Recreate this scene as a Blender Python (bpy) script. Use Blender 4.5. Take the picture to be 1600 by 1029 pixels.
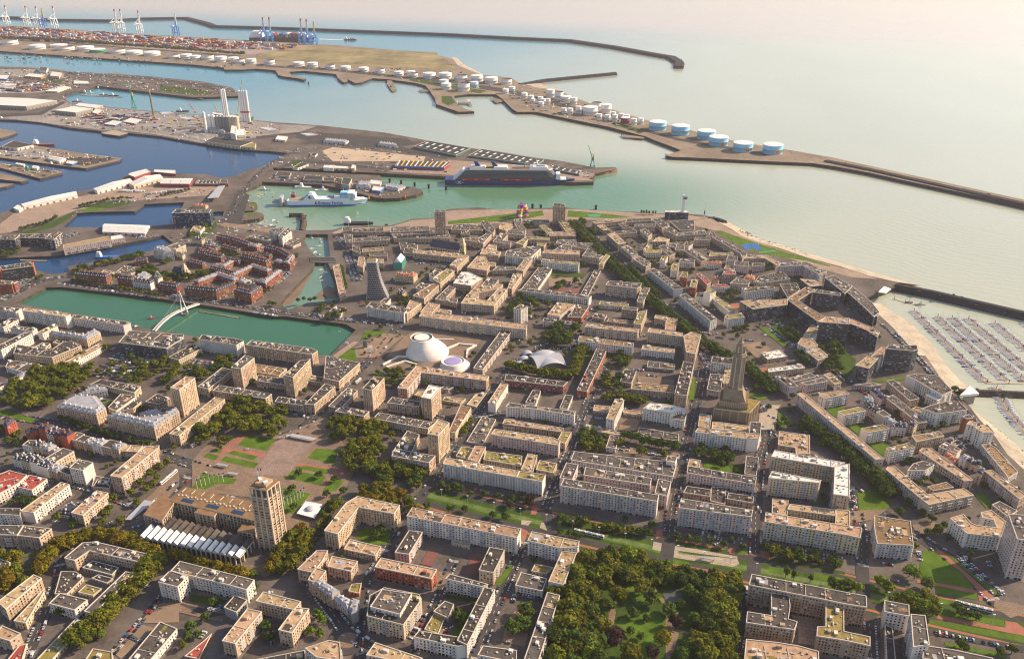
import bpy, bmesh, math, random
import numpy as np
from mathutils import Vector, Matrix
from mathutils.geometry import delaunay_2d_cdt, tessellate_polygon
random.seed(7); RNG = random.Random(11)
for o in list(bpy.data.objects): bpy.data.objects.remove(o)
SC = bpy.context.scene
COL = SC.collection
R = math.radians
# ---------------------------------------------------------------- camera
CAM_H, PITCH, FPX = 560.0, R(25.75), 1315.0
cam = bpy.data.cameras.new('camera'); camo = bpy.data.objects.new('camera', cam); COL.objects.link(camo)
camo.location = (0, 0, CAM_H); camo.rotation_euler = (R(90) - PITCH, 0, 0)
cam.sensor_width = 36.0; cam.lens = FPX / 1600 * 36.0
cam.clip_start = 1.0; cam.clip_end = 90000
SC.camera = camo
# ---------------------------------------------------------------- light
SUN_AZ, SUN_EL = R(18), R(31)          # azimuth from +X (picture right) turning away from the camera
S = Vector((math.cos(SUN_EL) * math.cos(SUN_AZ), math.cos(SUN_EL) * math.sin(SUN_AZ), math.sin(SUN_EL)))
sun = bpy.data.lights.new('sun', 'SUN'); suno = bpy.data.objects.new('sun', sun); COL.objects.link(suno)
sun.energy = 5.0; sun.angle = R(0.53); sun.color = (1.0, 0.785, 0.54)
suno.rotation_euler = (-S).to_track_quat('-Z', 'Y').to_euler(); suno.location = (0, 0, 900)
world = bpy.data.worlds.new('World'); SC.world = world; world.use_nodes = True
nt = world.node_tree; bg = nt.nodes['Background']
sky = nt.nodes.new('ShaderNodeTexSky'); sky.sky_type = 'NISHITA'; sky.sun_disc = False
sky.sun_elevation = SUN_EL; sky.sun_rotation = R(90) - SUN_AZ; sky.air_density = 1.0; sky.dust_density = 1.5; sky.altitude = 0
nt.links.new(sky.outputs[0], bg.inputs[0]); bg.inputs[1].default_value = 0.125
SC.view_settings.view_transform = 'Standard'; SC.view_settings.look = 'None'
SC.view_settings.exposure = 0.58; SC.view_settings.gamma = 1.0
SC.cycles.use_denoising = True; SC.cycles.pixel_filter_type = 'BLACKMAN_HARRIS'; SC.cycles.filter_width = 1.15
SC.cycles.max_bounces = 5; SC.cycles.diffuse_bounces = 2; SC.cycles.glossy_bounces = 2
SC.cycles.transmission_bounces = 2; SC.cycles.volume_bounces = 0; SC.cycles.transparent_max_bounces = 4
SC.cycles.caustics_reflective = False; SC.cycles.caustics_refractive = False
# ---------------------------------------------------------------- picture point -> place
CP, SP = math.cos(PITCH), math.sin(PITCH)
def G(x, y, z=0.0):
    """ground point (height z) seen at photo pixel x, y"""
    u, v = (x - 800.0) / FPX, (y - 514.5) / FPX
    dy, dz = CP - v * SP, -SP - v * CP
    t = (z - CAM_H) / dz
    return (u * t, dy * t)
def PJ(X, Y, Z):
    d = Y * CP - (Z - CAM_H) * SP
    return (800 + FPX * X / d, 514.5 - FPX * (Y * SP + (Z - CAM_H) * CP) / d)
def HT(x, y, hp):
    """height of a thing whose top is at x, y and whose foot is hp pixels lower"""
    lo, hi = 0.2, 300.0
    for _ in range(40):
        m = (lo + hi) / 2
        X, Y = G(x, y, m)
        if PJ(X, Y, 0)[1] - y < hp: lo = m
        else: hi = m
    return (lo + hi) / 2
# ---------------------------------------------------------------- materials
MATS = {}
def mat(name, col, rough=0.85, var=0.18, scale=0.12, spec=0.25, objvar=0.0, metal=0.0, scale2=1.3, hue=0.0, brick=0.0):
    if name in MATS: return MATS[name]
    m = bpy.data.materials.new(name); m.use_nodes = True; MATS[name] = m
    n = m.node_tree; b = n.nodes['Principled BSDF']
    b.inputs['Roughness'].default_value = rough; b.inputs['Specular IOR Level'].default_value = spec
    b.inputs['Metallic'].default_value = metal
    g = n.nodes.new('ShaderNodeNewGeometry')
    def noise(s, det, rg=0.6):
        t = n.nodes.new('ShaderNodeTexNoise'); t.inputs['Scale'].default_value = s
        t.inputs['Detail'].default_value = det; t.inputs['Roughness'].default_value = rg
        n.links.new(g.outputs['Position'], t.inputs['Vector']); return t
    a, c = noise(scale, 4), noise(scale2, 2)
    ad = n.nodes.new('ShaderNodeMath'); ad.operation = 'MULTIPLY_ADD'
    n.links.new(c.outputs[0], ad.inputs[0]); ad.inputs[1].default_value = 0.5; n.links.new(a.outputs[0], ad.inputs[2])
    mr = n.nodes.new('ShaderNodeMapRange'); mr.inputs[1].default_value = 0.4; mr.inputs[2].default_value = 1.1
    mr.inputs[3].default_value = 1 - var * 1.6; mr.inputs[4].default_value = 1 + var * 1.6
    n.links.new(ad.outputs[0], mr.inputs[0])
    val = mr.outputs[0]
    if brick:                                   # paving joints
        bt = n.nodes.new('ShaderNodeTexBrick'); bt.inputs['Scale'].default_value = 1.0; bt.inputs['Brick Width'].default_value = brick; bt.inputs['Row Height'].default_value = brick * .6
        bt.inputs['Mortar Size'].default_value = brick * .05; bt.inputs['Color1'].default_value = (1.06, 1.06, 1.06, 1); bt.inputs['Color2'].default_value = (.84, .84, .84, 1); bt.inputs['Mortar'].default_value = (.6, .6, .6, 1)
        mp = n.nodes.new('ShaderNodeMapping'); mp.inputs['Rotation'].default_value[2] = 0.23; n.links.new(g.outputs['Position'], mp.inputs['Vector']); n.links.new(mp.outputs[0], bt.inputs['Vector'])
        mu = n.nodes.new('ShaderNodeMath'); mu.operation = 'MULTIPLY'; n.links.new(val, mu.inputs[0]); n.links.new(bt.outputs['Color'], mu.inputs[1]); val = mu.outputs[0]
    if objvar:
        oi = n.nodes.new('ShaderNodeObjectInfo'); m2 = n.nodes.new('ShaderNodeMapRange')
        m2.inputs[3].default_value = 1 - objvar; m2.inputs[4].default_value = 1 + objvar
        n.links.new(oi.outputs['Random'], m2.inputs[0])
        mu = n.nodes.new('ShaderNodeMath'); mu.operation = 'MULTIPLY'
        n.links.new(val, mu.inputs[0]); n.links.new(m2.outputs[0], mu.inputs[1]); val = mu.outputs[0]
    hs = n.nodes.new('ShaderNodeHueSaturation'); hs.inputs['Color'].default_value = (*col, 1)
    n.links.new(val, hs.inputs['Value'])
    if objvar or hue:
        mh = n.nodes.new('ShaderNodeMapRange'); mh.inputs[3].default_value = 0.5 - 0.012 - hue; mh.inputs[4].default_value = 0.5 + 0.012 + hue
        oi2 = n.nodes.new('ShaderNodeObjectInfo'); mw = n.nodes.new('ShaderNodeMath'); mw.operation = 'FRACT'
        mx = n.nodes.new('ShaderNodeMath'); mx.operation = 'MULTIPLY'; mx.inputs[1].default_value = 7.31
        n.links.new(oi2.outputs['Random'], mx.inputs[0]); n.links.new(mx.outputs[0], mw.inputs[0]); n.links.new(mw.outputs[0], mh.inputs[0])
        n.links.new(mh.outputs[0], hs.inputs['Hue'])
    n.links.new(hs.outputs[0], b.inputs['Base Color'])
    return m
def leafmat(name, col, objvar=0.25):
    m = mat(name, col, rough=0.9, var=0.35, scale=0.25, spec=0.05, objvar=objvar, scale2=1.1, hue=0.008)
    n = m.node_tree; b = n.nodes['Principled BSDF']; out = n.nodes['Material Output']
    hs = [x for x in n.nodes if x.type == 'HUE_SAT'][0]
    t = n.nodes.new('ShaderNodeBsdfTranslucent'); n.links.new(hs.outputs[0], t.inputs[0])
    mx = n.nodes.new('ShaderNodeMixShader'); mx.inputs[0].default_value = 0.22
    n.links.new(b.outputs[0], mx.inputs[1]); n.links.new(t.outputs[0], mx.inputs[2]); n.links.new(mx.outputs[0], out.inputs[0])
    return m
WALL = {k: mat('wall_' + nm, c, 0.9, v, 0.06, 0.2, ov, scale2=0.5) for k, nm, c, v, ov in (
    ('p', 'beige_concrete', (0.48, 0.345, 0.238), 0.16, 0.13), ('w', 'white_render', (0.72, 0.655, 0.585), 0.12, 0.10),
    ('k', 'pinkish_render', (0.60, 0.47, 0.43), 0.13, 0.12), ('r', 'red_brick', (0.36, 0.105, 0.055), 0.2, 0.15),
    ('b', 'orange_brick', (0.27, 0.105, 0.066), 0.22, 0.18), ('g', 'grey_concrete', (0.30, 0.285, 0.265), 0.16, 0.14),
    ('d', 'dark_cladding', (0.10, 0.105, 0.125), 0.2, 0.12), ('c', 'cream_render', (0.56, 0.46, 0.32), 0.14, 0.13),
    ('o', 'orange_panels', (0.62, 0.16, 0.03), 0.1, 0.05), ('q', 'rose_stone', (0.40, 0.285, 0.20), 0.15, 0.06),
    ('n', 'blue_glazing', (0.03, 0.075, 0.15), 0.2, 0.05), ('m', 'maroon_panels', (0.26, 0.09, 0.085), 0.15, 0.05))}
ROOF = {k: mat('roof_' + nm, c, 0.92, v, 0.16, 0.15, ov, scale2=1.1) for k, nm, c, v, ov in (
    ('t', 'tan_gravel', (0.40, 0.27, 0.158), 0.30, 0.16), ('g', 'grey_felt', (0.088, 0.074, 0.064), 0.35, 0.35),
    ('m', 'moss', (0.24, 0.19, 0.06), 0.35, 0.18), ('w', 'white_membrane', (0.66, 0.63, 0.58), 0.15, 0.06),
    ('b', 'brown_gravel', (0.24, 0.145, 0.075), 0.25, 0.12), ('r', 'red_sheet', (0.33, 0.06, 0.05), 0.18, 0.1),
    ('s', 'slate', (0.055, 0.06, 0.085), 0.25, 0.2), ('z', 'zinc', (0.31, 0.31, 0.335), 0.2, 0.15),
    ('o', 'clay_tile', (0.42, 0.14, 0.065), 0.25, 0.12), ('d', 'dark_felt', (0.055, 0.052, 0.052), 0.3, 0.2))}
M_GLASS = mat('window_glass', (0.022, 0.024, 0.03), 0.12, 0.5, 0.4, 0.5, 0.3, scale2=2.0)
M_SHUT = mat('window_shutter', (0.50, 0.46, 0.41), 0.7, 0.2, 0.5)
M_GL2 = mat('window_curtain', (0.20, 0.185, 0.17), 0.25, 0.3, 0.5, 0.5)
M_RIM = mat('parapet_stone', (0.55, 0.48, 0.40), 0.85, 0.15, 0.2, 0.2, 0.1)
M_UNIT = mat('plant_box_pale', (0.60, 0.55, 0.49), 0.7, 0.25, 0.3)
M_UNITD = mat('plant_box_dark', (0.12, 0.11, 0.105), 0.7, 0.3, 0.3)
M_WHITE = mat('white_paint', (0.78, 0.76, 0.73), 0.55, 0.06, 0.1, 0.4)
M_BALC = mat('balcony_panel', (0.50, 0.47, 0.45), 0.7, 0.25, 0.4, 0.3, 0.2)
M_STEEL = mat('grey_steel', (0.32, 0.33, 0.34), 0.45, 0.15, 0.2, 0.5)
M_DARK = mat('dark_rubber', (0.025, 0.025, 0.028), 0.8, 0.2, 0.3)
M_ASPH = mat('asphalt', (0.066, 0.060, 0.058), 0.92, 0.22, 0.05, 0.15, scale2=0.6)
M_CHIM = mat('chimney_brick', (0.30, 0.115, 0.06), 0.9, 0.25, 0.5)
# ---------------------------------------------------------------- mesh helpers
class MB:
    def __init__(s): s.v = []; s.f = []; s.m = []; s.ms = []
    def mi(s, m):
        if m not in s.ms: s.ms.append(m)
        return s.ms.index(m)
    def quad(s, a, b, c, d, m):
        i = len(s.v); s.v += [a, b, c, d]; s.f.append((i, i + 1, i + 2, i + 3)); s.m.append(s.mi(m))
    def face(s, pts, m):
        i = len(s.v); s.v += list(pts); s.f.append(tuple(range(i, i + len(pts)))); s.m.append(s.mi(m))
    def box(s, c, sx, sy, sz, m, ang=0.0, bottom=False, taper=1.0):
        ca, sa = math.cos(ang), math.sin(ang); i = len(s.v)
        for k, zz in ((1.0, 0.0), (taper, sz)):
            for ax, ay in ((-1, -1), (1, -1), (1, 1), (-1, 1)):
                px, py = ax * sx / 2 * k, ay * sy / 2 * k
                s.v.append((c[0] + px * ca - py * sa, c[1] + px * sa + py * ca, c[2] + zz))
        fs = [(4, 5, 6, 7), (0, 1, 5, 4), (1, 2, 6, 5), (2, 3, 7, 6), (3, 0, 4, 7)]
        if bottom: fs.append((3, 2, 1, 0))
        k = s.mi(m)
        for f in fs: s.f.append(tuple(i + q for q in f)); s.m.append(k)
    def prism(s, poly, z0, z1, mw, mt=None):
        n = len(poly); i = len(s.v)
        s.v += [(p[0], p[1], z0) for p in poly] + [(p[0], p[1], z1) for p in poly]
        k = s.mi(mw)
        for q in range(n):
            r = (q + 1) % n
            s.f.append((i + q, i + r, i + n + r, i + n + q)); s.m.append(k)
        if mt is not None:
            k = s.mi(mt)
            for t in tess(poly): s.f.append(tuple(i + n + a for a in t)); s.m.append(k)
    def rev(s, c, prof, m, seg=24, cap=True):
        """surface of revolution, prof = [(r, z)...] upwards"""
        i = len(s.v); k = s.mi(m)
        for r, z in prof:
            for q in range(seg):
                a = 2 * math.pi * q / seg; s.v.append((c[0] + r * math.cos(a), c[1] + r * math.sin(a), c[2] + z))
        for j in range(len(prof) - 1):
            for q in range(seg):
                r_ = (q + 1) % seg
                s.f.append((i + j * seg + q, i + j * seg + r_, i + (j + 1) * seg + r_, i + (j + 1) * seg + q)); s.m.append(k)
        if cap: s.f.append(tuple(i + (len(prof) - 1) * seg + q for q in range(seg))); s.m.append(k)
    def bar(s, a, b, w, m, w2=None):
        a, b = Vector(a), Vector(b); d = (b - a); L = d.length
        if L < 1e-4: return
        d.normalize(); up = Vector((0, 0, 1)) if abs(d.z) < 0.95 else Vector((1, 0, 0))
        x = d.cross(up).normalized(); y = x.cross(d); w2 = w if w2 is None else w2; i = len(s.v)
        for p, ww in ((a, w), (b, w2)):
            for ax, ay in ((-1, -1), (1, -1), (1, 1), (-1, 1)):
                s.v.append(tuple(p + x * ax * ww / 2 + y * ay * ww / 2))
        k = s.mi(m)
        for f in ((0, 1, 5, 4), (1, 2, 6, 5), (2, 3, 7, 6), (3, 0, 4, 7), (4, 5, 6, 7), (3, 2, 1, 0)):
            s.f.append(tuple(i + q for q in f)); s.m.append(k)
    def mesh(s, name):
        me = bpy.data.meshes.new(name)
        if s.v: me.from_pydata(s.v, [], s.f)
        for m in s.ms: me.materials.append(m)
        if s.f: me.polygons.foreach_set('material_index', s.m)
        me.update(); return me
    def build(s, name, parent=None, loc=(0, 0, 0), kind=None):
        o = bpy.data.objects.new(name, s.mesh(name)); COL.objects.link(o); o.location = loc
        if parent is not None: o.parent = parent
        if kind: o['kind'] = kind
        return o
def tess(poly):
    t = tessellate_polygon([[Vector((p[0], p[1], 0)) for p in poly]])
    out = []
    for a, b, c in t:
        A, B, C = poly[a], poly[b], poly[c]
        out.append((a, b, c) if (B[0]-A[0])*(C[1]-A[1]) - (B[1]-A[1])*(C[0]-A[0]) > 0 else (a, c, b))
    return out
def area(p): return 0.5 * sum(p[i][0] * p[(i + 1) % len(p)][1] - p[(i + 1) % len(p)][0] * p[i][1] for i in range(len(p)))
def ccw(p): return list(p) if area(p) > 0 else list(p)[::-1]
def inset(poly, d):
    n = len(poly); out = []
    for i in range(n):
        p0, p1, p2 = Vector(poly[i - 1]), Vector(poly[i]), Vector(poly[(i + 1) % n])
        a = (p1 - p0); b = (p2 - p1)
        if a.length < 1e-6 or b.length < 1e-6: out.append(tuple(p1)); continue
        a.normalize(); b.normalize()
        na, nb = Vector((-a.y, a.x)), Vector((-b.y, b.x))
        m = na + nb; L2 = m.length_squared
        if L2 < 0.15: out.append(tuple(p1 + na * d)); continue
        m *= 2 * d / L2
        if m.length > 3 * abs(d): m = m.normalized() * 3 * abs(d)
        out.append(tuple(p1 + m))
    return out
def thick(poly):
    """rough width of a footprint"""
    A = abs(area(poly)); P = sum((Vector(poly[i]) - Vector(poly[i - 1])).length for i in range(len(poly)))
    return 2 * A / max(P, 1)
def path_poly(pts, d):
    """strip of width d lying to the left of the line"""
    n = len(pts); off = []
    for i in range(n):
        p = Vector(pts[i])
        if i == 0: t = (Vector(pts[1]) - p).normalized(); off.append(tuple(p + Vector((-t.y, t.x)) * d)); continue
        if i == n - 1: t = (p - Vector(pts[i - 1])).normalized(); off.append(tuple(p + Vector((-t.y, t.x)) * d)); continue
        a = (p - Vector(pts[i - 1])).normalized(); b = (Vector(pts[i + 1]) - p).normalized()
        m = Vector((-a.y, a.x)) + Vector((-b.y, b.x)); m *= 2 * d / max(m.length_squared, 0.4); off.append(tuple(p + m))
    return list(pts) + off[::-1]
def ribbon(pts, w):
    n = len(pts)
    return path_poly(pts, -w / 2)[n:][::-1] + path_poly(pts, w / 2)[n:]
def inside(p, poly):
    x, y = p; c = False; n = len(poly)
    for i in range(n):
        x1, y1 = poly[i]; x2, y2 = poly[i - 1]
        if (y1 > y) != (y2 > y) and x < (x2 - x1) * (y - y1) / (y2 - y1) + x1: c = not c
    return c
def tag(o, label, cat, group=None, kind=None):
    o['label'] = label; o['category'] = cat
    if group: o['group'] = group
    if kind: o['kind'] = kind
    return o
def empty(name, loc, rz=0.0):
    o = bpy.data.objects.new(name, None); COL.objects.link(o); o.location = loc; o.rotation_euler = (0, 0, rz)
    o.empty_display_size = 2; return o
def struct(name, mb, label=None, kind='structure'):
    o = mb.build(name); o['kind'] = kind
    if label: o['label'] = label
    return o
def pxs(s, z=0.0, tx=0.0, ty=0.0, sc=1.0):
    """'x y x y ...' picture numbers -> ground points at height z"""
    a = [float(q) for q in s.split()]
    return [G(tx + a[i] / sc, ty + a[i + 1] / sc, z) for i in range(0, len(a), 2)]
def centroid(p): return (sum(q[0] for q in p) / len(p), sum(q[1] for q in p) / len(p))
def local(p, c): return [(q[0] - c[0], q[1] - c[1]) for q in p]
# ================================================================ THE SETTING: water, land, ground
ZW, ZD = -8.0, -4.5            # tidal water, locked docks
def watermat(name, col, rough, bump, wave=0.0, far=None):
    m = bpy.data.materials.new(name); m.use_nodes = True; n = m.node_tree; b = n.nodes['Principled BSDF']
    b.inputs['Roughness'].default_value = rough; b.inputs['IOR'].default_value = 1.33
    b.inputs['Specular IOR Level'].default_value = 0.5
    g = n.nodes.new('ShaderNodeNewGeometry')
    def nz(s, det, stretch=(1, 1, 1), rot=0.0):
        mp = n.nodes.new('ShaderNodeMapping'); mp.inputs['Scale'].default_value = stretch; mp.inputs['Rotation'].default_value[2] = rot
        n.links.new(g.outputs['Position'], mp.inputs['Vector'])
        t = n.nodes.new('ShaderNodeTexNoise'); t.inputs['Scale'].default_value = s; t.inputs['Detail'].default_value = det
        n.links.new(mp.outputs[0], t.inputs['Vector']); return t
    t = nz(0.0016, 5, (1, 0.5, 1), 0.4)
    cr = n.nodes.new('ShaderNodeMix'); cr.data_type = 'RGBA'
    cr.inputs['A'].default_value = (*[c * 0.84 for c in col], 1); cr.inputs['B'].default_value = (*[min(1, c * 1.16) for c in col], 1)
    n.links.new(t.outputs[0], cr.inputs['Factor']); colour = cr.outputs['Result']
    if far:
        # silty sea to bluer channels, with sky reflection and sun glare put into colour
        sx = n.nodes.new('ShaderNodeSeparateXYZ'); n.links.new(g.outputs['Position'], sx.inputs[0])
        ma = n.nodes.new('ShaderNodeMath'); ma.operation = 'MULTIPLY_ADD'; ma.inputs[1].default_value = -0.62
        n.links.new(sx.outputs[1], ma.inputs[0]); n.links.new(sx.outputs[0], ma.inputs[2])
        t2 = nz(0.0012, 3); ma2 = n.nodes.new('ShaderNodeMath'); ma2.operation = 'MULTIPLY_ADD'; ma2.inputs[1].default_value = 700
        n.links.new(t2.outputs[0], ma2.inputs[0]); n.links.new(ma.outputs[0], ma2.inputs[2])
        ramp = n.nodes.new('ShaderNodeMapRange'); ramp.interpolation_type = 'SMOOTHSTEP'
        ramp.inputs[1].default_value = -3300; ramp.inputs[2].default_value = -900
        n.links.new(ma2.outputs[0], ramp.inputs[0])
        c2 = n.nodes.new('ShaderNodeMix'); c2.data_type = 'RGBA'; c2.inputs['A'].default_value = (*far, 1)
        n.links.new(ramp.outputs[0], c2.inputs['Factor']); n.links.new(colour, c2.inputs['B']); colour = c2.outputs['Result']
        # silt beyond the port breakwater, plus pinkish haze and glare put into the colour
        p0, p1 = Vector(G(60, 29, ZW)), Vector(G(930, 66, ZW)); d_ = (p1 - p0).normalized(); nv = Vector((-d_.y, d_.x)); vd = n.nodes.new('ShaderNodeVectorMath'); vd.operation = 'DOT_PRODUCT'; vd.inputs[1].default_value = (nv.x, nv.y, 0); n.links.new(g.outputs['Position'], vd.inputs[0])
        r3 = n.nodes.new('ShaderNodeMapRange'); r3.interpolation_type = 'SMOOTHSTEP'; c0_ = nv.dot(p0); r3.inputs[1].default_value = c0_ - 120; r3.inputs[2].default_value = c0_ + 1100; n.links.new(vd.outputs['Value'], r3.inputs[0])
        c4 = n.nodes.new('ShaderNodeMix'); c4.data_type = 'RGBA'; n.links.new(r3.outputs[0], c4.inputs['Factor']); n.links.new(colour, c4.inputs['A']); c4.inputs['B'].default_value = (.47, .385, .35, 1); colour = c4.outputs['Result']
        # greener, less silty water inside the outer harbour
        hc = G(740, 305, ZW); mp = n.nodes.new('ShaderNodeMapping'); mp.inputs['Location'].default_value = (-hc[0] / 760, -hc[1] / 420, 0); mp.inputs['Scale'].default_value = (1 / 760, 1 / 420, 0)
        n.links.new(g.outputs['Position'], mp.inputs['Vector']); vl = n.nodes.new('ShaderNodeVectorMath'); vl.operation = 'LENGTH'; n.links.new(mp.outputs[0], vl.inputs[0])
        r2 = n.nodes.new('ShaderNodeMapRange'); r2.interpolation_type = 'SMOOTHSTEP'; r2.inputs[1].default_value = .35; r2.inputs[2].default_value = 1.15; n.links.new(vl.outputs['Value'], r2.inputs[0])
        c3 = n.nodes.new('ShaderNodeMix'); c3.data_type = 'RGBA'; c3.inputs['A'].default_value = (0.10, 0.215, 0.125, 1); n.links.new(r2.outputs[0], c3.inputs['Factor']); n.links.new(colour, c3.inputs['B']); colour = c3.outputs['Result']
    n.links.new(colour, b.inputs['Base Color'])
    h1 = nz(0.09, 4, (1, 0.45, 1), 0.5); h2 = nz(0.35, 2)
    ad = n.nodes.new('ShaderNodeMath'); ad.operation = 'MULTIPLY_ADD'; ad.inputs[1].default_value = 0.35
    n.links.new(h2.outputs[0], ad.inputs[0]); n.links.new(h1.outputs[0], ad.inputs[2]); hh = ad.outputs[0]
    if wave:
        wv = n.nodes.new('ShaderNodeTexWave'); wv.inputs['Scale'].default_value = 0.016; wv.inputs['Distortion'].default_value = 22
        wv.inputs['Detail'].default_value = 3; wv.inputs['Detail Scale'].default_value = 0.35
        mp = n.nodes.new('ShaderNodeMapping'); mp.inputs['Rotation'].default_value[2] = -0.9
        n.links.new(g.outputs['Position'], mp.inputs['Vector']); n.links.new(mp.outputs[0], wv.inputs['Vector'])
        a2 = n.nodes.new('ShaderNodeMath'); a2.operation = 'MULTIPLY_ADD'; a2.inputs[1].default_value = wave
        n.links.new(wv.outputs['Fac'], a2.inputs[0]); n.links.new(hh, a2.inputs[2]); hh = a2.outputs[0]
    bp = n.nodes.new('ShaderNodeBump'); bp.inputs['Strength'].default_value = bump; bp.inputs['Distance'].default_value = 1.2
    n.links.new(hh, bp.inputs['Height']); n.links.new(bp.outputs[0], b.inputs['Normal'])
    return m
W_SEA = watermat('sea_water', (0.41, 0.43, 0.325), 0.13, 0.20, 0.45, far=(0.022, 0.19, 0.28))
W_HARB = watermat('harbour_water', (0.13, 0.225, 0.165), 0.22, 0.22)
W_DOCK = watermat('dock_water', (0.006, 0.046, 0.13), 0.15, 0.22)
W_GREEN = watermat('basin_water', (0.035, 0.13, 0.072), 0.14, 0.16)
W_POND = watermat('pond_water', (0.10, 0.105, 0.09), 0.1, 0.05)
def sheet(name, poly, z, m, label=None, kind='structure'):
    mb = MB(); p = ccw(poly); i = 0
    mb.v = [(q[0], q[1], z) for q in p]
    for t in tess(p): mb.f.append(t); mb.m.append(mb.mi(m))
    return struct(name, mb, label, kind)
# open water out to the horizon
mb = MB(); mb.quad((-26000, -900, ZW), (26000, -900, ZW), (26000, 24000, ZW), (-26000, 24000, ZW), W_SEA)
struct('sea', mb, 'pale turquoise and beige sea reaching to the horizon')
M_PAVE = mat('town_ground', (0.128, 0.106, 0.092), 0.95, 0.4, 0.02, 0.1, scale2=0.25)
M_QUAY = mat('quay_wall', (0.075, 0.062, 0.05), 0.95, 0.45, 0.15, 0.1, scale2=0.8)
M_EARTH = mat('port_earth', (0.235, 0.185, 0.135), 0.95, 0.28, 0.01, 0.1, scale2=0.08)
M_ROCK = mat('rock_armour', (0.036, 0.035, 0.042), 0.95, 0.4, 0.12, 0.1, scale2=0.6)
def land(name, outer, holes, mt, mw, depth=-14.0, label=None, z=0.0):
    loops = [ccw(outer)] + [ccw(h) for h in holes]
    V, F = [], []
    for l in loops:
        F.append(list(range(len(V), len(V) + len(l)))); V += [Vector(p) for p in l]
    vs, es, fs, _, _, of = delaunay_2d_cdt(V, [], F, 0, 1e-4)
    mb = MB(); mb.v = [(v.x, v.y, z) for v in vs]; k = mb.mi(mt)
    for f, o in zip(fs, of):
        if 0 in o and not any(j in o for j in range(1, len(loops))):
            A, B, C = (vs[q] for q in f[:3])
            if (B.x-A.x)*(C.y-A.y) - (B.y-A.y)*(C.x-A.x) < 0: f = f[::-1]
            mb.f.append(tuple(f)); mb.m.append(k)
    for li, l in enumerate(loops):
        for i in range(len(l)):
            a, b = l[i], l[(i + 1) % len(l)]
            if li: a, b = b, a
            mb.quad((a[0], a[1], depth), (b[0], b[1], depth), (b[0], b[1], z), (a[0], a[1], z), mw)
    return struct(name, mb, label)
MAIN = pxs('1900 1500 1760 900 1600 733 1574 709 1554 680 1530 654 1518 638 1488 610 1465 584 1435 556 1421 540 1395 511 1372 490 1353 465 1380 455 1404 446 '
  '1404 441 1360 431 1313 416 1260 402 1217 387 1172 375 1157 367 1140 356 1122 347 1110 339 1102 336 1075 334 1039 333 1024 333 992 331 955 330 905 327 886 324 '
  '850 325 820 326 780 329 767 326 750 324 725 325 697 327 695 339 677 340 644 342 632 346 610 352 590 353 550 352 535 355 520 359 472 360 455 359 420 355 372 354 '
  '363 349 378 345 405 341 412 337 411 333 400 331 378 333 372 330 395 329 402 320 398 316 375 314 372 305 384 296 400 290 410 284 500 288 545 297 560 302 585 308 600 310 625 309 '
  '650 304 661 299 657 295 645 293 620 291 600 289 595 280 594 274 428 266 426 262 470 263 604 271 700 276 897 285 927 284 930 271 964 264 962 261 930 262 880 252 840 247 780 237 '
  '700 227 660 218 600 207 500 196 430 191 400 188 320 180 215 172 110 161 98 153 100 147 118 143 150 134 192 139 300 152 318 152 372 150 375 147 362 137 320 128 230 119 180 116 100 111 30 105 '
  '-300 95 -700 160 -900 1500')
H_COM = pxs('24 473 68 451 72 449 98 448 250 466 380 486 430 494 446 494 540 506 556 515 515 556 330 529 235 514 200 508 150 495 80 484')
H_ROI = pxs('438 474 447 462 488 420 492 410 500 404 487 395 474 374 478 366 512 366 516 404 512 409 526 448 538 464 536 468 480 473 450 484')
H_BAR = pxs('-260 445 -200 408 0 403 76 400 100 398 180 383 232 373 254 367 270 379 240 391 214 395 180 401 141 410 106 416 108 425 87 428 75 427 59 422 20 430')
H_CIT = pxs('95 355 120 333 150 331 210 330 225 319 288 316 282 328 269 342 270 350 235 353 160 355')
H_SML = pxs('330 339 333 331 350 330 348 338')
H_EURE = pxs('-500 182 0 187 25 188 62 191 110 200 158 205 158 208 185 212 200 208 250 213 300 222 350 229 400 235 430 237 456 240 437 248 405 262 385 266 367 275 345 278 320 272 275 271 240 270 235 265 200 273 180 284 145 296 120 299 35 320 0 333 -500 420')
land('town_ground', MAIN, [H_COM, H_ROI, H_BAR, H_CIT, H_SML, H_EURE], M_PAVE, M_QUAY, label='streets, squares and quays of the town and port')
sheet('basin_water', H_COM, ZD, W_GREEN, 'green water of the long town basin')
sheet('old_basin_water', H_ROI, ZD - 1.5, W_HARB, 'low water and mud in the narrow old basin')
sheet('dock_water', H_EURE, ZD, W_DOCK, 'deep blue water of the large dock')
sheet('inner_dock_water', H_BAR, ZD, W_DOCK, 'blue dock beside the old brick quarter')
sheet('square_dock_water', H_CIT, ZD, W_DOCK, 'blue dock beside the ferry car park')
sheet('lock_water', H_SML, ZD, W_DOCK, 'small patch of lock water')
# mud banks of the old basin
M_MUD = mat('mud', (0.20, 0.145, 0.095), 0.7, 0.2, 0.05, 0.3)
sheet('mud_bank', pxs('438 474 447 462 488 420 480 440 470 458 452 478', ZD - 1.35), ZD - 1.35, M_MUD)
sheet('mud_bank', pxs('526 452 537 464 500 468 492 462 512 446', ZD - 1.35), ZD - 1.35, M_MUD)
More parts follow.
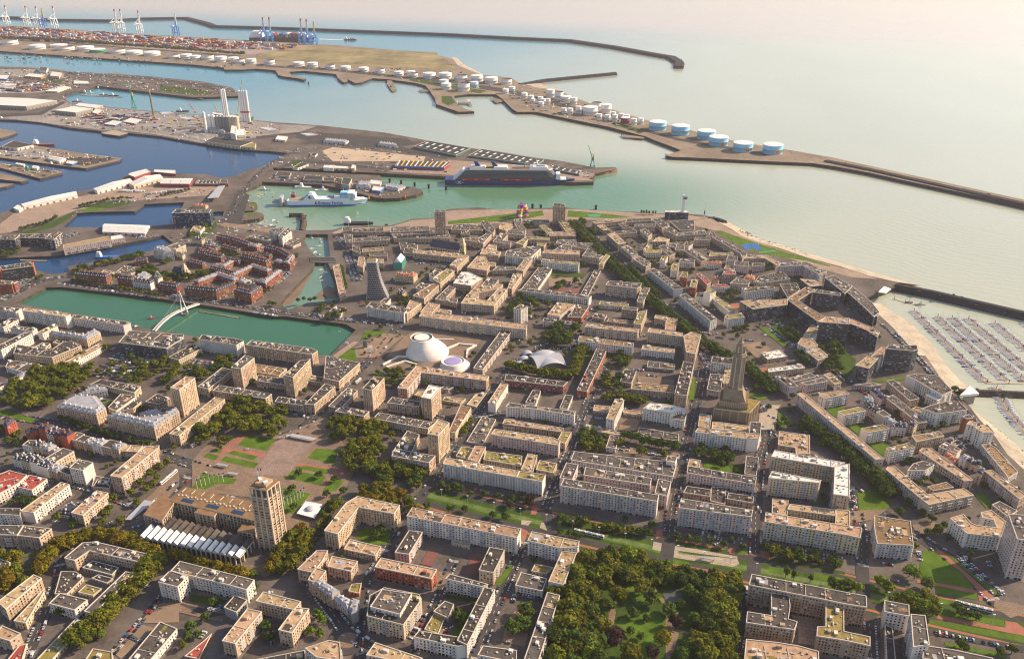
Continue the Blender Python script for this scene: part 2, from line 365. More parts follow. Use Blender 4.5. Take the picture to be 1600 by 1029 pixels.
# ---- piers in the dock
for s, lab in (('-200 225 0 232 35 222 60 228 120 238 165 244 190 247 186 251 134 263 105 260 60 254 0 246 -200 240', 'quay with sheds in the blue dock'),
               ('-200 262 0 254 40 262 96 267 97 270 62 279 48 275 0 262', 'ship repair pier with a green crane'),
               ('-200 288 0 270 30 277 44 281 33 284 0 280', 'narrow pier of the repair dock'),
               ('-200 310 0 287 22 287 10 291 0 293 -200 330', 'short pier end with an earth top'),
               ('-200 205 0 201 24 205 27 207 12 213 0 216 -200 220', 'pier end with a docked barge')):
    land('dock_pier', pxs(s), [], M_EARTH, M_QUAY, label=lab)
# ---- south side: oil terminal and container port
SOUTH = pxs('-700 30 -100 75 0 80 100 87 200 94 300 101 350 106 350 109 380 109 400 107.5 430 110 435 117.5 445 120 465 122.5 475 125 478 122.5 455 117.5 452 112.5 475 111 525 116 528 122.5 537 129 543 127.5 '
  '543 124 555 130 565 129 582 122.5 607 124 650 130 665 134 670 140 680 155 681 162.5 717 175 741 174 727 170 717 165 710 155 710 150 732 147.5 775 147.5 785 155 800 170 808 175 838 175 900 188 950 198 '
  '988 208 1008 213 1025 220 1055 231 1064 235 1040 243 1050 245 1100 247 1200 252 1270 255 1305 260 1360 270 1400 279 1600 321 1900 384 1900 372 1600 312 1450 279 1300 246 1225 233 1150 221 1080 204 1000 185 '
  '950 169 920 161 870 141 840 137 825 133 808 128 800 122 750 116 727 107 715 102 708 92 685 87 682 82 625 79 575 75 530 71 495 69 400 64 285 57 225 54 92 45 0 40 -700 2')
land('port_ground', SOUTH, [], M_EARTH, M_ROCK, label='earth and gravel of the far oil and container port')
def rampart(name, pts, w, z, m, label):
    p = [G(a, b, z) for a, b in zip(*[iter([float(q) for q in pts.split()])] * 2)]
    mb = MB(); n = len(p); top = ribbon(p, w); bot = ribbon(p, w + 16)
    for i in range(n - 1):
        a, b = top[i], top[i + 1]; c, d = top[2 * n - 2 - i], top[2 * n - 1 - i]
        A, B = bot[i], bot[i + 1]; C, D = bot[2 * n - 2 - i], bot[2 * n - 1 - i]
        mb.quad((*a, z), (*b, z), (*c, z), (*d, z), m)
        mb.quad((*A, ZW - 4), (*B, ZW - 4), (*b, z), (*a, z), m); mb.quad((*C, ZW - 4), (*D, ZW - 4), (*d, z), (*c, z), m)
    for q in (0, n - 1):
        mb.face([(*bot[q], ZW - 4), (*bot[2 * n - 1 - q], ZW - 4), (*top[2 * n - 1 - q], z), (*top[q], z)], m)
    # loose armour blocks along both faces
    for i in range(n - 1):
        a, b = Vector(p[i]), Vector(p[i + 1]); L = (b - a).length; t = (b - a) / max(L, .01); nn = Vector((-t.y, t.x))
        for k in range(int(L / 9)):
            sd = RNG.choice((-1, 1)); q = a + t * RNG.uniform(0, L) + nn * sd * (w / 2 + RNG.uniform(0, 6))
            mb.box((q.x, q.y, RNG.uniform(ZW, z - 2)), RNG.uniform(2, 5), RNG.uniform(2, 5), RNG.uniform(1, 3.5), m, RNG.uniform(0, 3))
    o = mb.build(name); tag(o, label, 'breakwater'); return o
rampart('breakwater', '-400 20 15 26 90 30 170 31 222 28 290 27 325 36 335 40 400 41.5 500 45 700 52.5 800 58 890 62 960 72 1020 83 1050 88 1062 96 1060 103', 34, 4, M_ROCK, 'long curved dark breakwater shielding the container port')
rampart('breakwater', '812 131 850 124 900 119 962 113', 14, 2, M_ROCK, 'short dark jetty by the white oil tanks')
rampart('breakwater', '1400 443 1460 455 1530 471 1600 487 1750 521 1900 560', 9, 3, M_ROCK, 'dark stone breakwater sheltering the yacht marina')
rampart('breakwater', '1290 250 1360 264 1450 284 1600 317 1900 380', 16, 3, M_ROCK, 'straight dark breakwater running out from the pale blue tanks')
rampart('breakwater', '926 268 945 266 962 263', 6, 1, mat('timber_jetty', (0.22, 0.14, 0.09)), 'brown timber jetty at the tip of the cruise quay')
rampart('breakwater', '1107 339 1122 341 1133 345', 8, 1, M_ROCK, 'short dark pier beside the white signal mast')
rampart('breakwater', '452 333 472 333 474 345 471 358', 3.5, -0.4, M_QUAY, 'dark hooked pier in front of the ferry')
# ---- beach: slopes from the promenade down to the water
M_SAND = mat('beach_shingle', (0.42, 0.36, 0.275), 0.95, 0.25, 0.05, 0.1, scale2=0.3)
def beach(name, top, bot, label, z0=-0.5):
    A = pxs(top, z0); B = pxs(bot, ZW - 0.2); mb = MB()
    for i in range(len(A) - 1): mb.quad((*B[i], ZW - 0.2), (*B[i + 1], ZW - 0.2), (*A[i + 1], z0), (*A[i], z0), M_SAND)
    struct(name, mb, label)
beach('beach', '1700 850 1600 733 1574 709 1554 680 1530 654 1518 638 1500 618', '1640 850 1660 760 1640 735 1600 705 1562 672 1540 655 1520 648', 'pale beach below the sea wall')
beach('beach', '1488 610 1465 584 1435 556 1421 540 1395 511 1372 490 1360 474', '1522 612 1490 583 1472 560 1462 542 1425 505 1395 487 1376 474', 'pale shingle beach beside the marina pontoons')
beach('beach', '1404 441 1360 431 1313 416 1260 402 1217 387 1172 375 1157 367 1140 356 1122 347', '1440 446 1385 431 1330 415 1275 399 1232 385 1188 373 1172 366 1158 357 1136 345', 'narrow shingle beach along the promenade')
beach('beach', '875 146 840 138 825 134 812 130', '880 141 850 133 842 128 836 126', 'grey beach inside the short jetty', -1)
beach('beach', '745 116 727 107 715 102 708 93 705 91', '756 117 738 107 724 100 715 91 708 89', 'beach at the end of the grassy reclaimed land', -1)
rk = MB(); r_ = random.Random(5)
for top, bot in (('1488 610 1465 584 1435 556 1421 540 1395 511 1372 490', '1515 609 1482 580 1462 556 1450 540 1415 503 1390 487'), ('1600 733 1574 709 1554 680 1530 654', '1640 735 1600 705 1562 672 1540 655'), ('1260 402 1217 387 1172 375 1140 356', '1275 399 1232 385 1188 373 1158 357')):
    A_, B_ = pxs(top, -1), pxs(bot, ZW)
    for i_ in range(len(A_) - 1):
        for k_ in range(26):
            u_, v_ = r_.random(), r_.random() ** .7; p_ = Vector(A_[i_]).lerp(Vector(A_[i_ + 1]), u_).lerp(Vector(B_[i_]).lerp(Vector(B_[i_ + 1]), u_), v_); rk.box((p_.x, p_.y, -1.4 - 7 * v_), r_.uniform(1, 5), r_.uniform(.6, 2.2), r_.uniform(.3, .8), M_ROCK if r_.random() < .6 else M_EARTH, r_.uniform(-1, 0))
struct('beach_rocks', rk, 'dark rocks and weed strewn on the shingle', 'stuff')
# ---- ground coverings
GM = {'G': mat('lawn', (0.085, 0.145, 0.014), 0.95, 0.3, 0.08, 0.1, scale2=0.8), 'D': mat('dark_turf', (0.05, 0.085, 0.015), 0.95, 0.35, 0.08, 0.1),  # D is a darker green turf than the lawn
      'P': mat('plaza_stone', (0.25, 0.172, 0.118), 0.9, 0.2, 0.04, brick=4.5), 'R': mat('red_path', (0.33, 0.125, 0.085), 0.92, 0.15, 0.1),
      'S': mat('sandy_ground', (0.47, 0.355, 0.245), 0.95, 0.16, 0.02), 'C': mat('concrete_yard', (0.30, 0.265, 0.235), 0.95, 0.3, 0.012, scale2=0.08, brick=18.0),
      'K': mat('container_yard', (0.30, 0.235, 0.21), 0.95, 0.18, 0.01), 'A': M_ASPH, 'E': mat('esplanade', (0.36, 0.26, 0.195), 0.93, 0.15, 0.03, brick=7.0),
      'B': mat('brown_court', (0.25, 0.175, 0.12), 0.95, 0.2, 0.06), 'H': mat('dry_grass', (0.25, 0.205, 0.105), 0.95, 0.45, 0.006, 0.1, scale2=0.02),
      'U': mat('blue_court', (0.02, 0.12, 0.45), 0.8, 0.08, 0.1), 'V': mat('green_court', (0.06, 0.26, 0.13), 0.8, 0.1, 0.1), 'W': mat('pale_paving', (0.43, 0.35, 0.27), 0.9, 0.15, 0.08, brick=4.0),
      'Q': mat('rose_paving', (0.29, 0.205, 0.165), 0.9, 0.2, 0.06, brick=3.5), 'M': mat('maroon_court', (0.20, 0.085, 0.07), 0.9, 0.15, 0.1)}
GN = {'G': 'lawn', 'D': 'turf', 'P': 'plaza', 'R': 'red_path', 'S': 'sandy_ground', 'C': 'concrete_yard', 'K': 'container_yard', 'A': 'road', 'E': 'esplanade', 'B': 'courtyard',
      'H': 'dry_grass', 'U': 'blue_court', 'V': 'green_court', 'W': 'paving', 'M': 'courtyard', 'Q': 'paving'}
ZC = [0.05]; COVZ = []; COVERED = []; LAWNS = []
def cover(code, poly):
    ZC[0] += 0.002; COVZ.append((poly, ZC[0]))
    if code in 'GPRWDVU': COVERED.append(poly)
    if code in 'GDVU': LAWNS.append(poly)
    return sheet(GN[code], poly, ZC[0], GM[code])
def covers(txt, tx=0, ty=0, sc=1.0):
    for l in txt.strip().splitlines():
        c, s = l.split(None, 1); cover(c, pxs(s, 0, tx, ty, sc))
M_LINE = mat('road_paint', (0.62, 0.60, 0.56), 0.8, 0.1)
STREETS = []
def street(s, w, cars=0.55, code='A', line=True):
    p = pxs(s); cover(code, ribbon(p, w)); STREETS.append((p, w, cars)); 
    if line and w > 8:
        mb = MB(); ZC[0] += 0.002; z = ZC[0]
        for i in range(len(p) - 1):
            a, b = Vector(p[i]), Vector(p[i + 1]); L = (b - a).length; t = (b - a) / L; n = Vector((-t.y, t.x)) * 0.16
            for k in range(int(L / 9)):
                c = a + t * (k * 9 + 2); e = c + t * 3.5
                mb.quad((*(c - n), z), (*(e - n), z), (*(e + n), z), (*(c + n), z), M_LINE)
        # zebra crossings at the ends
        for (q, r_) in ((p[0], p[1]), (p[-1], p[-2])):
            a, b = Vector(q), Vector(r_); t = (b - a).normalized(); n = Vector((-t.y, t.x))
            for k in range(int(w / 1.1)):
                c = a + t * 6 + n * (k * 1.1 - w / 2 + .5)
                mb.quad((*(c - n * .27), z), (*(c - n * .27 + t * 3.4), z), (*(c + n * .27 + t * 3.4), z), (*(c + n * .27), z), M_LINE)
        struct('road_marking', mb)
# port surfaces
covers('''E 0 350 35 323 125 307 200 292 325 292 350 288 330 305 212 313 120 328 38 360 0 365
C 0 184 60 178 98 156 110 162 215 173 320 181 400 189 430 193 428 200 400 215 330 226 250 211 200 205 158 203 110 197
A 495 207 637 217 650 225 612 232 505 227 460 215 470 205
S 503 236 520 230 665 245 662 252 520 252
C 400 192 495 197 470 206 400 215
E 604 268 700 273 897 282 925 282 928 273 880 262 700 250 660 256
K -300 46 0 42 90 46.5 225 55.5 285 58.5 400 66 490 71 455 80 400 86 300 81 200 74 100 65 -300 52
H 400 85 450 75 495 72 682 83 687 88 707 100 712 110 625 107 550 102 400 92
E 520 363 535 357 590 355 610 354 644 344 694 341 697 330 720 328 850 327 900 327 1000 333 1075 336 1110 341 1160 369 1260 404 1330 422 1372 436 1330 433 1260 413 1190 389 1120 361 1060 346 900 343 700 353 600 361 520 368
A 340 355 376 352 390 305 372 296 360 320 348 340
B 330 345 455 361 460 372 400 360 340 352''')
covers('''G 0 285 400 235 800 190 1180 150 1200 210 1000 250 700 280 300 310 0 325''', 700, 310, 8)
covers('''G 60 150 300 170 600 200 880 235 600 250 50 230''', 880, 310, 8)
covers('''V 300 195 470 195 460 230 330 232''', 880, 310, 8)
covers('''G 460 325 520 320 900 450 1250 560 1600 670 1600 700 1200 640 980 590 850 560 620 430
G 1600 668 1900 760 1900 775 1600 700
U 780 500 865 490 925 545 850 562
U 872 490 968 480 1000 514 922 521
U 924 527 1018 517 1055 547 962 562
V 1010 585 1220 567 1220 582 1010 602''', 1060, 320, 8)
covers('''G 470 265 545 300 690 290 600 262
G 540 160 630 150 620 190 560 175''', 320, 300, 8)
covers('''G 480 600 560 575 640 570 660 595 500 605
G 1440 20 1590 10 1580 30
D 110 735 250 700 340 660 420 620 480 600 440 640 340 700 180 740
D 490 575 690 540 830 530 800 560 680 580
D 1170 770 1280 720 1350 660 1360 690 1280 760''', 0, 180, 4)
covers('''A 0 178 60 176 98 158 104 160 64 180 0 183
A 400 213 470 206 640 232 700 246 698 249 620 236 470 210 400 217
A 430 262 470 250 520 254 600 262 600 265 520 258 470 254 436 264
A 104 113 180 118 230 121 320 131 360 139 340 141 230 124 104 117
D 250 134 300 138 340 146 300 148 250 142
D 60 124 100 126 98 129 60 128
C 0 108 60 109 100 114 100 122 60 123 0 118
C 0 126 70 130 108 136 98 143 40 146 0 146
D 455 250 475 252 470 258 458 258
D 690 150 705 150 712 160 700 165 690 160
A 400 101 520 108 700 126 800 140 900 168 960 188 955 191 880 168 790 145 690 130 520 111 400 104
D 640 122 720 136 760 142 750 146 700 138 640 126
A 1000 200 1060 216 1200 240 1196 243 1060 220 1000 204
D 960 190 1010 205 1000 208 955 194
C 0 232 60 233 90 240 60 248 0 242
A 100 246 130 247 182 248 134 259 112 256''')
# streets of the town
street('593 866 640 800 677 752 695 716 720 686 740 652 782 592 806 560', 12)
street('868 812 852 796 878 730 892 700 911 645 950 560 985 500 1010 455', 12)
street('1044 850 1050 790 1066 720 1086 640 1098 580 1104 545', 13)
street('1180 874 1181 790 1188 720 1200 665', 13)
street('1347 890 1346 830 1333 770', 12)
street('596 545 625 506 684 455 746 400 790 360', 13)
street('380 700 470 672 560 580 596 545', 14)
street('112 441 180 450 250 460 380 479 440 488 545 501 620 508', 9, 0.75)
street('0 470 60 440 100 432', 14, 0.8)
street('0 648 80 660 170 685 260 712 330 735', 15, 0.6)
street('0 738 70 745 140 763 210 790', 11, 0.7)
street('0 900 60 885 92 872 120 840 230 800 300 740', 12, 0.5)
street('40 1029 70 960 92 900 96 874', 11, 0.7)
street('160 1040 230 960 262 920', 7, 0.95, line=False)
street('460 862 500 930 540 985 620 1040', 14, 0.75)
street('480 905 470 860 540 800 575 775', 10, 0.5)
street('560 1029 566 960 575 900 600 865', 8, 0.7, line=False)
street('640 1040 660 990 700 900 712 868', 10, 0.8)
street('740 1040 770 960 800 890 822 840', 12, 0.9)
street('848 1040 862 1000 890 930 905 880', 8, 0.6, line=False)
street('1150 1040 1158 960 1160 905', 11, 0.9)
street('1362 1040 1358 960 1350 905', 12, 0.9)
street('900 345 960 402 1040 482 1100 540', 18, 0.5)
street('1200 665 1330 762 1400 815 1480 868 1560 945', 14, 0.6)
street('1104 545 1190 640 1240 665', 12, 0.7)
street('740 652 820 640 900 655', 9, 0.8)
street('905 690 1000 705 1070 715', 9, 0.5)
street('1075 770 1130 772 1190 780', 10, 0.6)
street('790 470 850 480 920 500 985 500', 9, 0.6)
street('640 640 700 655 740 655', 8, 0.6, line=False)
street('1190 520 1260 545 1330 600 1400 640 1500 660', 10, 0.7)
street('1428 552 1470 600 1520 655 1580 735', 9, 0.8, line=False)
street('1396 520 1428 552', 9, 0.9, line=False)
street('340 352 365 330 380 300 400 275 430 250 470 232', 12, 0.3)
# the wide avenue with its tram lane
AVC = '665 772 760 797 850 818 960 842 1050 864 1180 890 1300 915 1420 945 1520 968 1640 995'
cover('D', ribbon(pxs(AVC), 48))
def sidestep(p, d): return path_poly(p, d)[len(p):][::-1]
for d_ in (15, -13):
    p_ = sidestep(pxs(AVC), d_); cover('A', ribbon(p_, 7.5)); STREETS.append((p_, 7.5, .12))
cover('G', ribbon(pxs(AVC), 9)); p_ = sidestep(pxs(AVC), 1.2)
for d_ in (-1.6, -.2, 1.2, 2.6): cover('C', ribbon(sidestep(pxs(AVC), d_), .35))      # tram rails in the grass
cover('R', ribbon(sidestep(pxs(AVC), 21), 3)); cover('R', ribbon(sidestep(pxs(AVC), -20), 3))
T = lambda x, y: (x, y, 5.714)
covers('''G 200 790 250 710 520 740 480 860 300 860''', *T(520, 700))
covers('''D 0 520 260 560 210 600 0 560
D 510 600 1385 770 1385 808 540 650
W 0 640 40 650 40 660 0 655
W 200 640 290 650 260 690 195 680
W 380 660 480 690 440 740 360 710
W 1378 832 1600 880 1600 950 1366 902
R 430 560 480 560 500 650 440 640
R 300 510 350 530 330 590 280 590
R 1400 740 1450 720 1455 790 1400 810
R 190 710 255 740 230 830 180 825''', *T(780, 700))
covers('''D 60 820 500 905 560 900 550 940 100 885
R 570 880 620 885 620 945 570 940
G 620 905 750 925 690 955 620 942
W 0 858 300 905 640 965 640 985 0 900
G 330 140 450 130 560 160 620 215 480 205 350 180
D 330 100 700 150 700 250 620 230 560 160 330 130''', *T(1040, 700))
covers('''W 0 20 640 72 660 118 600 145 0 50
G 0 58 210 105 205 138 0 100
R 0 104 540 196 620 215 545 232 0 142
G 0 145 400 216 330 235 0 185
G 920 140 1060 160 1050 210 920 192
G 1330 190 1600 250 1600 300 1320 250
D 930 60 1600 190 1600 215 930 95
R 840 0 930 10 930 90 860 60''', *T(1040, 860))
covers('''G 700 0 800 0 1030 190 1165 345 850 290 640 240
R 800 0 862 0 1340 420 1200 450 1168 330 1035 190
R 640 255 1180 350 1180 385 640 285
G 820 312 1180 385 1185 440 810 380
G 865 0 900 10 1400 400 1340 395
G 820 420 980 450 970 490 820 470
G 810 520 1420 622 1425 682 820 560
R 820 572 1600 720 1600 760 820 605
G 760 610 1600 765 1600 822 740 650
G 890 812 1440 920 1430 965 900 850
G 150 300 290 310 270 360 150 350
R 1430 625 1530 640 1600 690 1600 720 1440 690
P 1340 430 1600 490 1600 560 1480 600 1330 500
A 740 700 1600 850 1600 910 760 750''', *T(1320, 860))
for x0, y0, x1, y1, w in ((640, 800, 677, 752, 12), (868, 838, 852, 796, 12), (1040, 882, 1046, 840, 13), (1176, 905, 1180, 868, 13), (1350, 945, 1347, 885, 12)): cover('A', ribbon([G(x0, y0), G(x1, y1)], w))
# town hall square
covers('''P 0 590 0 380 60 300 200 200 480 130 640 190 960 60 1040 70 1180 460 1100 620 930 860 700 1029 420 640
R 215 300 245 275 440 130 470 150 260 290 190 375 160 370
R 240 275 540 320 530 352 225 300
R 740 385 1140 440 1130 475 735 405
R 1100 440 1140 460 960 560 935 550
G 335 260 400 185 620 215 540 300
G 842 350 910 282 1068 297 1040 400
G 668 300 720 257 778 275 722 320
G 75 345 120 318 205 335 165 370
G 135 300 160 288 222 300 205 320
G 205 372 245 340 490 390 455 430
G 260 320 300 298 480 340 450 370
G 0 570 80 460 330 505 300 540 180 545 90 585
G 725 420 830 410 1010 440 980 470
G 660 495 730 440 978 488 940 555
G 955 585 1020 500 1115 515 1050 595
G 640 570 660 745 735 762 868 615 700 575
W 500 465 560 410 660 420 600 480
W 585 385 620 348 695 355 670 395
W 705 205 740 185 905 205 870 245 740 235
Q 440 480 640 190 900 235 700 480''', 300, 640, 4.676)
covers('''P 1040 640 1200 560 1560 200 1600 220 1600 330 1480 470 1280 640 1100 700
G 0 1000 100 985 300 960 380 930 400 905 320 930 200 960 0 985''', *T(0, 700))
covers('''P 1000 0 1240 0 1100 130 880 240 700 150 690 130 850 130''', *T(260, 860))
covers('''P 120 460 540 540 500 640 -200 480
D 220 390 540 440 480 500 210 450
A 140 470 540 570 380 600 120 480''', *T(260, 860))
covers('''B 1320 560 1600 480 1600 640 1240 650
B 1240 650 1370 690 1270 800 1130 740
B 1000 900 1120 780 1240 830 1080 965''', *T(0, 860))
# theatre square
covers('''B 190 880 460 745 640 765 400 965 190 965
G 245 815 290 718 510 738 320 780
P 480 960 640 770 800 700 1330 800 1200 965''', *T(520, 390))
covers('''G 40 100 190 10 215 125 140 140
E 0 90 190 -40 230 -30 40 110
P 440 190 640 40 760 -20 1180 0 1240 190 960 220 740 170 560 240''', *T(520, 540))
# park by the avenue
cover('D', pxs('868 872 1000 872 1060 888 1155 900 1152 960 1150 1100 820 1100 862 960'))
covers('''G 1130 270 1230 240 1330 270 1350 380 1250 500 1160 420
G 1040 640 1250 530 1420 560 1500 640 1480 720 1300 850 1330 965 1150 930 1140 780
G 890 20 1000 40 1000 80 900 60
G 1400 380 1560 480 1520 540 1450 470
P 1170 215 1380 180 1330 280 1200 250
P 1420 420 1450 420 1600 540 1600 570 1480 500
P 1600 650 1600 760 1560 900 1480 965 1540 850
P 700 660 740 640 800 700 790 750 710 750
P 980 480 1030 450 1040 560 1020 660 975 640''', *T(780, 860))
covers('''G 330 330 420 350 420 400 350 400
P 350 400 400 420 420 540 390 520
P 0 580 90 700 180 720 300 760 400 640 410 660 310 790 180 740 90 720 40 965 0 965
B 730 500 945 540 940 580 740 560
E 1115 560 1400 610 1390 690 1340 850 1180 830 1180 700''', *T(1040, 860))
sheet('pond', pxs('1035 927 1046 922 1058 920 1066 927 1067 948 1050 946 1040 938'), 0.72, W_POND, 'grey green pond in the park')
# courts and gardens among the blocks
covers('''G 1060 760 1130 560 1215 560 1140 770
B 720 940 850 960 1000 700 900 640
P 920 180 1090 200 1000 300 920 320
M 780 120 885 140 955 0 850 0
M 1165 205 1280 228 1348 60 1245 45
D 1010 390 1300 440 1260 470 1000 420
G 1440 310 1600 100 1600 170 1500 310''', *T(520, 860))
covers('''B 80 620 140 540 300 560 230 860 20 810
A 170 430 400 470 380 400 180 385''', *T(780, 860))
covers('''G 110 400 260 350 420 480 380 540 130 575
G 1160 420 1230 400 1320 500 1260 535
G 250 0 370 0 350 80
P 30 560 380 545 240 640 0 680
P 600 690 760 650 900 690 850 770 640 760''', *T(1320, 700))
covers('''G 20 720 150 680 205 720 130 800
G 210 880 340 850 400 900 330 965
G 240 310 520 280 540 300 300 330
D 0 60 100 120 90 200 0 320
P 660 90 720 90 830 250 800 260''', *T(1320, 540))
covers('''W 850 530 1030 530 1000 570 985 770 820 740
G 1003 572 1145 695 1050 722 1000 722
G 205 440 240 300 275 290 250 480 210 490
G 1430 570 1600 540 1560 640 1500 630
D 1450 80 1600 60 1600 270 1500 200
G 700 400 940 460 840 490 740 440
R 840 200 910 190 900 270 860 250
P 710 20 830 10 1000 160 880 180''', *T(1040, 540))
covers('''G 840 700 1040 860 1100 860 900 690
D 930 670 1110 690 1200 790 1150 840 980 740
R 560 490 650 480 660 520 600 530
G 1130 280 1220 290 1250 320 1150 310
A 1120 250 1290 210 1350 280 1250 310
B 700 850 840 820 950 890 800 950''', *T(1040, 390))
covers('''B 1190 330 1560 300 1560 360 1220 330
P 1230 270 1450 280 1440 350 1240 330
P 1090 660 1270 640 1220 760 1060 760
B 1130 900 1600 960 1600 990 1100 960''', *T(780, 540))
covers('''D 470 190 780 220 740 260 460 230
B 440 250 720 250 740 300 440 330
M 450 335 700 345 720 400 440 380''', *T(780, 390))
covers('''D 640 910 1000 870 1060 965 640 990''', *T(780, 390))
covers('''G 0 580 60 575 320 655 280 690 0 620
G 720 560 1000 480 1000 490 740 600
P 200 520 330 440 330 470 210 540
G 140 530 250 500 330 450 350 470 280 545 200 565''', *T(0, 540))
# ================================================================ BUILDINGS
WORD = ['', 'single', 'two', 'three', 'four', 'five', 'six', 'seven', 'eight', 'nine', 'ten', 'eleven', 'twelve', 'thirteen', 'fourteen', 'fifteen', 'sixteen', 'seventeen', 'eighteen', 'nineteen', 'twenty']
WNAME = {'p': 'beige concrete', 'w': 'white', 'k': 'pinkish', 'r': 'red brick', 'b': 'orange brick', 'g': 'grey', 'd': 'dark glazed', 'c': 'cream', 'o': 'orange', 'q': 'rose stone', 'n': 'dark blue glass', 'm': 'maroon'}
RNAME = {'t': 'tan gravel', 'g': 'grey', 'm': 'mossy', 'w': 'white', 'b': 'brown', 'r': 'red', 's': 'dark slate', 'z': 'pale zinc', 'o': 'clay tile', 'd': 'black'}
FOOT = []          # footprints, to keep trees and cars off the houses
def windows(mb, bal, poly, h, style, z0=0.0, seed=0, balc=False):
    rn = random.Random(seed); w0 = style[0]
    bay = {'p': 3.1, 'w': 3.3, 'k': 3.3, 'r': 3.2, 'b': 2.9, 'g': 3.4, 'd': 3.2, 'c': 3.2, 'q': 2.7, 'n': 3.0}.get(w0, 3.2)
    ww = {'p': 0.42, 'w': 0.46, 'd': 0.86, 'n': 0.9, 'q': 0.45, 'b': 0.40}.get(w0, 0.44)
    wh = {'p': 0.66, 'w': 0.56, 'd': 0.60, 'n': 0.62, 'b': 0.60}.get(w0, 0.56)
    nf = max(1, int(round((h - 0.8) / 3.05))); fh = (h - 0.9) / nf; n = len(poly)
    gl, sh, g2 = mb.mi(M_GLASS), mb.mi(M_SHUT), mb.mi(M_GL2)
    V, F, MI = mb.v, mb.f, mb.m
    for i in range(n):
        ax, ay = poly[i]; bx, by = poly[(i + 1) % n]
        L = math.hypot(bx - ax, by - ay)
        if L < 4.5: continue
        tx, ty = (bx - ax) / L, (by - ay) / L; nx, ny = ty, -tx
        blind = L < 16 and h > 9 and rn.random() < 0.35 and w0 not in 'dnpb'
        nb = int((L - 1.2) / bay)
        if nb < 1 or blind: continue
        m0 = (L - nb * bay) / 2
        per = rn.choice((4, 5, 6)); ph = rn.randrange(per); dp = 0.05
        for b in range(nb):
            c = m0 + (b + 0.5) * bay; hw = bay * ww / 2
            col_b = balc and L > 18 and ((b + ph) % per) in (0, 1)
            stair = (not col_b) and w0 in 'pwk' and (b + ph) % 7 == 3
            for f in range(nf):
                zb = z0 + f * fh
                if f == 0 and nf > 2:
                    hw_, z1, z2 = bay * 0.40, zb + 0.2, zb + fh * 0.82
                elif stair: hw_, z1, z2 = bay * 0.22, zb + fh * 0.3, zb + fh * 0.75
                else: hw_, z1, z2 = hw, zb + fh * (0.5 - wh / 2) + 0.1, zb + fh * (0.5 + wh / 2) + 0.1
                px, py = ax + tx * (c - hw_) + nx * dp, ay + ty * (c - hw_) + ny * dp
                qx, qy = ax + tx * (c + hw_) + nx * dp, ay + ty * (c + hw_) + ny * dp
                k = len(V); V += [(px, py, z1), (qx, qy, z1), (qx, qy, z2), (px, py, z2)]
                F.append((k, k + 1, k + 2, k + 3)); r = rn.random()
                MI.append((gl if r < .72 else (g2 if r < .97 else sh)) if w0 in 'dn' else (gl if r < 0.66 else (g2 if r < 0.86 else sh)))
                if col_b and f > 0 and bal is not None:
                    o1, o2 = 0.02, 1.25; hb = bay * 0.47
                    zz1, zz2 = zb, zb + 1.0
                    P = [(ax + tx * (c + s * hb) + nx * o, ay + ty * (c + s * hb) + ny * o) for s, o in ((-1, o1), (1, o1), (1, o2), (-1, o2))]
                    k = len(bal.v); mi = bal.mi(M_BALC)
                    bal.v += [(*q, zz1) for q in P] + [(*q, zz2) for q in P]
                    for ff in ((3, 2, 6, 7), (2, 1, 5, 6), (0, 3, 7, 4), (4, 7, 6, 5), (0, 1, 2, 3)): bal.f.append(tuple(k + q for q in ff)); bal.m.append(mi)
def edge_long(poly):
    n = len(poly); return max(range(n), key=lambda i: (Vector(poly[(i + 1) % n]) - Vector(poly[i])).length)
NB = [0]
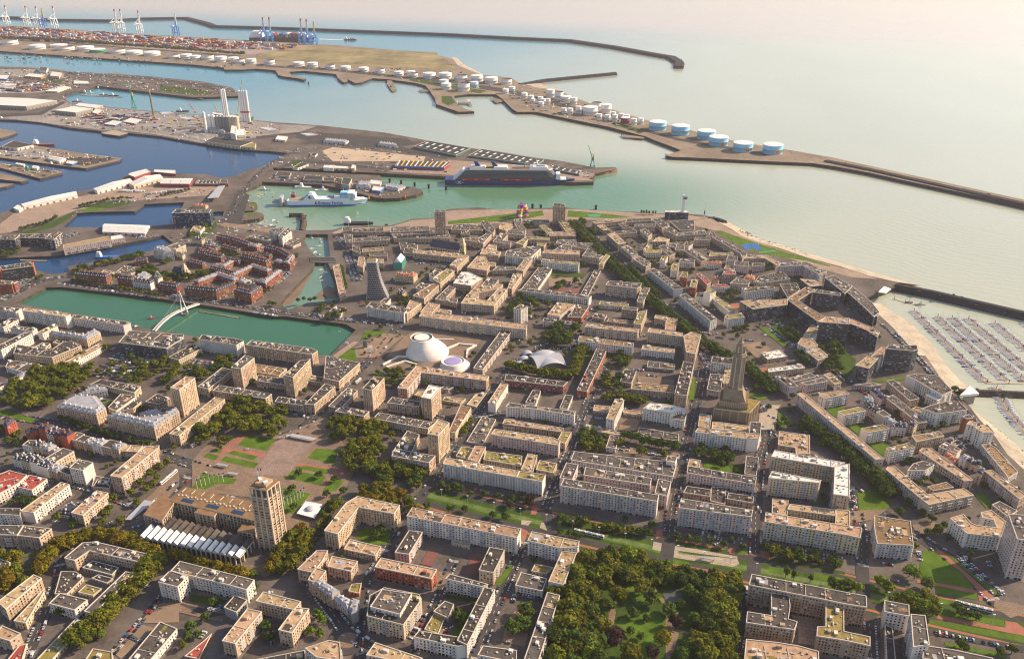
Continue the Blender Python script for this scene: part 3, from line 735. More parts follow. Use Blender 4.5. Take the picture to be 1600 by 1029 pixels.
def building(poly, h, style, label=None, cat='building', group=None, name='apartment_block', z0=0.0, win=True, clutter=1.0, place='', base=0.0):
    """a house: walls, roof with parapet, windows, balconies and roof plant as parts"""
    NB[0] += 1; seed = NB[0]; rn = random.Random(seed * 13 + 5)
    poly = ccw(poly); c = centroid(poly); P = local(poly, c); FOOT.append(poly)
    wall, roof = WALL[style[0]], ROOF[style[1]]
    root = empty(name, (c[0], c[1], z0)); th = thick(P)
    if style[0] in 'wkc' and h > 12 and 'B' not in style and rn.random() < .45: style += 'B'
    pitched = style[1] in 'szo'
    mb = MB(); mb.prism(P, base - 0.5 if z0 == 0 else 0.0, h, wall)
    if style[0] in 'pqk' and h > 9:                     # string courses
        o1 = inset(P, -0.18)
        for zz in (4.2, h - 3.6):
            k = len(P); i0 = len(mb.v)
            mb.v += [(*q, zz) for q in o1] + [(*q, zz + 0.35) for q in o1] + [(*q, zz + 0.35) for q in P]
            mi = mb.mi(M_RIM)
            for q in range(k):
                r = (q + 1) % k
                mb.f += [(i0 + q, i0 + r, i0 + k + r, i0 + k + q), (i0 + k + q, i0 + k + r, i0 + 2 * k + r, i0 + 2 * k + q)]; mb.m += [mi, mi]
    mb.build('wall', root)
    rb = MB(); n = len(P)
    if pitched:
        d = min(th * 0.42, 5.0); rise = d * (0.95 if style[1] == 's' else 0.6) + 0.4
        e = inset(P, -0.35); t = inset(P, d); k = rb.mi(roof)
        i0 = len(rb.v); rb.v += [(*q, h) for q in e] + [(*q, h + rise) for q in t]
        for q in range(n):
            r = (q + 1) % n; rb.f.append((i0 + q, i0 + r, i0 + n + r, i0 + n + q)); rb.m.append(k)
        for tr in tess(t): rb.f.append(tuple(i0 + n + a for a in tr)); rb.m.append(k)
        rb.face([(*q, h) for q in e[::-1]], M_RIM)
        ro = rb.build('roof', root)
        ch = MB()
        for i in range(n):
            a, b = Vector(t[i]), Vector(t[(i + 1) % n]); L = (b - a).length
            if L < 5: continue
            for q in range(max(1, int(L / 8))):
                w = a.lerp(b, (q + 0.5 + rn.uniform(-.2, .2)) / max(1, int(L / 8)))
                ang = math.atan2(b.y - a.y, b.x - a.x)
                ch.box((w.x, w.y, h + rise * 0.35), 0.9, 1.9, rise * 0.65 + 1.7, M_CHIM if style[0] in 'br' else M_UNIT, ang)
        # dormers on the slopes
        if style[0] in 'pwbc':
            for i in range(n):
                a, b = Vector(P[i]), Vector(P[(i + 1) % n]); L = (b - a).length
                if L < 9: continue
                tt = (b - a) / L; nn = Vector((-tt.y, tt.x))
                for q in range(int(L / 4.5)):
                    w = a + tt * (q + .5) * 4.5 + nn * d * 0.35
                    ch.box((w.x, w.y, h + rise * 0.18), 1.3, 1.6, rise * 0.42, roof if style[1] == 'z' else M_SHUT, math.atan2(tt.y, tt.x))
        if ch.v: ch.build('chimneys', ro, kind='stuff')
    else:
        rb.v = [(*q, h) for q in P]
        for tr in tess(P): rb.f.append(tr); rb.m.append(rb.mi(roof))
        o, i_ = inset(P, -0.25), inset(P, min(0.45, th * 0.2)); k = rb.mi(M_RIM)
        z1, z2 = h - 0.45, h + 0.65; i0 = len(rb.v)
        rb.v += [(*q, z1) for q in o] + [(*q, z2) for q in o] + [(*q, z2) for q in i_] + [(*q, h) for q in i_] + [(*q, z1) for q in P]
        for q in range(n):
            r = (q + 1) % n
            for A, B in ((0, 1), (1, 2), (2, 3), (4, 0)):
                rb.f.append((i0 + A * n + q, i0 + A * n + r, i0 + B * n + r, i0 + B * n + q)); rb.m.append(k)
        ro = rb.build('roof', root)
        if clutter > 0:
            ub = MB(); ei = edge_long(P); a, b = Vector(P[ei]), Vector(P[(ei + 1) % n]); ang = math.atan2(b.y - a.y, b.x - a.x)
            A = abs(area(P)); cnt = int(A / 42 * clutter); Pi = inset(P, min(1.8, th * 0.3))
            xs = [q[0] for q in P]; ys = [q[1] for q in P]; ca, sa = math.cos(ang), math.sin(ang)
            placed = 0; tries = 0
            while placed < min(cnt, 90) and tries < cnt * 6:
                tries += 1; q = (rn.uniform(min(xs), max(xs)), rn.uniform(min(ys), max(ys)))
                if not inside(q, Pi): continue
                placed += 1; r = rn.random()
                m = M_UNIT if r < 0.55 else (M_RIM if r < 0.75 else M_UNITD)
                if rn.random() < 0.12 and th > 7: ub.box((*q, h), rn.uniform(3, 5), rn.uniform(2.2, 3.2), rn.uniform(1.8, 2.8), M_UNIT if r < .6 else wall, ang)
                else: ub.box((*q, h), rn.uniform(0.6, 2.2), rn.uniform(0.6, 1.4), rn.uniform(0.5, 1.5), m, ang)
            for q_ in range(int(1 + A / 260)):                 # patches of newer roofing
                q = (rn.uniform(min(xs), max(xs)), rn.uniform(min(ys), max(ys))); L_, W_ = rn.uniform(3, 11), rn.uniform(2.5, min(7, th * 1.2)); cs = [(q[0] + ca * a_ - sa * b_, q[1] + sa * a_ + ca * b_) for a_, b_ in ((-L_ / 2, -W_ / 2), (L_ / 2, -W_ / 2), (L_ / 2, W_ / 2), (-L_ / 2, W_ / 2))]
                if all(inside(v, P) for v in cs): ub.box((*q, h), L_, W_, .07 + .004 * q_, ROOF[rn.choice('tgbzgmt')], ang)
            # cross walls on long slabs
            L = (b - a).length
            if L > 34 and th > 4 and clutter >= 1:
                t = (b - a) / L; nn = Vector((-t.y, t.x)); s = rn.uniform(13, 19)
                for q in range(1, int(L / s)):
                    p = a + t * s * q; dep = 0
                    while dep < 22 and inside(tuple(p + nn * (dep + 0.6)), P): dep += 0.6
                    if dep > 4: mid = p + nn * dep / 2; ub.box((mid.x, mid.y, h), 0.45, dep - 0.3, 0.55, M_RIM, ang)
            if ub.v: ub.build('rooftop_units', ro, kind='stuff')
    if win:
        wb, bb = MB(), MB(); windows(wb, bb, P, h, style, 0.0, seed, 'B' in style)
        if wb.v: wb.build('windows', root, kind='stuff')
        if bb.v: bb.build('balconies', root, kind='stuff')
    nf = max(1, int(round((h - 0.8) / 3.05)))
    if name == 'apartment_block':
        if nf <= 2: name = 'low_building'
        elif style[0] == 'b': name = 'brick_terrace'
        root.name = name
    auto = label is None
    if auto:
        L = max((Vector(P[i]) - Vector(P[i - 1])).length for i in range(n))
        shp = 'angled' if n > 5 else ('long' if L > 70 else ('slim' if th < 4 else ''))
        st = WORD[nf] + '-storey' if nf < 21 else 'tall'
        label = ' '.join(x for x in (st, shp, 'balconied' if 'B' in style else '', WNAME[style[0]], {'low_building': 'annexe', 'brick_terrace': 'terrace', 'town_house': 'house', 'apartment_tower': 'tower'}.get(name, 'block'), 'with', RNAME[style[1]], 'roof', place) if x)
    tag(root, label, cat, group or ('buildings ' + place if place else None))
    if auto: AUTO.append(root)
    return root
AUTO = []
def sort_labels():
    """tell look-alike houses of one quarter apart by how near they stand to a landmark"""
    LM = [(G(426, 853), 'the town hall'), (G(666, 550), 'the white theatre'), (G(1150, 632), 'the tall church'), (G(855, 566), 'the market hall'), (G(275, 490), 'the footbridge'), (G(723, 395), 'the cathedral'), (G(588, 460), 'the lattice tower'),
          (G(1066, 342), 'the signal tower'), (G(1515, 612), 'the beach pavilion'), (G(543, 1000), 'the roundabout'), (G(1000, 960), 'the park pond'), (G(485, 800), 'the kiosk pavilion'), (G(1180, 385), 'the tennis courts'), (G(816, 338), 'the container arch'), (G(300, 335), 'the blue office')]
    by = {}
    for o in AUTO: by.setdefault(o['label'], []).append(o)
    for lab, l in by.items():
        if len(l) < 2: continue
        cx = sum(o.location.x for o in l) / len(l); cy = sum(o.location.y for o in l) / len(l)
        p, nm = min(LM, key=lambda q: (q[0][0] - cx) ** 2 + (q[0][1] - cy) ** 2); l.sort(key=lambda o: (o.location.x - p[0]) ** 2 + (o.location.y - p[1]) ** 2)
        base = lab.split(' roof ')[0] + ' roof'; O = ['nearest', 'second from', 'third from', 'fourth from', 'fifth from', 'sixth from', 'seventh from', 'eighth from', 'ninth from', 'tenth from']
        tail = lab[len(base):].split()[:7]
        for i, o in enumerate(l):
            if i >= 10: break
            if i >= 10: break
            w = base.split() + ([] if len(base.split()) + 5 + len(tail) > 16 else tail); o['label'] = ' '.join(w) + ', ' + O[i] + ' ' + nm
    for o in AUTO:
        w = o['label'].split()
        if len(w) > 16: o['label'] = ' '.join(w[:9] + w[-5:])
def blocks(txt, tx, ty, sc, place, **kw):
    """P style facade-px  roof corners...   |  L style facade-px depth-m  front roof line..."""
    for l in txt.strip().splitlines():
        l = l.strip()
        if not l: continue
        lab = None
        if '|' in l: l, lab = l.split('|'); lab = lab.strip()
        w = l.split(); k = w[0]; style = w[1]; hp = float(w[2]) / sc
        d = None
        if k == 'L': d = float(w[3]); a = [float(q) for q in w[4:]]
        else: a = [float(q) for q in w[3:]]
        pp = [(tx + a[i] / sc, ty + a[i + 1] / sc) for i in range(0, len(a), 2)]
        q = max(pp, key=lambda p: p[1]); h = max(2.6, HT(q[0], q[1], hp))
        pts = [G(*p, h) for p in pp]
        poly = path_poly(pts, d) if k == 'L' else pts
        building(poly, h, style, lab, place=place, **kw)
def rowhouses(txt, tx, ty, sc, n, d, styles, place, hp, seed=1):
    """a terrace: n joined houses of uneven height along a front roof line"""
    rn = random.Random(seed); a = [float(q) for q in txt.split()]
    pp = [(tx + a[i] / sc, ty + a[i + 1] / sc) for i in range(0, len(a), 2)]
    q = max(pp, key=lambda p: p[1]); h0 = HT(q[0], q[1], hp / sc); pts = [Vector(G(*p, h0)) for p in pp]
    tot = sum((pts[i + 1] - pts[i]).length for i in range(len(pts) - 1)); per = tot / n
    for i in range(len(pts) - 1):
        A, B = pts[i], pts[i + 1]; L = (B - A).length; m = max(1, int(round(L / per)))
        cuts = [0] + sorted((j + rn.uniform(-.2, .2)) / m for j in range(1, m)) + [1]
        for j in range(m):
            p, q_ = A.lerp(B, cuts[j]), A.lerp(B, cuts[j + 1]); t = (q_ - p).normalized() * 0.03
            building(path_poly([tuple(p + t), tuple(q_ - t)], d * rn.uniform(.85, 1.1)), h0 * rn.uniform(0.82, 1.15), rn.choice(styles), place=place, name='town_house', cat='house', clutter=0.5)
S5 = 5.714
blocks('''P pt 120 52 520 372 245 300 215 -20 455
P ct 60 125 625 230 645 395 365 385 350
P pt 100 -60 760 90 805 185 740 20 670
P cr 30 60 985 195 980 240 832 170 850
P pg 95 575 65 668 88 800 0 1275 108 1350 38 850 -79 735 -69
P gd 35 740 150 1000 215 1060 150 830 90
P gd 25 820 245 955 290 1010 250 880 215
P pgB 85 752 540 835 560 1210 203 1120 188
P pg 30 490 385 600 385 745 240 680 190 545 185
P wg 90 440 470 665 530 780 440 535 380
P cm 25 700 370 830 400 905 340 770 305
P cm 38 300 1000 430 1010 765 640 680 605
P wg 60 1090 1040 1270 1060 1580 698 1430 635
P pm 60 720 1040 1010 1050 1000 905 830 875
P wg 80 -60 150 55 160 90 105 0 75''', 0, 860, S5, 'by the tree-lined school street')
blocks('''P wg 122 40 180 200 218 575 310 715 350 785 262 120 95 | long white school block with grey roof beside the walled tan court
P wg 140 -71 280 100 324 192 228 50 183 20 190 | white school wing with fire stairs beside the tan court
P gg 80 515 505 625 550 720 440 610 400 | small grey school hall with a low roof
P pt 130 800 448 1140 527 1200 455 865 368
P pt 130 1000 705 1120 735 1272 520 1150 505
P ptB 125 500 803 615 830 850 545 722 518
P pt 110 1170 165 1310 195 1390 90 1440 0 1340 0
P pt 110 1265 262 1340 287 1425 180 1330 150
P pz 110 1290 292 1480 410 1548 362 1375 252
P pt 90 1440 140 1646 185 1706 95 1480 50
P wt 120 1240 870 1340 950 1560 980 1548 820 1450 800
P pg 60 600 1010 1236 890 1240 975 620 1060
P rr 20 165 940 290 965 400 745 340 800''', 260, 860, S5, 'behind the town hall')
blocks('''P rt 105 375 145 880 250 928 170 430 65 | long red brick block with a cream roof
P cg 140 305 582 630 662 792 432 770 390 460 330 330 400 | cream and grey hotel block with stepped white top floors
P wg 168 335 500 600 568 705 385 440 345
P wgB 120 1005 250 1330 322 1385 300 1045 210
P wgB 120 1110 800 1200 842 1447 347 1350 330
P wg 110 722 770 1113 855 1180 845 1140 775 770 715
P cgB 115 1305 172 1435 198 1533 -5 1400 -30
P cm 20 820 700 940 740 1000 600 900 565
P gg 40 900 540 1030 600 1080 480 1000 450
P kt 80 300 930 700 1010 800 960 380 820
P wg 100 1295 930 1640 1000 1640 890 1340 850
P kz 90 10 420 130 512 152 432 50 385
P gz 90 135 505 165 562 225 542 235 440 170 420
P om 30 140 360 235 380 255 290 170 300''', 520, 860, S5, 'near the red brick block')
blocks('''P wt 110 440 275 572 302 690 20 560 5
P wg 95 218 985 340 1010 540 400 430 372
P wg 65 145 310 385 360 425 250 195 195 | low white building with a block of roof skylights
P cm 25 290 180 420 205 480 150 320 120''', 780, 860, S5, 'facing the leafy park')
blocks('''P qg 180 745 305 1100 375 1440 440 1600 475 1795 505 1790 405 1600 370 770 210
P qg 150 720 640 1150 705 1175 635 1095 610 1112 500 1100 385 945 380 945 580 730 545
P qm 150 1350 760 1600 800 1825 850 1825 770 1592 720 1590 490 1430 480 1430 680 1355 680
P qt 130 700 1010 1370 1080 1365 900 1190 850 1000 820 720 790''', 1040, 860, S5, 'in the parapeted residence')
blocks('''P wg 150 355 545 575 585 572 485 355 445
P wg 200 612 858 755 842 718 580 590 567
P wg 60 375 1000 455 1000 425 690 360 660
P wg 150 695 960 1300 1060 1320 960 970 885 700 845''', 1320, 860, S5, 'beside the tram car park')
blocks('''P wr 90 -40 425 165 312 240 240 80 200 -60 255
P wr 65 155 345 285 375 420 275 260 240
P wtB 95 182 560 300 575 620 325 545 305
P wg 90 -20 590 180 600 182 540 -20 540
P pg 110 157 778 350 800 460 720 212 690
P pgB 120 -60 772 154 776 208 692 -60 688
P ptB 100 635 575 740 600 965 400 865 380
P ws 30 530 585 660 605 720 490 600 500
P ptB 150 985 245 1085 265 1405 2 1300 -20
P wg 140 620 175 740 200 830 130 700 100
P cg 80 375 110 490 130 660 30 560 0
P gg 40 820 340 930 350 980 270 850 250
P pg 80 500 195 620 240 690 170 590 140
P pg 45 830 345 975 360 1000 300 870 280''', 0, 700, S5, 'west of the bus square')
rowhouses('105 75 500 200', 0, 700, S5, 5, 12, ['ws', 'pz', 'pg', 'ws', 'cs'], 'near the red-roofed school', 95, 3)
blocks('''P pt 150 -76 735 44 765 230 525 545 585 598 510 220 430 120 487 | L-shaped beige block with tan roof around a green court
P pt 50 100 900 380 960 430 880 155 815
P kg 90 555 930 680 947 800 750 680 735
P wtB 150 660 605 1645 800 1680 720 710 530 | long white slab with tan roof beside the avenue lawns
P wtB 130 985 140 1640 258 1665 205 1010 85
P wmB 130 1645 259 1870 300 1900 240 1668 206
P pg 110 525 70 860 130 915 70 560 5
P pm 40 1100 70 1200 95 1250 0 1150 -10
P pt 60 1205 100 1300 125 1365 -10 1270 -20
P pm 50 1345 100 1680 158 1690 70 1370 30
P ct 25 1060 840 1220 880 1225 850 1065 815''', 520, 700, S5, 'on the wide avenue')
blocks('''P wtB 130 255 825 540 890 700 882 715 830 290 745
P kgB 155 548 335 1410 475 1425 420 580 270 | long pinkish block with rows of dark balconies facing the avenue
P kg 100 540 265 650 290 705 150 600 130
P kg 110 1390 400 1500 430 1535 300 1420 275
P kg 75 755 240 1345 330 1360 270 770 170
P wg 60 640 105 1550 255 1585 130 670 30 | long white low school with ribbon windows
P wg 90 1490 115 1570 130 1590 80 1500 70
P pt 55 195 190 300 215 340 65 255 50
P pm 60 330 190 480 220 515 140 360 110''', 780, 700, S5, 'by the school gardens')
blocks('''P kg 90 190 220 800 322 812 262 200 160
P kt 40 195 165 300 182 310 110 215 95
P kg 60 705 225 810 247 830 85 720 70
P kgB 170 118 532 768 612 776 555 140 450 | pinkish grey block with a row of roof dormers beside the tram avenue
P pg 30 400 470 530 500 540 350 410 350
P pg 50 160 395 395 430 400 370 190 340
P pg 50 550 450 780 490 785 430 560 400
P cwB 150 945 75 1495 170 1600 130 975 20
P cwB 165 920 265 1372 310 1388 288 950 205
P cw 160 1500 410 1640 430 1640 140 1510 165
P ctB 165 885 655 1600 770 1740 800 1750 712 1600 690 895 575 | long cream slab with blue balconies and a pinkish gravel roof
P pt 50 950 575 1085 600 1095 465 955 450
P ct 60 1090 545 1510 602 1520 550 1110 500
P pt 60 1515 680 1640 700 1640 560 1522 545''', 1040, 700, S5, 'before the tall church')
blocks('''P wb 130 262 700 290 850 612 868 585 652 265 602 | white office block with brown roof terraces
P ctB 100 368 190 680 450 750 505 1150 420 1060 360 740 415 445 165 385 170 | cream angled apartment block around an inner yard
P cb 40 735 345 795 380 970 350 905 305
P wg 90 560 200 720 200 800 150 700 115 610 140
P ptB 75 665 25 1070 295 1145 285 770 0 690 0
P ptB 100 1250 205 1560 455 1620 420 1310 195
P ps 100 1175 215 1225 232 1260 190 1215 160
P wb 60 1220 -30 1440 235 1460 270 1545 215 1350 0 1280 -40
P wt 130 940 625 1090 760 1395 795 1440 660 1310 555 1215 575 1230 620 1330 640 1360 710 1180 690 1130 670 1060 592 | curved white apartment building with a tan roof
P kg 350 1460 590 1540 810 1700 830 1640 600 | tall pale pink apartment tower beside the curved road
P pg 70 1315 505 1460 612 1540 560 1380 475''', 1320, 700, S5, 'by the avenue end')
rowhouses('1030 90 1130 130 1220 150', 1320, 700, S5, 4, 10, ['cs', 'ps', 'wz'], 'in the seafront side streets', 70, 5)
rowhouses('880 60 980 110', 1320, 700, S5, 2, 10, ['ws', 'ko'], 'in the seafront side streets', 60, 6)
blocks('''P pg 75 120 70 465 105 725 0 640 -40 560 -30 470 30 260 10 150 -10 | beige stone public building with tall arched windows
P wg 50 50 190 210 240 350 165 80 130
P wt 45 570 150 630 170 935 0 890 -20
P pz 110 495 550 580 556 770 595 860 612 945 558 860 450 700 440 620 470
P wz 50 690 440 800 425 960 400 950 370 820 360
P cg 60 800 350 890 347 1200 420 1255 365 900 300
P wg 50 965 550 1035 585 1215 455 1080 430
P pz 120 950 632 1070 660 1200 690 1375 730 1510 640 1600 590 1570 550 1450 620 1230 640 1150 610 1050 590 | ornate beige corner building with a pale zinc mansard
P pg 50 1050 590 1190 560 1260 500 1180 500
P kz 50 1240 600 1330 630 1450 600 1400 560
P pg 60 1300 500 1420 520 1520 470 1400 430
P gg 45 1380 620 1480 590 1560 550 1450 560
P rs 90 30 712 62 722 140 662 60 620''', 0, 540, S5, 'near the tree-filled square')
rowhouses('0 380 380 175', 0, 540, S5, 6, 9, ['wg', 'wz', 'cz'], 'along the tree-filled square', 42, 8)
rowhouses('225 770 340 745', 0, 540, S5, 2, 12, ['rs', 'ws'], 'on the boulevard corner', 100, 9)
rowhouses('340 742 600 822', 0, 540, S5, 4, 13, ['ws', 'cs', 'rs', 'ws'], 'on the old boulevard', 110, 10)
rowhouses('600 825 820 880 1060 935', 0, 540, S5, 6, 13, ['pz', 'pg', 'cg', 'wz'], 'on the old boulevard', 80, 11)
rowhouses('200 890 360 910 520 960', 0, 540, S5, 4, 11, ['wg', 'cs', 'kz'], 'behind the old boulevard', 60, 12)
rowhouses('1040 940 1230 950 1400 935', 0, 540, S5, 3, 12, ['pt', 'pt', 'cz'], 'behind the old boulevard', 60, 13)
PER = 'around the town hall square'
blocks('''P pt 245 35 375 115 395 255 290 175 275
P pg 187 580 195 665 207 785 110 700 85
P pg 190 1050 265 1130 282 1285 120 1190 135''', 260, 540, S5, PER, name='apartment_tower', cat='tower block')
blocks('''P pt 95 25 785 115 803 522 480 435 460
P pg 75 280 365 375 387 587 220 500 195
P pg 75 415 400 885 472 940 432 700 390 470 355
P pg 70 968 500 1228 535 1250 490 1000 455
P pg 85 1236 522 1320 528 1507 365 1415 340
P pg 60 800 310 1055 350 1050 290 820 265
P pb 30 800 235 1005 270 1075 205 800 165
P cg 30 1270 310 1440 337 1470 290 1300 270
P pg 60 1455 305 1545 335 1700 190 1600 170''', 260, 540, S5, PER)
blocks('''P pg 200 265 380 350 402 460 290 370 275
P pw 195 790 460 880 477 965 370 860 350
P pt 245 845 785 940 802 1040 690 940 655''', 520, 540, S5, 'near the theatre', name='apartment_tower', cat='tower block')
blocks('''P pg 80 -80 290 55 320 240 155 -60 90
P pg 60 -40 540 70 562 220 402 130 375
P pg 75 20 585 280 632 325 587 75 545
P pg 70 360 650 850 742 915 690 410 598
P pg 90 485 510 770 542 785 500 530 460
P ptB 95 578 375 665 388 790 240 1370 312 1395 275 745 180 | angled beige block with tan roof beside the small white theatre
P pgB 65 1255 200 1338 217 1592 -120 1510 -145
P cb 70 1035 765 1095 777 1235 555 1140 535
P wt 80 1385 510 1455 522 1565 345 1500 335
P cg 15 1195 855 1340 880 1455 660 1335 630
P ct 15 1195 525 1280 545 1375 420 1280 430
P ct 20 980 490 1140 515 1185 475 1000 455
P pg 80 525 960 690 990 772 795 665 760
P ct 30 1520 720 1620 735 1620 660 1540 655
P ct 30 730 440 800 455 840 410 770 405
P cg 30 960 380 1030 390 1080 370 1000 355''', 520, 540, S5, 'below the theatre')
blocks('''P mg 70 50 305 570 362 610 325 60 255 | long maroon-panelled market block with a grey roof
P rg 65 695 395 785 407 955 50 870 25 | long orange-red brick block leading from the market hall
P wg 95 58 545 300 562 670 622 680 590 90 510
P wg 35 235 505 325 522 370 405 300 395
P wg 30 540 555 610 567 660 445 590 440
P pt 50 30 695 570 772 572 735 50 655
P pm 70 520 850 590 872 645 775 560 770
P kt 110 -71 790 530 888 545 850 480 820 -40 745
P wt 105 955 650 1030 667 1115 485 1035 475 | slim white apartment tower with a tan roof
P ct 25 840 580 965 592 985 545 850 530
P ct 25 1110 600 1280 625 1280 590 1115 570
P ww 110 1285 560 1540 605 1665 560 1500 525 1350 512
P wg 80 1535 650 1655 670 1678 600 1560 612
P pg 35 1080 320 1180 337 1225 225 1115 215
P pb 60 1180 385 1555 420 1560 360 1190 330
P pg 25 1320 190 1560 215 1565 165 1330 140
P wt 50 1270 45 1560 77 1570 35 1280 0
P wg 40 955 905 1040 917 1070 810 990 800
P ct 30 760 745 1090 802 1095 780 780 700
P gg 20 1230 800 1600 850 1600 790 1250 730''', 780, 540, S5, 'around the market hall')
blocks('''P pg 110 80 430 190 447 255 160 160 140
P wt 80 185 50 265 62 290 0 200 -10
P wt 40 -20 75 75 87 80 37 -20 25
P wg 100 405 145 590 167 600 115 420 95
P kd 60 370 390 490 412 515 260 400 250
P ct 60 515 335 580 345 592 210 530 205
P wtB 120 262 770 735 832 832 825 850 790 290 735
P pt 60 290 720 395 737 410 620 305 610
P wg 90 745 785 845 797 855 690 755 680
P pt 30 412 740 740 772 742 720 540 690 420 680
P pw 40 850 65 910 122 1085 97 1020 37
P pw 60 915 207 920 237 1245 197 1210 165
P kg 90 975 275 1110 373 1180 365 1060 265
P kg 40 1105 290 1150 322 1345 277 1290 245
P kg 80 1210 330 1260 352 1450 317 1400 287
P ct 50 1410 260 1510 347 1570 330 1470 240
P ktB 115 1175 430 1875 1015 1950 1010 1225 418 | very long pale slab with a tan roof along the tree-lined boulevard
P wt 100 1370 445 1420 472 1640 432 1600 400 1390 425
P pt 50 1005 885 1160 910 1165 965 1285 965 1285 800 1015 765
P gt 60 1265 60 1360 132 1445 97 1380 30''', 1040, 540, S5, 'around the tall church')
blocks('''P wm 110 -60 590 -10 622 190 582 130 545
P wm 115 145 740 200 777 400 742 335 705
P wm 110 370 915 410 952 625 912 560 870
P pb 120 600 805 640 857 885 807 840 765
P dg 190 365 25 610 47 655 32 630 0 390 0
P dt 130 95 175 215 202 300 110 200 95
P wt 120 230 100 310 118 385 25 330 12
P pg 75 375 315 580 492 665 472 430 305
P wgB 110 550 270 625 302 780 392 870 442 960 402 830 270 640 250 | white stepped seafront apartment block
P ww 80 725 440 830 492 862 470 780 402
P wgB 120 690 562 825 607 960 592 1095 572 1020 500 900 500 760 535 | curving white apartment block with green-tinted balconies by the beach
P pg 70 360 460 660 692 735 682 430 440
P kg 40 80 350 230 362 330 350 250 330
P ws 90 425 720 550 732 560 692 450 690
P cs 80 560 700 620 722 652 692 600 680
P rd 130 1050 635 1090 652 1145 645 1110 612
P wt 140 1088 700 1170 722 1182 690 1120 670
P wt 150 1160 730 1230 772 1335 772 1270 700
P wg 60 840 900 1000 965 1040 930 900 860
P wm 40 600 562 690 602 695 560 640 545''', 1320, 540, S5, 'behind the beach')
rowhouses('150 450 200 545 430 705', 1320, 540, S5, 5, 12, ['ps', 'kz', 'cg', 'pg'], 'in the beach quarter', 85, 14)
rowhouses('230 400 330 470', 1320, 540, S5, 2, 11, ['ks', 'cs'], 'in the beach quarter', 70, 15)
rowhouses('900 850 1050 920', 1320, 540, S5, 3, 12, ['cg', 'ps', 'wz'], 'in the beach quarter', 50, 16)
blocks('''P rg 90 -20 312 100 302 112 282 -20 272
P kg 90 -30 540 140 557 192 525 -20 508
P wtB 110 200 545 585 597 630 580 600 568 220 520 | tall white slab on the green basin quay
P wg 80 636 605 1100 677 1165 655 1150 645 660 582
P pz 75 435 750 630 777 775 802 895 735 840 710 760 755 600 750 470 725
P wm 60 335 740 380 752 515 682 490 660
P wg 60 90 700 290 732 330 705 120 680
P wg 60 -20 680 30 692 165 625 100 610
P wg 90 -60 880 10 897 285 750 230 735
P dg 100 1060 828 1485 882 1640 790 1640 760 1150 725 | dark grey office building with blue roof panels by the basin
P pg 45 470 830 560 850 590 810 520 800
P pg 50 290 880 380 900 450 840 380 830''', 0, 390, S5, 'beside the green basin')
BQ = 'in the brick quarter'
blocks('''L bs 70 14 662 222 945 250
L bs 70 14 1045 258 1175 273
L ws 60 13 1180 283 1340 303
L bs 65 13 1400 312 1575 337
P pt 40 890 220 960 235 1020 200 930 180
P wz 60 1190 250 1280 262 1360 230 1290 195
P cs 70 1370 250 1410 270 1450 240 1400 195
P bs 40 1200 110 1310 100 1320 85 1220 75''', 0, 390, S5, BQ)
blocks('''L bs 75 12 160 352 443 377 622 305
L bz 50 12 285 290 455 228 600 275
L bs 85 12 600 362 755 402 857 335
L bz 75 12 800 282 885 302 1035 185
L bz 50 11 605 230 770 155 900 195
L bs 40 11 372 168 600 225
L bz 45 11 405 142 520 155 605 102
L bs 60 12 655 62 890 115 930 97
L bz 65 11 1040 112 1090 122 1145 50
L bs 40 11 275 32 490 64
L bs 35 11 175 107 320 138 358 122
L bs 70 12 -20 308 90 327 125 310
P cg 40 700 300 790 320 840 280 760 260
P pz 45 640 290 700 300 740 270 680 255''', 260, 390, S5, BQ)
blocks('''L bs 55 11 -40 690 150 720
L bs 50 11 180 690 400 745
L bs 45 11 640 780 800 810
L bz 50 11 860 860 960 890
L bs 50 11 250 850 420 880
L bs 60 12 140 560 330 600 540 670
L bz 50 12 540 672 650 690 715 650
L bs 60 12 735 700 900 740 1060 830
L bz 80 12 1030 890 1060 900 1125 810
L bs 55 12 440 790 640 830 760 900
L bs 50 12 0 790 200 830
P wg 110 800 470 860 500 1000 480 980 440
P wg 110 920 545 970 580 1080 490 1040 440 | white waterside building with a sunlit blank side
P kg 30 940 630 1100 680 1200 640 1110 595 980 600
P cg 35 540 560 820 620 850 590 640 530''', 320, 300, 8, BQ + ' near the small harbour')
blocks('''P wz 110 470 560 600 600 730 590 660 530 540 515 | white house with pale zinc roofs by the blue dock
P cg 90 640 530 760 560 880 500 790 470
P cs 60 960 430 1080 450 1120 420 1000 410
P cs 60 1110 500 1190 520 1250 470 1160 440
P cg 70 1180 540 1270 570 1275 500 1200 480
P pg 40 0 850 180 880 330 790 120 760
P bs 45 270 700 400 690 410 665 290 680
P cs 55 770 600 840 640 870 610 800 590
P bs 60 1030 570 1320 650 1330 620 1050 540''', 180, 320, 8, BQ + ' by the blue dock')
blocks('''P wgB 110 288 800 625 852 690 815 620 795 320 760
P pg 110 712 850 1300 937 1350 905 1290 880 760 810
P cg 50 20 960 110 985 318 880 240 840
P cg 25 1455 550 1560 577 1600 520 1520 500''', 260, 390, S5, 'on the quay of the green basin')
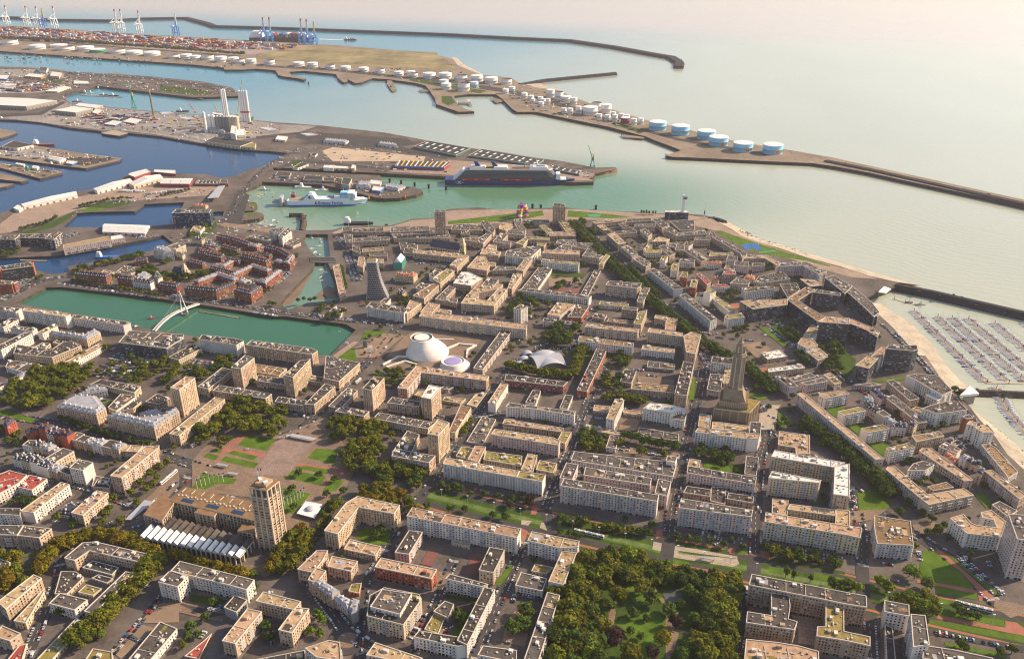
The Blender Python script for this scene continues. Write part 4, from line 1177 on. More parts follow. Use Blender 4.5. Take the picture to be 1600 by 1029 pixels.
blocks('''L co 60 14 552 232 720 247 757 215
P ps 40 565 385 620 400 655 370 600 355
P pt 38 62 425 117 400 60 130 0 150
P wgB 90 298 515 635 567 660 545 640 520 340 470
P pt 75 640 562 662 572 790 480 690 450
P wg 40 420 470 460 500 518 440 470 430
P pb 60 715 410 815 437 945 320 890 305
P pg 40 740 340 800 370 870 310 780 300
P pm 50 895 265 960 302 1085 190 1020 170
P wg 50 860 230 900 250 980 190 920 170
P pt 55 712 30 1115 74 1215 55 1100 30 720 0 | long beige block with tall fins on the cathedral square
P pt 50 1045 140 1110 162 1215 60 1150 50
P pg 55 915 440 1105 477 1115 445 1010 430 1095 345 1040 322
P pt 40 780 560 880 572 955 490 860 470
P pt 30 940 560 1050 575 1060 545 960 530
P ctB 95 770 595 1600 700 1725 712 1735 670 1100 590 800 560 | long cream block with yellowish bays facing the white theatre
P ptB 75 1145 480 1440 502 1560 350 1480 345 1380 455 1290 440 1300 390 1200 400
P pt 60 1210 395 1300 390 1490 345 1520 310 1300 300
P pg 60 1335 310 1440 325 1480 270 1390 250
P pt 65 1560 345 1600 350 1690 220 1610 215
P pw 70 1075 300 1235 322 1335 255 1210 200 1150 200
P pt 60 1200 160 1375 187 1400 140 1360 60 1290 60
P pt 60 1315 40 1480 52 1500 20 1340 -10
P pt 60 220 140 270 160 290 90 230 70
P ct 60 360 110 455 125 455 85 370 85''', 520, 390, S5, 'towards the cathedral')
blocks('''P wg 70 50 55 215 77 285 65 370 -10 300 -30 70 10
P pt 80 385 30 720 47 720 10 410 5
P wm 70 375 105 710 137 716 115 385 85 | white slab with blue shaded windows behind the school yard
P pg 70 740 55 895 77 930 55 770 20
P pm 62 890 130 930 122 993 50 955 40
P wg 35 200 350 345 352 472 170 350 160
P wg 65 165 365 800 437 825 415 210 345 | long white school front with grey bands
P gg 22 720 410 790 417 905 190 850 185
P pgB 100 950 315 1230 347 1262 330 1270 300 980 280
P pg 62 1230 465 1285 477 1345 345 1272 335
P wm 35 890 490 1150 512 1155 485 905 460
P rg 55 610 600 735 607 800 510 700 490
P wt 30 430 580 540 597 680 490 520 470
P wg 50 390 640 690 672 700 650 400 610
P wg 130 130 525 195 537 257 510 190 490 | white square apartment tower beside the tree clump
P ptB 85 765 690 1235 737 1250 710 790 660
P pm 90 1200 660 1268 672 1320 540 1250 555
P pg 90 1095 530 1230 542 1240 520 1110 508
P pb 35 960 640 1190 670 1200 640 980 615
P cg 25 830 600 940 620 960 585 860 570
P wb 80 705 815 1195 872 1200 835 715 770 | white block with a red-brown roof above the market trees
P ptB 100 1325 735 1640 777 1640 745 1340 700
P pt 60 1385 610 1490 632 1480 712 1570 720 1595 600 1395 585
P wt 60 1270 890 1560 922 1570 890 1285 855
P pg 50 1090 -20 1185 62 1238 45 1150 -40
P pg 55 1195 80 1310 152 1355 130 1250 55
P wgB 70 1330 180 1560 357 1640 350 1390 170''', 780, 390, S5, 'along the diagonal boulevard')
blocks('''P pt 110 160 770 185 915 265 932 318 760 230 735
P wgB 90 125 410 400 637 460 620 180 390 | long white slab with a grey roof along the tree avenue
P wm 60 410 430 560 552 620 535 450 415
P wm 80 525 600 560 622 705 602 680 575 560 580
P wm 110 340 385 400 402 450 375 400 350
P wg 70 265 420 338 425 335 390 280 385
P wg 80 680 350 715 382 975 347 970 330 690 338
P pg 50 795 290 850 302 1110 264 1040 195 830 240
P pt 45 695 80 885 77 985 137 1030 125 900 48 700 55
P kgB 100 1005 150 1225 142 1365 217 1440 195 1250 110 1030 120 | long lilac-grey angled slab behind the seafront lawn
P pm 40 385 60 600 47 610 30 400 25
P pg 40 165 10 320 107 370 92 230 0
P wm 70 45 180 110 192 120 130 60 130
P rm 80 130 240 190 252 200 200 150 195
P rm 80 215 330 270 342 290 270 235 265
P wg 60 120 110 255 122 260 90 140 80
P pr 60 275 220 370 312 405 292 310 210
P wr 60 410 330 570 337 540 310 420 310
P pg 70 575 300 740 312 750 290 640 250
P pr 90 505 220 630 222 620 190 520 195
P kg 70 610 140 745 152 740 110 620 105
P kg 60 780 150 885 142 880 120 770 120
P wo 50 360 130 500 127 495 105 370 110
P wo 45 690 260 790 270 800 240 720 225
P cb 50 520 170 610 190 620 160 540 140
P wg 60 540 90 640 100 640 60 560 55
P co 40 410 260 470 290 500 250 440 240''', 1040, 390, S5, 'in the seafront quarter')
RES = 'of the dark stepped residence'
blocks('''P dt 120 665 460 780 532 1088 492 1088 440 980 450 760 450
P db 122 1085 445 1360 642 1425 605 1180 455 1335 355 1250 335
P dt 190 1372 645 1640 665 1640 612 1430 600
P wt 80 1230 770 1310 802 1420 682 1300 670
P wt 80 1180 840 1260 882 1360 852 1290 780 1210 790
P gt 60 1265 910 1360 967 1445 942 1370 880
P dg 60 1020 310 1090 432 1200 362 1170 300
P dg 90 1425 250 1600 392 1665 330 1500 230
P dg 130 1320 380 1560 412 1560 388 1350 355
P dt 60 1200 260 1290 330 1400 320 1330 270''', 1040, 390, S5, RES)
blocks('''P dg 90 -20 340 180 520 260 600 310 560 240 470 60 320
P dt 130 0 640 200 720 290 780 310 740 230 690 60 620
P dg 80 240 560 290 600 310 570 270 540''', 1320, 390, S5, RES)
# blocks by the harbour front
QF = 'on the old harbour front'
blocks('''P pg 60 250 340 640 335 635 285 245 305
P pg 80 160 470 250 470 245 370 140 370
P pg 70 160 470 715 440 700 400 400 410 180 440
P gg 22 440 400 550 400 540 355 445 358
P pg 70 120 330 245 320 240 275 120 280
P pg 60 720 345 1210 320 1200 265 720 280
P gg 20 1030 350 1130 345 1110 300 1020 303
P pg 60 770 420 1300 420 1280 365 740 365
P pg 60 1310 410 1470 420 1440 330 1320 320
P pb 40 370 590 560 580 640 570 630 530 375 550
P pg 70 245 570 350 610 330 520 250 500
P pg 60 460 640 680 640 680 610 460 610
P pg 50 850 560 1050 540 1060 500 830 470
P pg 60 880 600 1040 600 1060 530 900 540
P pt 60 320 690 390 700 400 660 330 650''', 520, 320, 8, QF)
blocks('''P pg 340 1270 90 1405 90 1400 65 1275 65''', 520, 320, 8, QF, name='apartment_tower', cat='tower block')
blocks('''P pg 50 40 390 430 400 460 360 400 320 60 330
P pg 60 460 380 560 440 590 390 500 290 410 290
P pg 80 200 520 440 560 545 450 480 440 380 500 210 490
P pg 35 160 450 270 450 260 400 170 410
P pt 50 640 380 720 400 810 360 800 310 650 320
P pg 60 730 440 960 460 975 380 900 310 830 310 870 380 745 400
P pgB 80 560 540 780 570 790 540 680 530 745 460 660 430
P pt 70 410 700 640 700 660 690 590 670 610 590 520 570
P wg 70 710 690 1080 740 1160 640 1080 620 940 690 740 650
P pm 70 850 560 940 585 1000 510 1270 520 1265 490 980 480
P pm 50 1110 590 1200 600 1230 560 1120 555
P pg 40 830 290 910 300 920 255 830 255
P pg 50 920 310 1270 310 1260 270 930 265
P pm 60 1140 340 1240 440 1310 420 1210 330
P pm 60 1380 280 1470 410 1590 390 1500 280
P pt 50 1265 470 1600 470 1600 410 1280 420
P pg 60 1350 560 1600 600 1600 520 1370 520
P pg 60 1300 660 1420 670 1550 640 1540 590 1440 580
P pt 70 240 860 470 870 490 860 360 845 460 740 370 725
P pt 40 450 850 590 850 600 800 450 800
P pt 75 850 890 940 910 1040 770 960 760
P pg 60 560 900 700 900 840 890 850 860 620 850
P pt 60 20 840 110 860 260 720 160 700''', 700, 310, 8, 'behind the cathedral')
blocks('''P pg 235 1310 100 1470 105 1440 65 1320 65''', 700, 310, 8, 'with roof terrace by the lawn', name='apartment_tower', cat='tower block')
blocks('''P pt 60 365 295 400 320 740 285 720 255 600 262
P pt 60 420 340 500 400 585 395 500 325
P pg 50 690 320 770 380 850 370 750 305
P pg 55 780 300 1100 280 1100 250 800 255
P pg 80 890 350 1150 350 1150 315 900 325
P pg 70 1110 270 1240 370 1330 340 1200 250
P pt 85 550 450 690 575 785 560 650 430
P pg 60 650 450 920 430 910 395 640 415
P pg 70 960 400 1060 480 1110 440 1020 380
P pg 80 730 620 840 700 925 690 810 590
P pg 80 880 760 1000 840 1095 810 960 730
P pg 70 1060 900 1150 960 1240 940 1130 870
P pt 55 1110 540 1290 540 1330 510 1200 480
P wm 70 1000 645 1040 680 1230 680 1225 645 1110 640 1110 580 1060 570
P pg 80 1255 390 1410 460 1430 450 1420 410 1330 350
P pg 70 1415 470 1640 450 1640 420 1430 440
P wm 90 1210 780 1275 785 1310 720 1240 715
P wm 90 1350 880 1410 890 1445 810 1380 805
P pg 60 1190 600 1330 720 1400 690 1260 580
P pg 60 1310 600 1400 610 1430 550 1320 560
P pg 70 1400 640 1510 650 1520 590 1420 570
P wg 70 1450 790 1600 800 1600 760 1470 760
P pg 60 110 600 310 640 400 600 390 560 60 550
P pg 60 270 680 420 680 425 620 320 600''', 880, 310, 8, 'behind the quay lawns')
blocks('''P pg 90 200 440 400 440 390 405 210 410
P pg 80 380 380 780 610 800 680 860 610 480 400 440 340 400 330
P pg 60 0 390 350 370 330 320 0 350
P ct 50 120 570 300 690 380 680 180 560
P wg 60 60 500 130 520 180 490 100 460''', 1060, 320, 8, 'beside the tennis courts')
blocks('''P gd 28 1340 290 1460 400 1640 400 1640 280 1500 270 | low black-roofed market building in the middle of a block''', 880, 310, 8, 'near the white signal mast', clutter=0.3)

# raised pavements round every house, each a hair higher than the one before
M_KERB = mat('pavement', (0.19, 0.157, 0.135), 0.93, 0.25, 0.15, 0.15, scale2=0.9, brick=3.0); pv = MB()
for i_, f_ in enumerate(FOOT):
    q_ = inset(f_, -2.6); z_ = .1503 + i_ * .0005; pv.prism(q_, 0.0, z_, M_KERB, M_KERB); COVZ.append((q_, z_))
struct('pavement', pv, 'raised pavements around the town blocks')

# road bridge over the old basin
P_ = ccw(pxs('484 402 524 402.5 525 410 484 409', .8)); c_ = centroid(P_); p_ = local(P_, c_); r_ = empty('road_bridge', (*c_, 0)); m_ = MB(); m_.prism(p_, -.9, .7, WALL['g'], M_ASPH); m_.face([(*q, -.9) for q in p_[::-1]], WALL['g']); m_.build('deck', r_)
m_ = MB(); a_ = math.atan2(p_[1][1] - p_[0][1], p_[1][0] - p_[0][0]); w_ = (Vector(p_[1]) - Vector(p_[0])).length
for i_, j_ in ((0, 1), (2, 3)): q_ = (Vector(p_[i_]) + Vector(p_[j_])) / 2; m_.box((q_.x, q_.y, .7), w_, .5, 1.1, M_RIM, a_)
m_.build('parapet', r_); m_ = MB(); m_.box((0, 0, -9), 3, 24, 8.2, M_QUAY, a_); m_.build('pier', r_); tag(r_, 'low grey road bridge across the narrow old basin', 'bridge')
# ================================================================ LANDMARKS
def TP(tx, ty, sc): return lambda s, z=0.0: pxs(s, z, tx, ty, sc)
def at(x, y, z=0.0): p = G(x, y, z); return Vector((p[0], p[1], z))
M_CONC = WALL['p']; M_FIN = mat('concrete_fin', (0.56, 0.45, 0.33), 0.9, 0.14, 0.1)
M_TEAL = mat('teal_sheet', (0.03, 0.17, 0.16), 0.6, 0.12, 0.05); M_ORANGE = mat('orange_paint', (0.75, 0.17, 0.02), 0.5, 0.06, 0.2)
M_RED = mat('red_paint', (0.55, 0.03, 0.04), 0.5, 0.08, 0.2); M_BLUE = mat('blue_paint', (0.03, 0.16, 0.50), 0.5, 0.08, 0.2)
M_YEL = mat('yellow_paint', (0.72, 0.48, 0.04), 0.5, 0.08, 0.2); M_GREEN = mat('green_paint', (0.05, 0.30, 0.18), 0.5, 0.1, 0.2)
M_NAVY = mat('navy_hull', (0.004, 0.03, 0.16), 0.35, 0.1, 0.05, 0.5); M_LBLUE = mat('pale_blue_paint', (0.26, 0.58, 0.78), 0.5, 0.06, 0.05)
M_SKYL = mat('skylight', (0.72, 0.71, 0.68), 0.4, 0.12, 0.2, 0.5); M_SOLAR = mat('solar_panel', (0.02, 0.05, 0.10), 0.25, 0.2, 0.3, 0.5)
M_VOLC = mat('white_shell', (0.78, 0.71, 0.62), 0.7, 0.10, 0.05, 0.3, scale2=0.25); M_VIO = mat('violet_roof', (0.32, 0.27, 0.50), 0.7, 0.08, 0.1)
M_GREYR = ROOF['g']; M_BRONZE = mat('church_concrete', (0.27, 0.215, 0.145), 0.9, 0.2, 0.08)
# ---- town hall with its tower
t = TP(260, 700, S5)
def town_hall():
    hT = HT(260 + 895 / S5, 700 + 370 / S5, 550 / S5); tw = ccw(t('745 345 895 370 1000 290 850 245', hT))
    hM = HT(260 + 50 / S5, 700 + 470 / S5, 120 / S5); main = ccw(path_poly(t('40 468 790 642', hM), 24))
    root = empty('town_hall', (*centroid(main), 0)); c = centroid(main)
    FOOT.append(main); FOOT.append(tw)
    P = local(main, c); mb = MB(); mb.prism(P, -.5, hM, M_CONC)
    # colonnade fins on the long fronts
    for i in range(len(P)):
        a, b = Vector(P[i]), Vector(P[(i + 1) % len(P)]); L = (b - a).length; tt = (b - a) / L; nn = Vector((tt.y, -tt.x)); n = max(2, int(L / 4.2))
        for k in range(n + 1):
            q = a + tt * L * k / n + nn * 0.5; mb.box((q.x, q.y, 0), 0.8, 1.1, hM - .6, M_FIN, math.atan2(tt.y, tt.x))
    mb.build('wall', root)
    wb = MB(); windows(wb, None, P, hM, 'dg', 0, 3); wb.build('windows', root, kind='stuff')
    rb = MB(); rb.prism(inset(P, -0.9), hM - .5, hM + .5, M_RIM, ROOF['b'])
    a, b = Vector(P[0]), Vector(P[1]); tt = (b - a).normalized(); nn = Vector((-tt.y, tt.x)); L = (b - a).length; ang = math.atan2(tt.y, tt.x)
    for k in range(26):
        q = a + tt * L * (k + .5) / 26 + nn * (10 + (k % 3)); rb.box((q.x, q.y, hM + .5), 1.3, 1.3, 0.9, M_UNIT, ang)
        if k % 3 == 0: q = a + tt * L * (k + .5) / 26 + nn * 19; rb.box((q.x, q.y, hM + .5), 0.3, 7, 0.8, M_RIM, ang)
    for k in range(3):
        q = a + tt * L * (.17 + .3 * k) + nn * 5; rb.box((q.x, q.y, hM + .5), 14, 5, 0.35, M_SOLAR, ang)
    rb.build('roof', root)
    # projecting centre pavilion and end pavilion
    for s, hp in (('255 572 425 607 470 552 310 520', 118), ('-200 592 -36 640 70 480 -40 400', 120), ('640 735 760 760 800 700 690 672', 90)):
        x, y = [float(q) for q in s.split()[2:4]]; h = HT(260 + x / S5, 700 + y / S5, hp / S5); p = ccw(t(s, h)); FOOT.append(p); p = local(p, c)
        m2 = MB(); m2.prism(p, -.5, h, M_CONC); m2.prism(inset(p, -.5), h - .4, h + .5, M_RIM, ROOF['b'])
        for i in range(len(p)):
            A, B = Vector(p[i]), Vector(p[(i + 1) % len(p)]); LL = (B - A).length; T_ = (B - A) / LL; N_ = Vector((T_.y, -T_.x)); n = max(2, int(LL / 4))
            for k in range(n + 1):
                q = A + T_ * LL * k / n + N_ * .3; m2.box((q.x, q.y, 0), .8, .8, h - .6, M_FIN, math.atan2(T_.y, T_.x))
        pv = m2.build('pavilion', root); w2 = MB(); windows(w2, None, p, h, 'dg', 0, 5); w2.build('windows', pv, kind='stuff')
    # low hall with ridge skylights
    hH = HT(260 + 655 / S5, 700 + 974 / S5, 72 / S5); hall = t('-250 790 655 974 775 822 -60 590', hH); FOOT.append(ccw(hall))
    p = local(hall, c); hm = MB(); hm.prism(ccw(inset(ccw(p), 2.2)), -.5, hH, M_GREYR, M_GREYR); hm.prism(ccw(p), hH - 1.6, hH - .2, M_RIM, M_GREYR)
    FL, FR, BR, BL = [Vector(q) for q in p]
    for A, B in ((FL, FR), (FR, BR)):
        L = (B - A).length; n = int(L / 5.2)
        for k in range(n + 1):
            q = A.lerp(B, k / n); hm.box((q.x, q.y, -.4), 1.1, 1.1, hH - 1.2, M_FIN, ang)
    ho = hm.build('hall', root)
    n = 15
    for k in range(n):
        f0, f1 = FL.lerp(FR, (k + .08) / n), FL.lerp(FR, (k + .92) / n); b0, b1 = BL.lerp(BR, (k + .08) / n), BL.lerp(BR, (k + .92) / n)
        for u0, u1, ml, mr in ((0.0, .5, M_GREYR, M_SKYL), (.5, 1.0, M_UNITD, M_GREYR)):
            rd = MB(); z = hH - .15; zr = z + 3.1
            A0, A1, B0, B1 = f0.lerp(b0, u0), f1.lerp(b1, u0), f0.lerp(b0, u1), f1.lerp(b1, u1); Ra, Rb = A0.lerp(A1, .4), B0.lerp(B1, .4)
            rd.quad((*A0, z), (*Ra, zr), (*Rb, zr), (*B0, z), ml); rd.quad((*A1, z), (*B1, z), (*Rb, zr), (*Ra, zr), mr)
            rd.face([(*A0, z), (*A1, z), (*Ra, zr)], M_SKYL); rd.face([(*B1, z), (*B0, z), (*Rb, zr)], M_UNITD)
            rd.build('roof_ridge', ho)
    # tower
    p = local(tw, c); tb = MB(); hc = hT - 11
    tb.prism(p, -.5, hc, M_CONC)
    tb.prism(inset(p, 1.5), hc, hT - 1.2, M_UNITD); tb.prism(inset(p, -.5), hc - .8, hc, M_FIN, M_FIN)
    tb.prism(inset(p, -.6), hT - 1.4, hT, M_FIN, ROOF['b'])
    for i in range(4):
        A, B = Vector(p[i]), Vector(p[(i + 1) % 4]); L = (B - A).length; T_ = (B - A) / L; N_ = Vector((T_.y, -T_.x)); n = 4 if L > 19 else 3
        for k in range(n + 1):
            q = A + T_ * L * k / n + N_ * .25; tb.box((q.x, q.y, 0), 1.3, 1.0, hT - 1.4, M_FIN, math.atan2(T_.y, T_.x))
        for f in range(1, 17):
            m_ = A.lerp(B, .5) + N_ * .1; tb.box((m_.x, m_.y, f * hc / 17), L, .5, .9, M_CONC, math.atan2(T_.y, T_.x))
    to = tb.build('tower', root)
    wb = MB(); windows(wb, None, p, hc, 'dg', 0, 9); wb.build('windows', to, kind='stuff')
    q = inset(p, 3.5); cb = MB(); cb.prism(q, hT, hT + 3.2, M_CONC, ROOF['t']); cc = centroid(p)
    cb.box((cc[0] + 3, cc[1] - 4, hT + 3), 4, 4, 2.2, M_SKYL, .5); cb.box((cc[0] - 4, cc[1] + 2, hT), 3, 5, 4.5, M_WHITE, .5); cb.build('lantern', to)
    mm = MB(); mm.bar((cc[0] - 6, cc[1] + 4, hT), (cc[0] - 6, cc[1] + 4, hT + 15), .35, M_WHITE, .15)
    for j, m_ in enumerate((M_BLUE, M_WHITE, M_RED)):
        mm.quad((cc[0] - 6 + j * 1.3, cc[1] + 4, hT + 12), (cc[0] - 4.7 + j * 1.3, cc[1] + 4, hT + 12), (cc[0] - 4.7 + j * 1.3, cc[1] + 4, hT + 14.8), (cc[0] - 6 + j * 1.3, cc[1] + 4, hT + 14.8), m_)
    mm.build('flagpole', to)
    # clock disc on the front
    A, B = [Vector(p[i]) for i in range(4)][0], Vector(p[1])
    tag(root, 'beige concrete town hall with tall square tower, ridged skylight hall and rooftop flag', 'town hall')
town_hall()
# ---- white theatre shells
def skew_shell(name, c, prof, dx, m, parts, label):
    root = empty(name, (c.x, c.y, 0)); mb = MB(); seg = 56; k = mb.mi(m); H = prof[-1][0]
    for z, rl, rr in prof:
        for q in range(seg):
            a = 2 * math.pi * q / seg; w = (1 + math.cos(a)) / 2; w = w * w * (3 - 2 * w); r = rl * (1 - w) + rr * w
            mb.v.append((dx * z / H + r * math.cos(a), r * .97 * math.sin(a), z))
    for j in range(len(prof) - 1):
        for q in range(seg):
            r = (q + 1) % seg; mb.f.append((j * seg + q, j * seg + r, (j + 1) * seg + r, (j + 1) * seg + q)); mb.m.append(k)
    o = mb.build('shell', root)
    for p in o.data.polygons: p.use_smooth = True
    for nm, prof2, off, m2 in parts:
        b = MB(); b.rev((dx + off, 0, 0), prof2, m2, 40); b.build(nm, root)
    tag(root, label, 'theatre'); FOOT.append([(c.x + 36 * math.cos(a), c.y + 34 * math.sin(a)) for a in [i * .5 for i in range(12)]]); return root
c = at(666, 551)
skew_shell('theatre', c, [(-.5, 30, 33), (2, 28.6, 33), (7, 24.6, 31), (12, 21.3, 27), (17, 18.8, 21.5), (21, 17.4, 17.8), (24, 16.6, 16.6), (25.6, 16.4, 16.4), (25.9, 15.4, 15.4), (24.6, 15.0, 15.0)], -5.5, M_VOLC,
    [('crater_floor', [(15.2, 24.2), (15.2, 24.6), (10.5, 24.7)], 0, M_GREYR), ('crater_dome', [(11, 24.4), (10.8, 25.8), (9.0, 26.2), (3, 26.5)], 0, M_VOLC)], 'large white volcano-shaped theatre with a dished roof')
c = at(709, 571)
skew_shell('theatre', c, [(-.5, 20, 24), (1.5, 18.5, 22), (4, 17.6, 19.6), (6.5, 17, 17.6), (8, 16.6, 16.8), (8.4, 15.6, 15.6), (7, 14.8, 14.8)], -1, M_VOLC,
    [('roof_ring', [(15, 6.6), (15, 7), (11.8, 7.1)], 0, M_VOLC), ('violet_roof', [(11.4, 6.6), (11.2, 8.0), (4, 8.5)], 0, M_VIO)], 'small white volcano-shaped hall with a violet roof disc')
t = TP(560, 480, 7.27)
def wallline(name, pts, w, h, m, label, cat, group=None):
    p = pts; P = ribbon(p, w); c = centroid(P); o = MB(); o.prism(ccw(local(P, c)), -.2, h, m, m); b = o.build(name, loc=(c[0], c[1], 0)); tag(b, label, cat, group); return b
wallline('ramp_wall', t('280 660 450 572 660 568'), 2.4, 2.6, M_VOLC, 'white ramp parapet bending away from the large theatre', 'wall')
wallline('ramp_wall', t('320 685 530 618 655 657'), 2.4, 2.2, M_VOLC, 'white ramp parapet below the long angled beige block', 'wall')
wallline('ramp_wall', t('990 485 1140 424 1330 442 1240 492 1230 580'), 2.4, 2.6, M_VOLC, 'zigzag white ramp wall between the two theatre shells', 'wall')
wallline('ramp_wall', t('880 368 1080 370'), 2.0, 2.0, M_VOLC, 'short white parapet behind the large theatre', 'wall')
# ---- tall concrete church
def church():
    ax = G(1159.5, 526, 107); t = TP(1080, 500, 5.72); hb = HT(1080 + 520 / 5.72, 500 + 828 / 5.72, 97 / 5.72)
    body = ccw(t('205 787 520 830 614 722 300 668', hb)); FOOT.append(body); root = empty('church', (ax[0], ax[1], 0)); p = local(body, ax)
    mb = MB(); mb.prism(p, -.5, hb, M_BRONZE); mb.prism(inset(p, -.3), hb - .5, hb + .8, M_FIN, ROOF['m'])
    for i in range(4):
        A, B = Vector(p[i]), Vector(p[(i + 1) % 4]); L = (B - A).length; T_ = (B - A) / L; N_ = Vector((T_.y, -T_.x)); n = int(L / 2.4)
        for k in range(n + 1):
            q = A + T_ * L * k / n + N_ * .15; mb.box((q.x, q.y, 0), .6, .7, hb - .6, M_FIN if k % 4 == 0 else M_BRONZE, math.atan2(T_.y, T_.x))
    mb.build('nave', root)
    c = Vector(centroid(p)); e = (Vector(p[1]) - Vector(p[0])).normalized(); ang = math.atan2(e.y, e.x)
    def sq(half, ce=Vector((0, 0))): return [tuple(ce + Matrix.Rotation(ang, 2) @ Vector((sx * half, sy * half))) for sx, sy in ((-1, -1), (1, -1), (1, 1), (-1, 1))]
    b2 = MB(); b2.prism(sq(17), hb, hb + 9, M_BRONZE, ROOF['b'])
    Q = sq(17)
    for i in range(4):
        A, B = Vector(Q[i]), Vector(Q[(i + 1) % 4]); L = (B - A).length; T_ = (B - A) / L; N_ = Vector((T_.y, -T_.x))
        for k in range(17):
            q = A + T_ * L * k / 16 + N_ * .15; b2.box((q.x, q.y, hb), .5, .5, 8, M_FIN, math.atan2(T_.y, T_.x))
    z = hb + 9
    for h0, h1, dz in ((14, 13.4, 1.5), (13, 11.5, 4), (11.2, 9.8, 4), (9.6, 8.9, 4)):
        a, b = sq(h0), sq(h1); i0 = len(b2.v); b2.v += [(*q, z) for q in a] + [(*q, z + dz) for q in b]; k = b2.mi(M_BRONZE)
        for q in range(4): r = (q + 1) % 4; b2.f.append((i0 + q, i0 + r, i0 + 4 + r, i0 + 4 + q)); b2.m.append(k)
        b2.f.append((i0 + 4, i0 + 5, i0 + 6, i0 + 7)); b2.m.append(k); z += dz
    b2.build('tower_base', root)
    tb = MB(); seg = 8; zt = 82
    def ring(r, zz): return [(r * math.cos(ang + math.pi / 8 + k * math.pi / 4), r * math.sin(ang + math.pi / 8 + k * math.pi / 4), zz) for k in range(8)]
    prof = [(8.6, z - 2), (8.4, 50), (8.1, zt), (8.9, zt), (8.9, zt + 1.5), (8.0, zt + 1.6), (8.0, zt + 4), (5.6, zt + 4.2), (5.4, zt + 13), (4.4, zt + 13.2), (3.6, zt + 18), (2.0, zt + 19), (1.4, zt + 22), (.3, 107)]
    k = tb.mi(M_BRONZE)
    for r, zz in prof: tb.v += ring(r, zz)
    for j in range(len(prof) - 1):
        for q in range(8): r = (q + 1) % 8; tb.f.append((j * 8 + q, j * 8 + r, j * 8 + 8 + r, j * 8 + 8 + q)); tb.m.append(k)
    for q in range(8):
        a1 = ang + math.pi / 8 + q * math.pi / 4
        tb.bar((8.5 * math.cos(a1), 8.5 * math.sin(a1), z - 2), (8.1 * math.cos(a1), 8.1 * math.sin(a1), zt), .9, M_FIN)
        tb.bar((6.2 * math.cos(a1), 6.2 * math.sin(a1), zt + 4), (5.6 * math.cos(a1), 5.6 * math.sin(a1), zt + 15), .8, M_FIN)
    to = tb.build('tower', root)
    wb = MB()
    for q in range(8):
        a0, a1 = ang + math.pi / 8 + q * math.pi / 4, ang + math.pi / 8 + (q + 1) * math.pi / 4
        for f in range(20):
            zz = z + 1 + f * (zt - z - 3) / 20; r = 8.6 - .5 * (zz - z) / (zt - z) + .03
            A, B = Vector((r * math.cos(a0), r * math.sin(a0), zz)), Vector((r * math.cos(a1), r * math.sin(a1), zz))
            for u in (.22, .42, .62):
                c0, c1 = A.lerp(B, u), A.lerp(B, u + .14); o_ = Vector((math.cos((a0 + a1) / 2), math.sin((a0 + a1) / 2), 0)) * .04
                wb.quad(tuple(c0 + o_), tuple(c1 + o_), tuple(c1 + o_ + Vector((0, 0, 1.6))), tuple(c0 + o_ + Vector((0, 0, 1.6))), M_GL2)
    wb.build('window_slits', to, kind='stuff')
    tag(root, 'brown concrete church with a tall octagonal lantern tower', 'church')
church()
# ---- market hall with vaulted shell
def vault(name, px, half, rot, h, m, label, cross=True, half2=None, n=16):
    c = at(*px); root = empty(name, (c.x, c.y, 0), rot); half2 = half2 or half; mb = MB(); k = mb.mi(m)
    for j in range(n + 1):
        for i in range(n + 1):
            u, v = 2 * i / n - 1, 2 * j / n - 1; z = max(1 - u * u, 1 - v * v) if cross else 1 - u * u
            mb.v.append((u * half, v * half2, 2.2 + h * z))
    for j in range(n):
        for i in range(n): a = j * (n + 1) + i; mb.f.append((a, a + 1, a + n + 2, a + n + 1)); mb.m.append(k)
    mb.build('shell', root)
    g = MB(); 
    for s in (-1, 1):
        for ax in (0, 1):
            for i in range(n):
                u0, u1 = 2 * i / n - 1, 2 * (i + 1) / n - 1; z0, z1 = 2 + h * (1 - u0 * u0), 2 + h * (1 - u1 * u1)
                if not cross and ax: z0 = z1 = 2.2
                P = [(u0 * half, s * half2 * .97), (u1 * half, s * half2 * .97)] if ax == 0 else [(s * half * .97, u0 * half2), (s * half * .97, u1 * half2)]
                g.quad((*P[0], -.3), (*P[1], -.3), (*P[1], z1), (*P[0], z0), M_GL2)
    g.build('glazing', root); tag(root, label, 'market hall'); FOOT.append([(c.x - half, c.y - half2), (c.x + half, c.y - half2), (c.x + half, c.y + half2), (c.x - half, c.y + half2)])
M_SHELL = mat('pale_shell', (0.40, 0.40, 0.43), 0.5, 0.08, 0.1)
vault('market_hall', (855, 566), 21, .30, 7.5, M_SHELL, 'pale cross-vaulted market hall roof ringed by trees')
for i, q in enumerate(((824, 554.5), (819.5, 563), (812.5, 571.5))):
    vault('market_pavilion', q, 7.5, .30, 3.2, M_SHELL, ('small pale vaulted market roof next to the parked cars', 'small pale vaulted roof between two like it beside the market hall', 'small pale vaulted roof next to the clipped tree row')[i], False, 5.5)
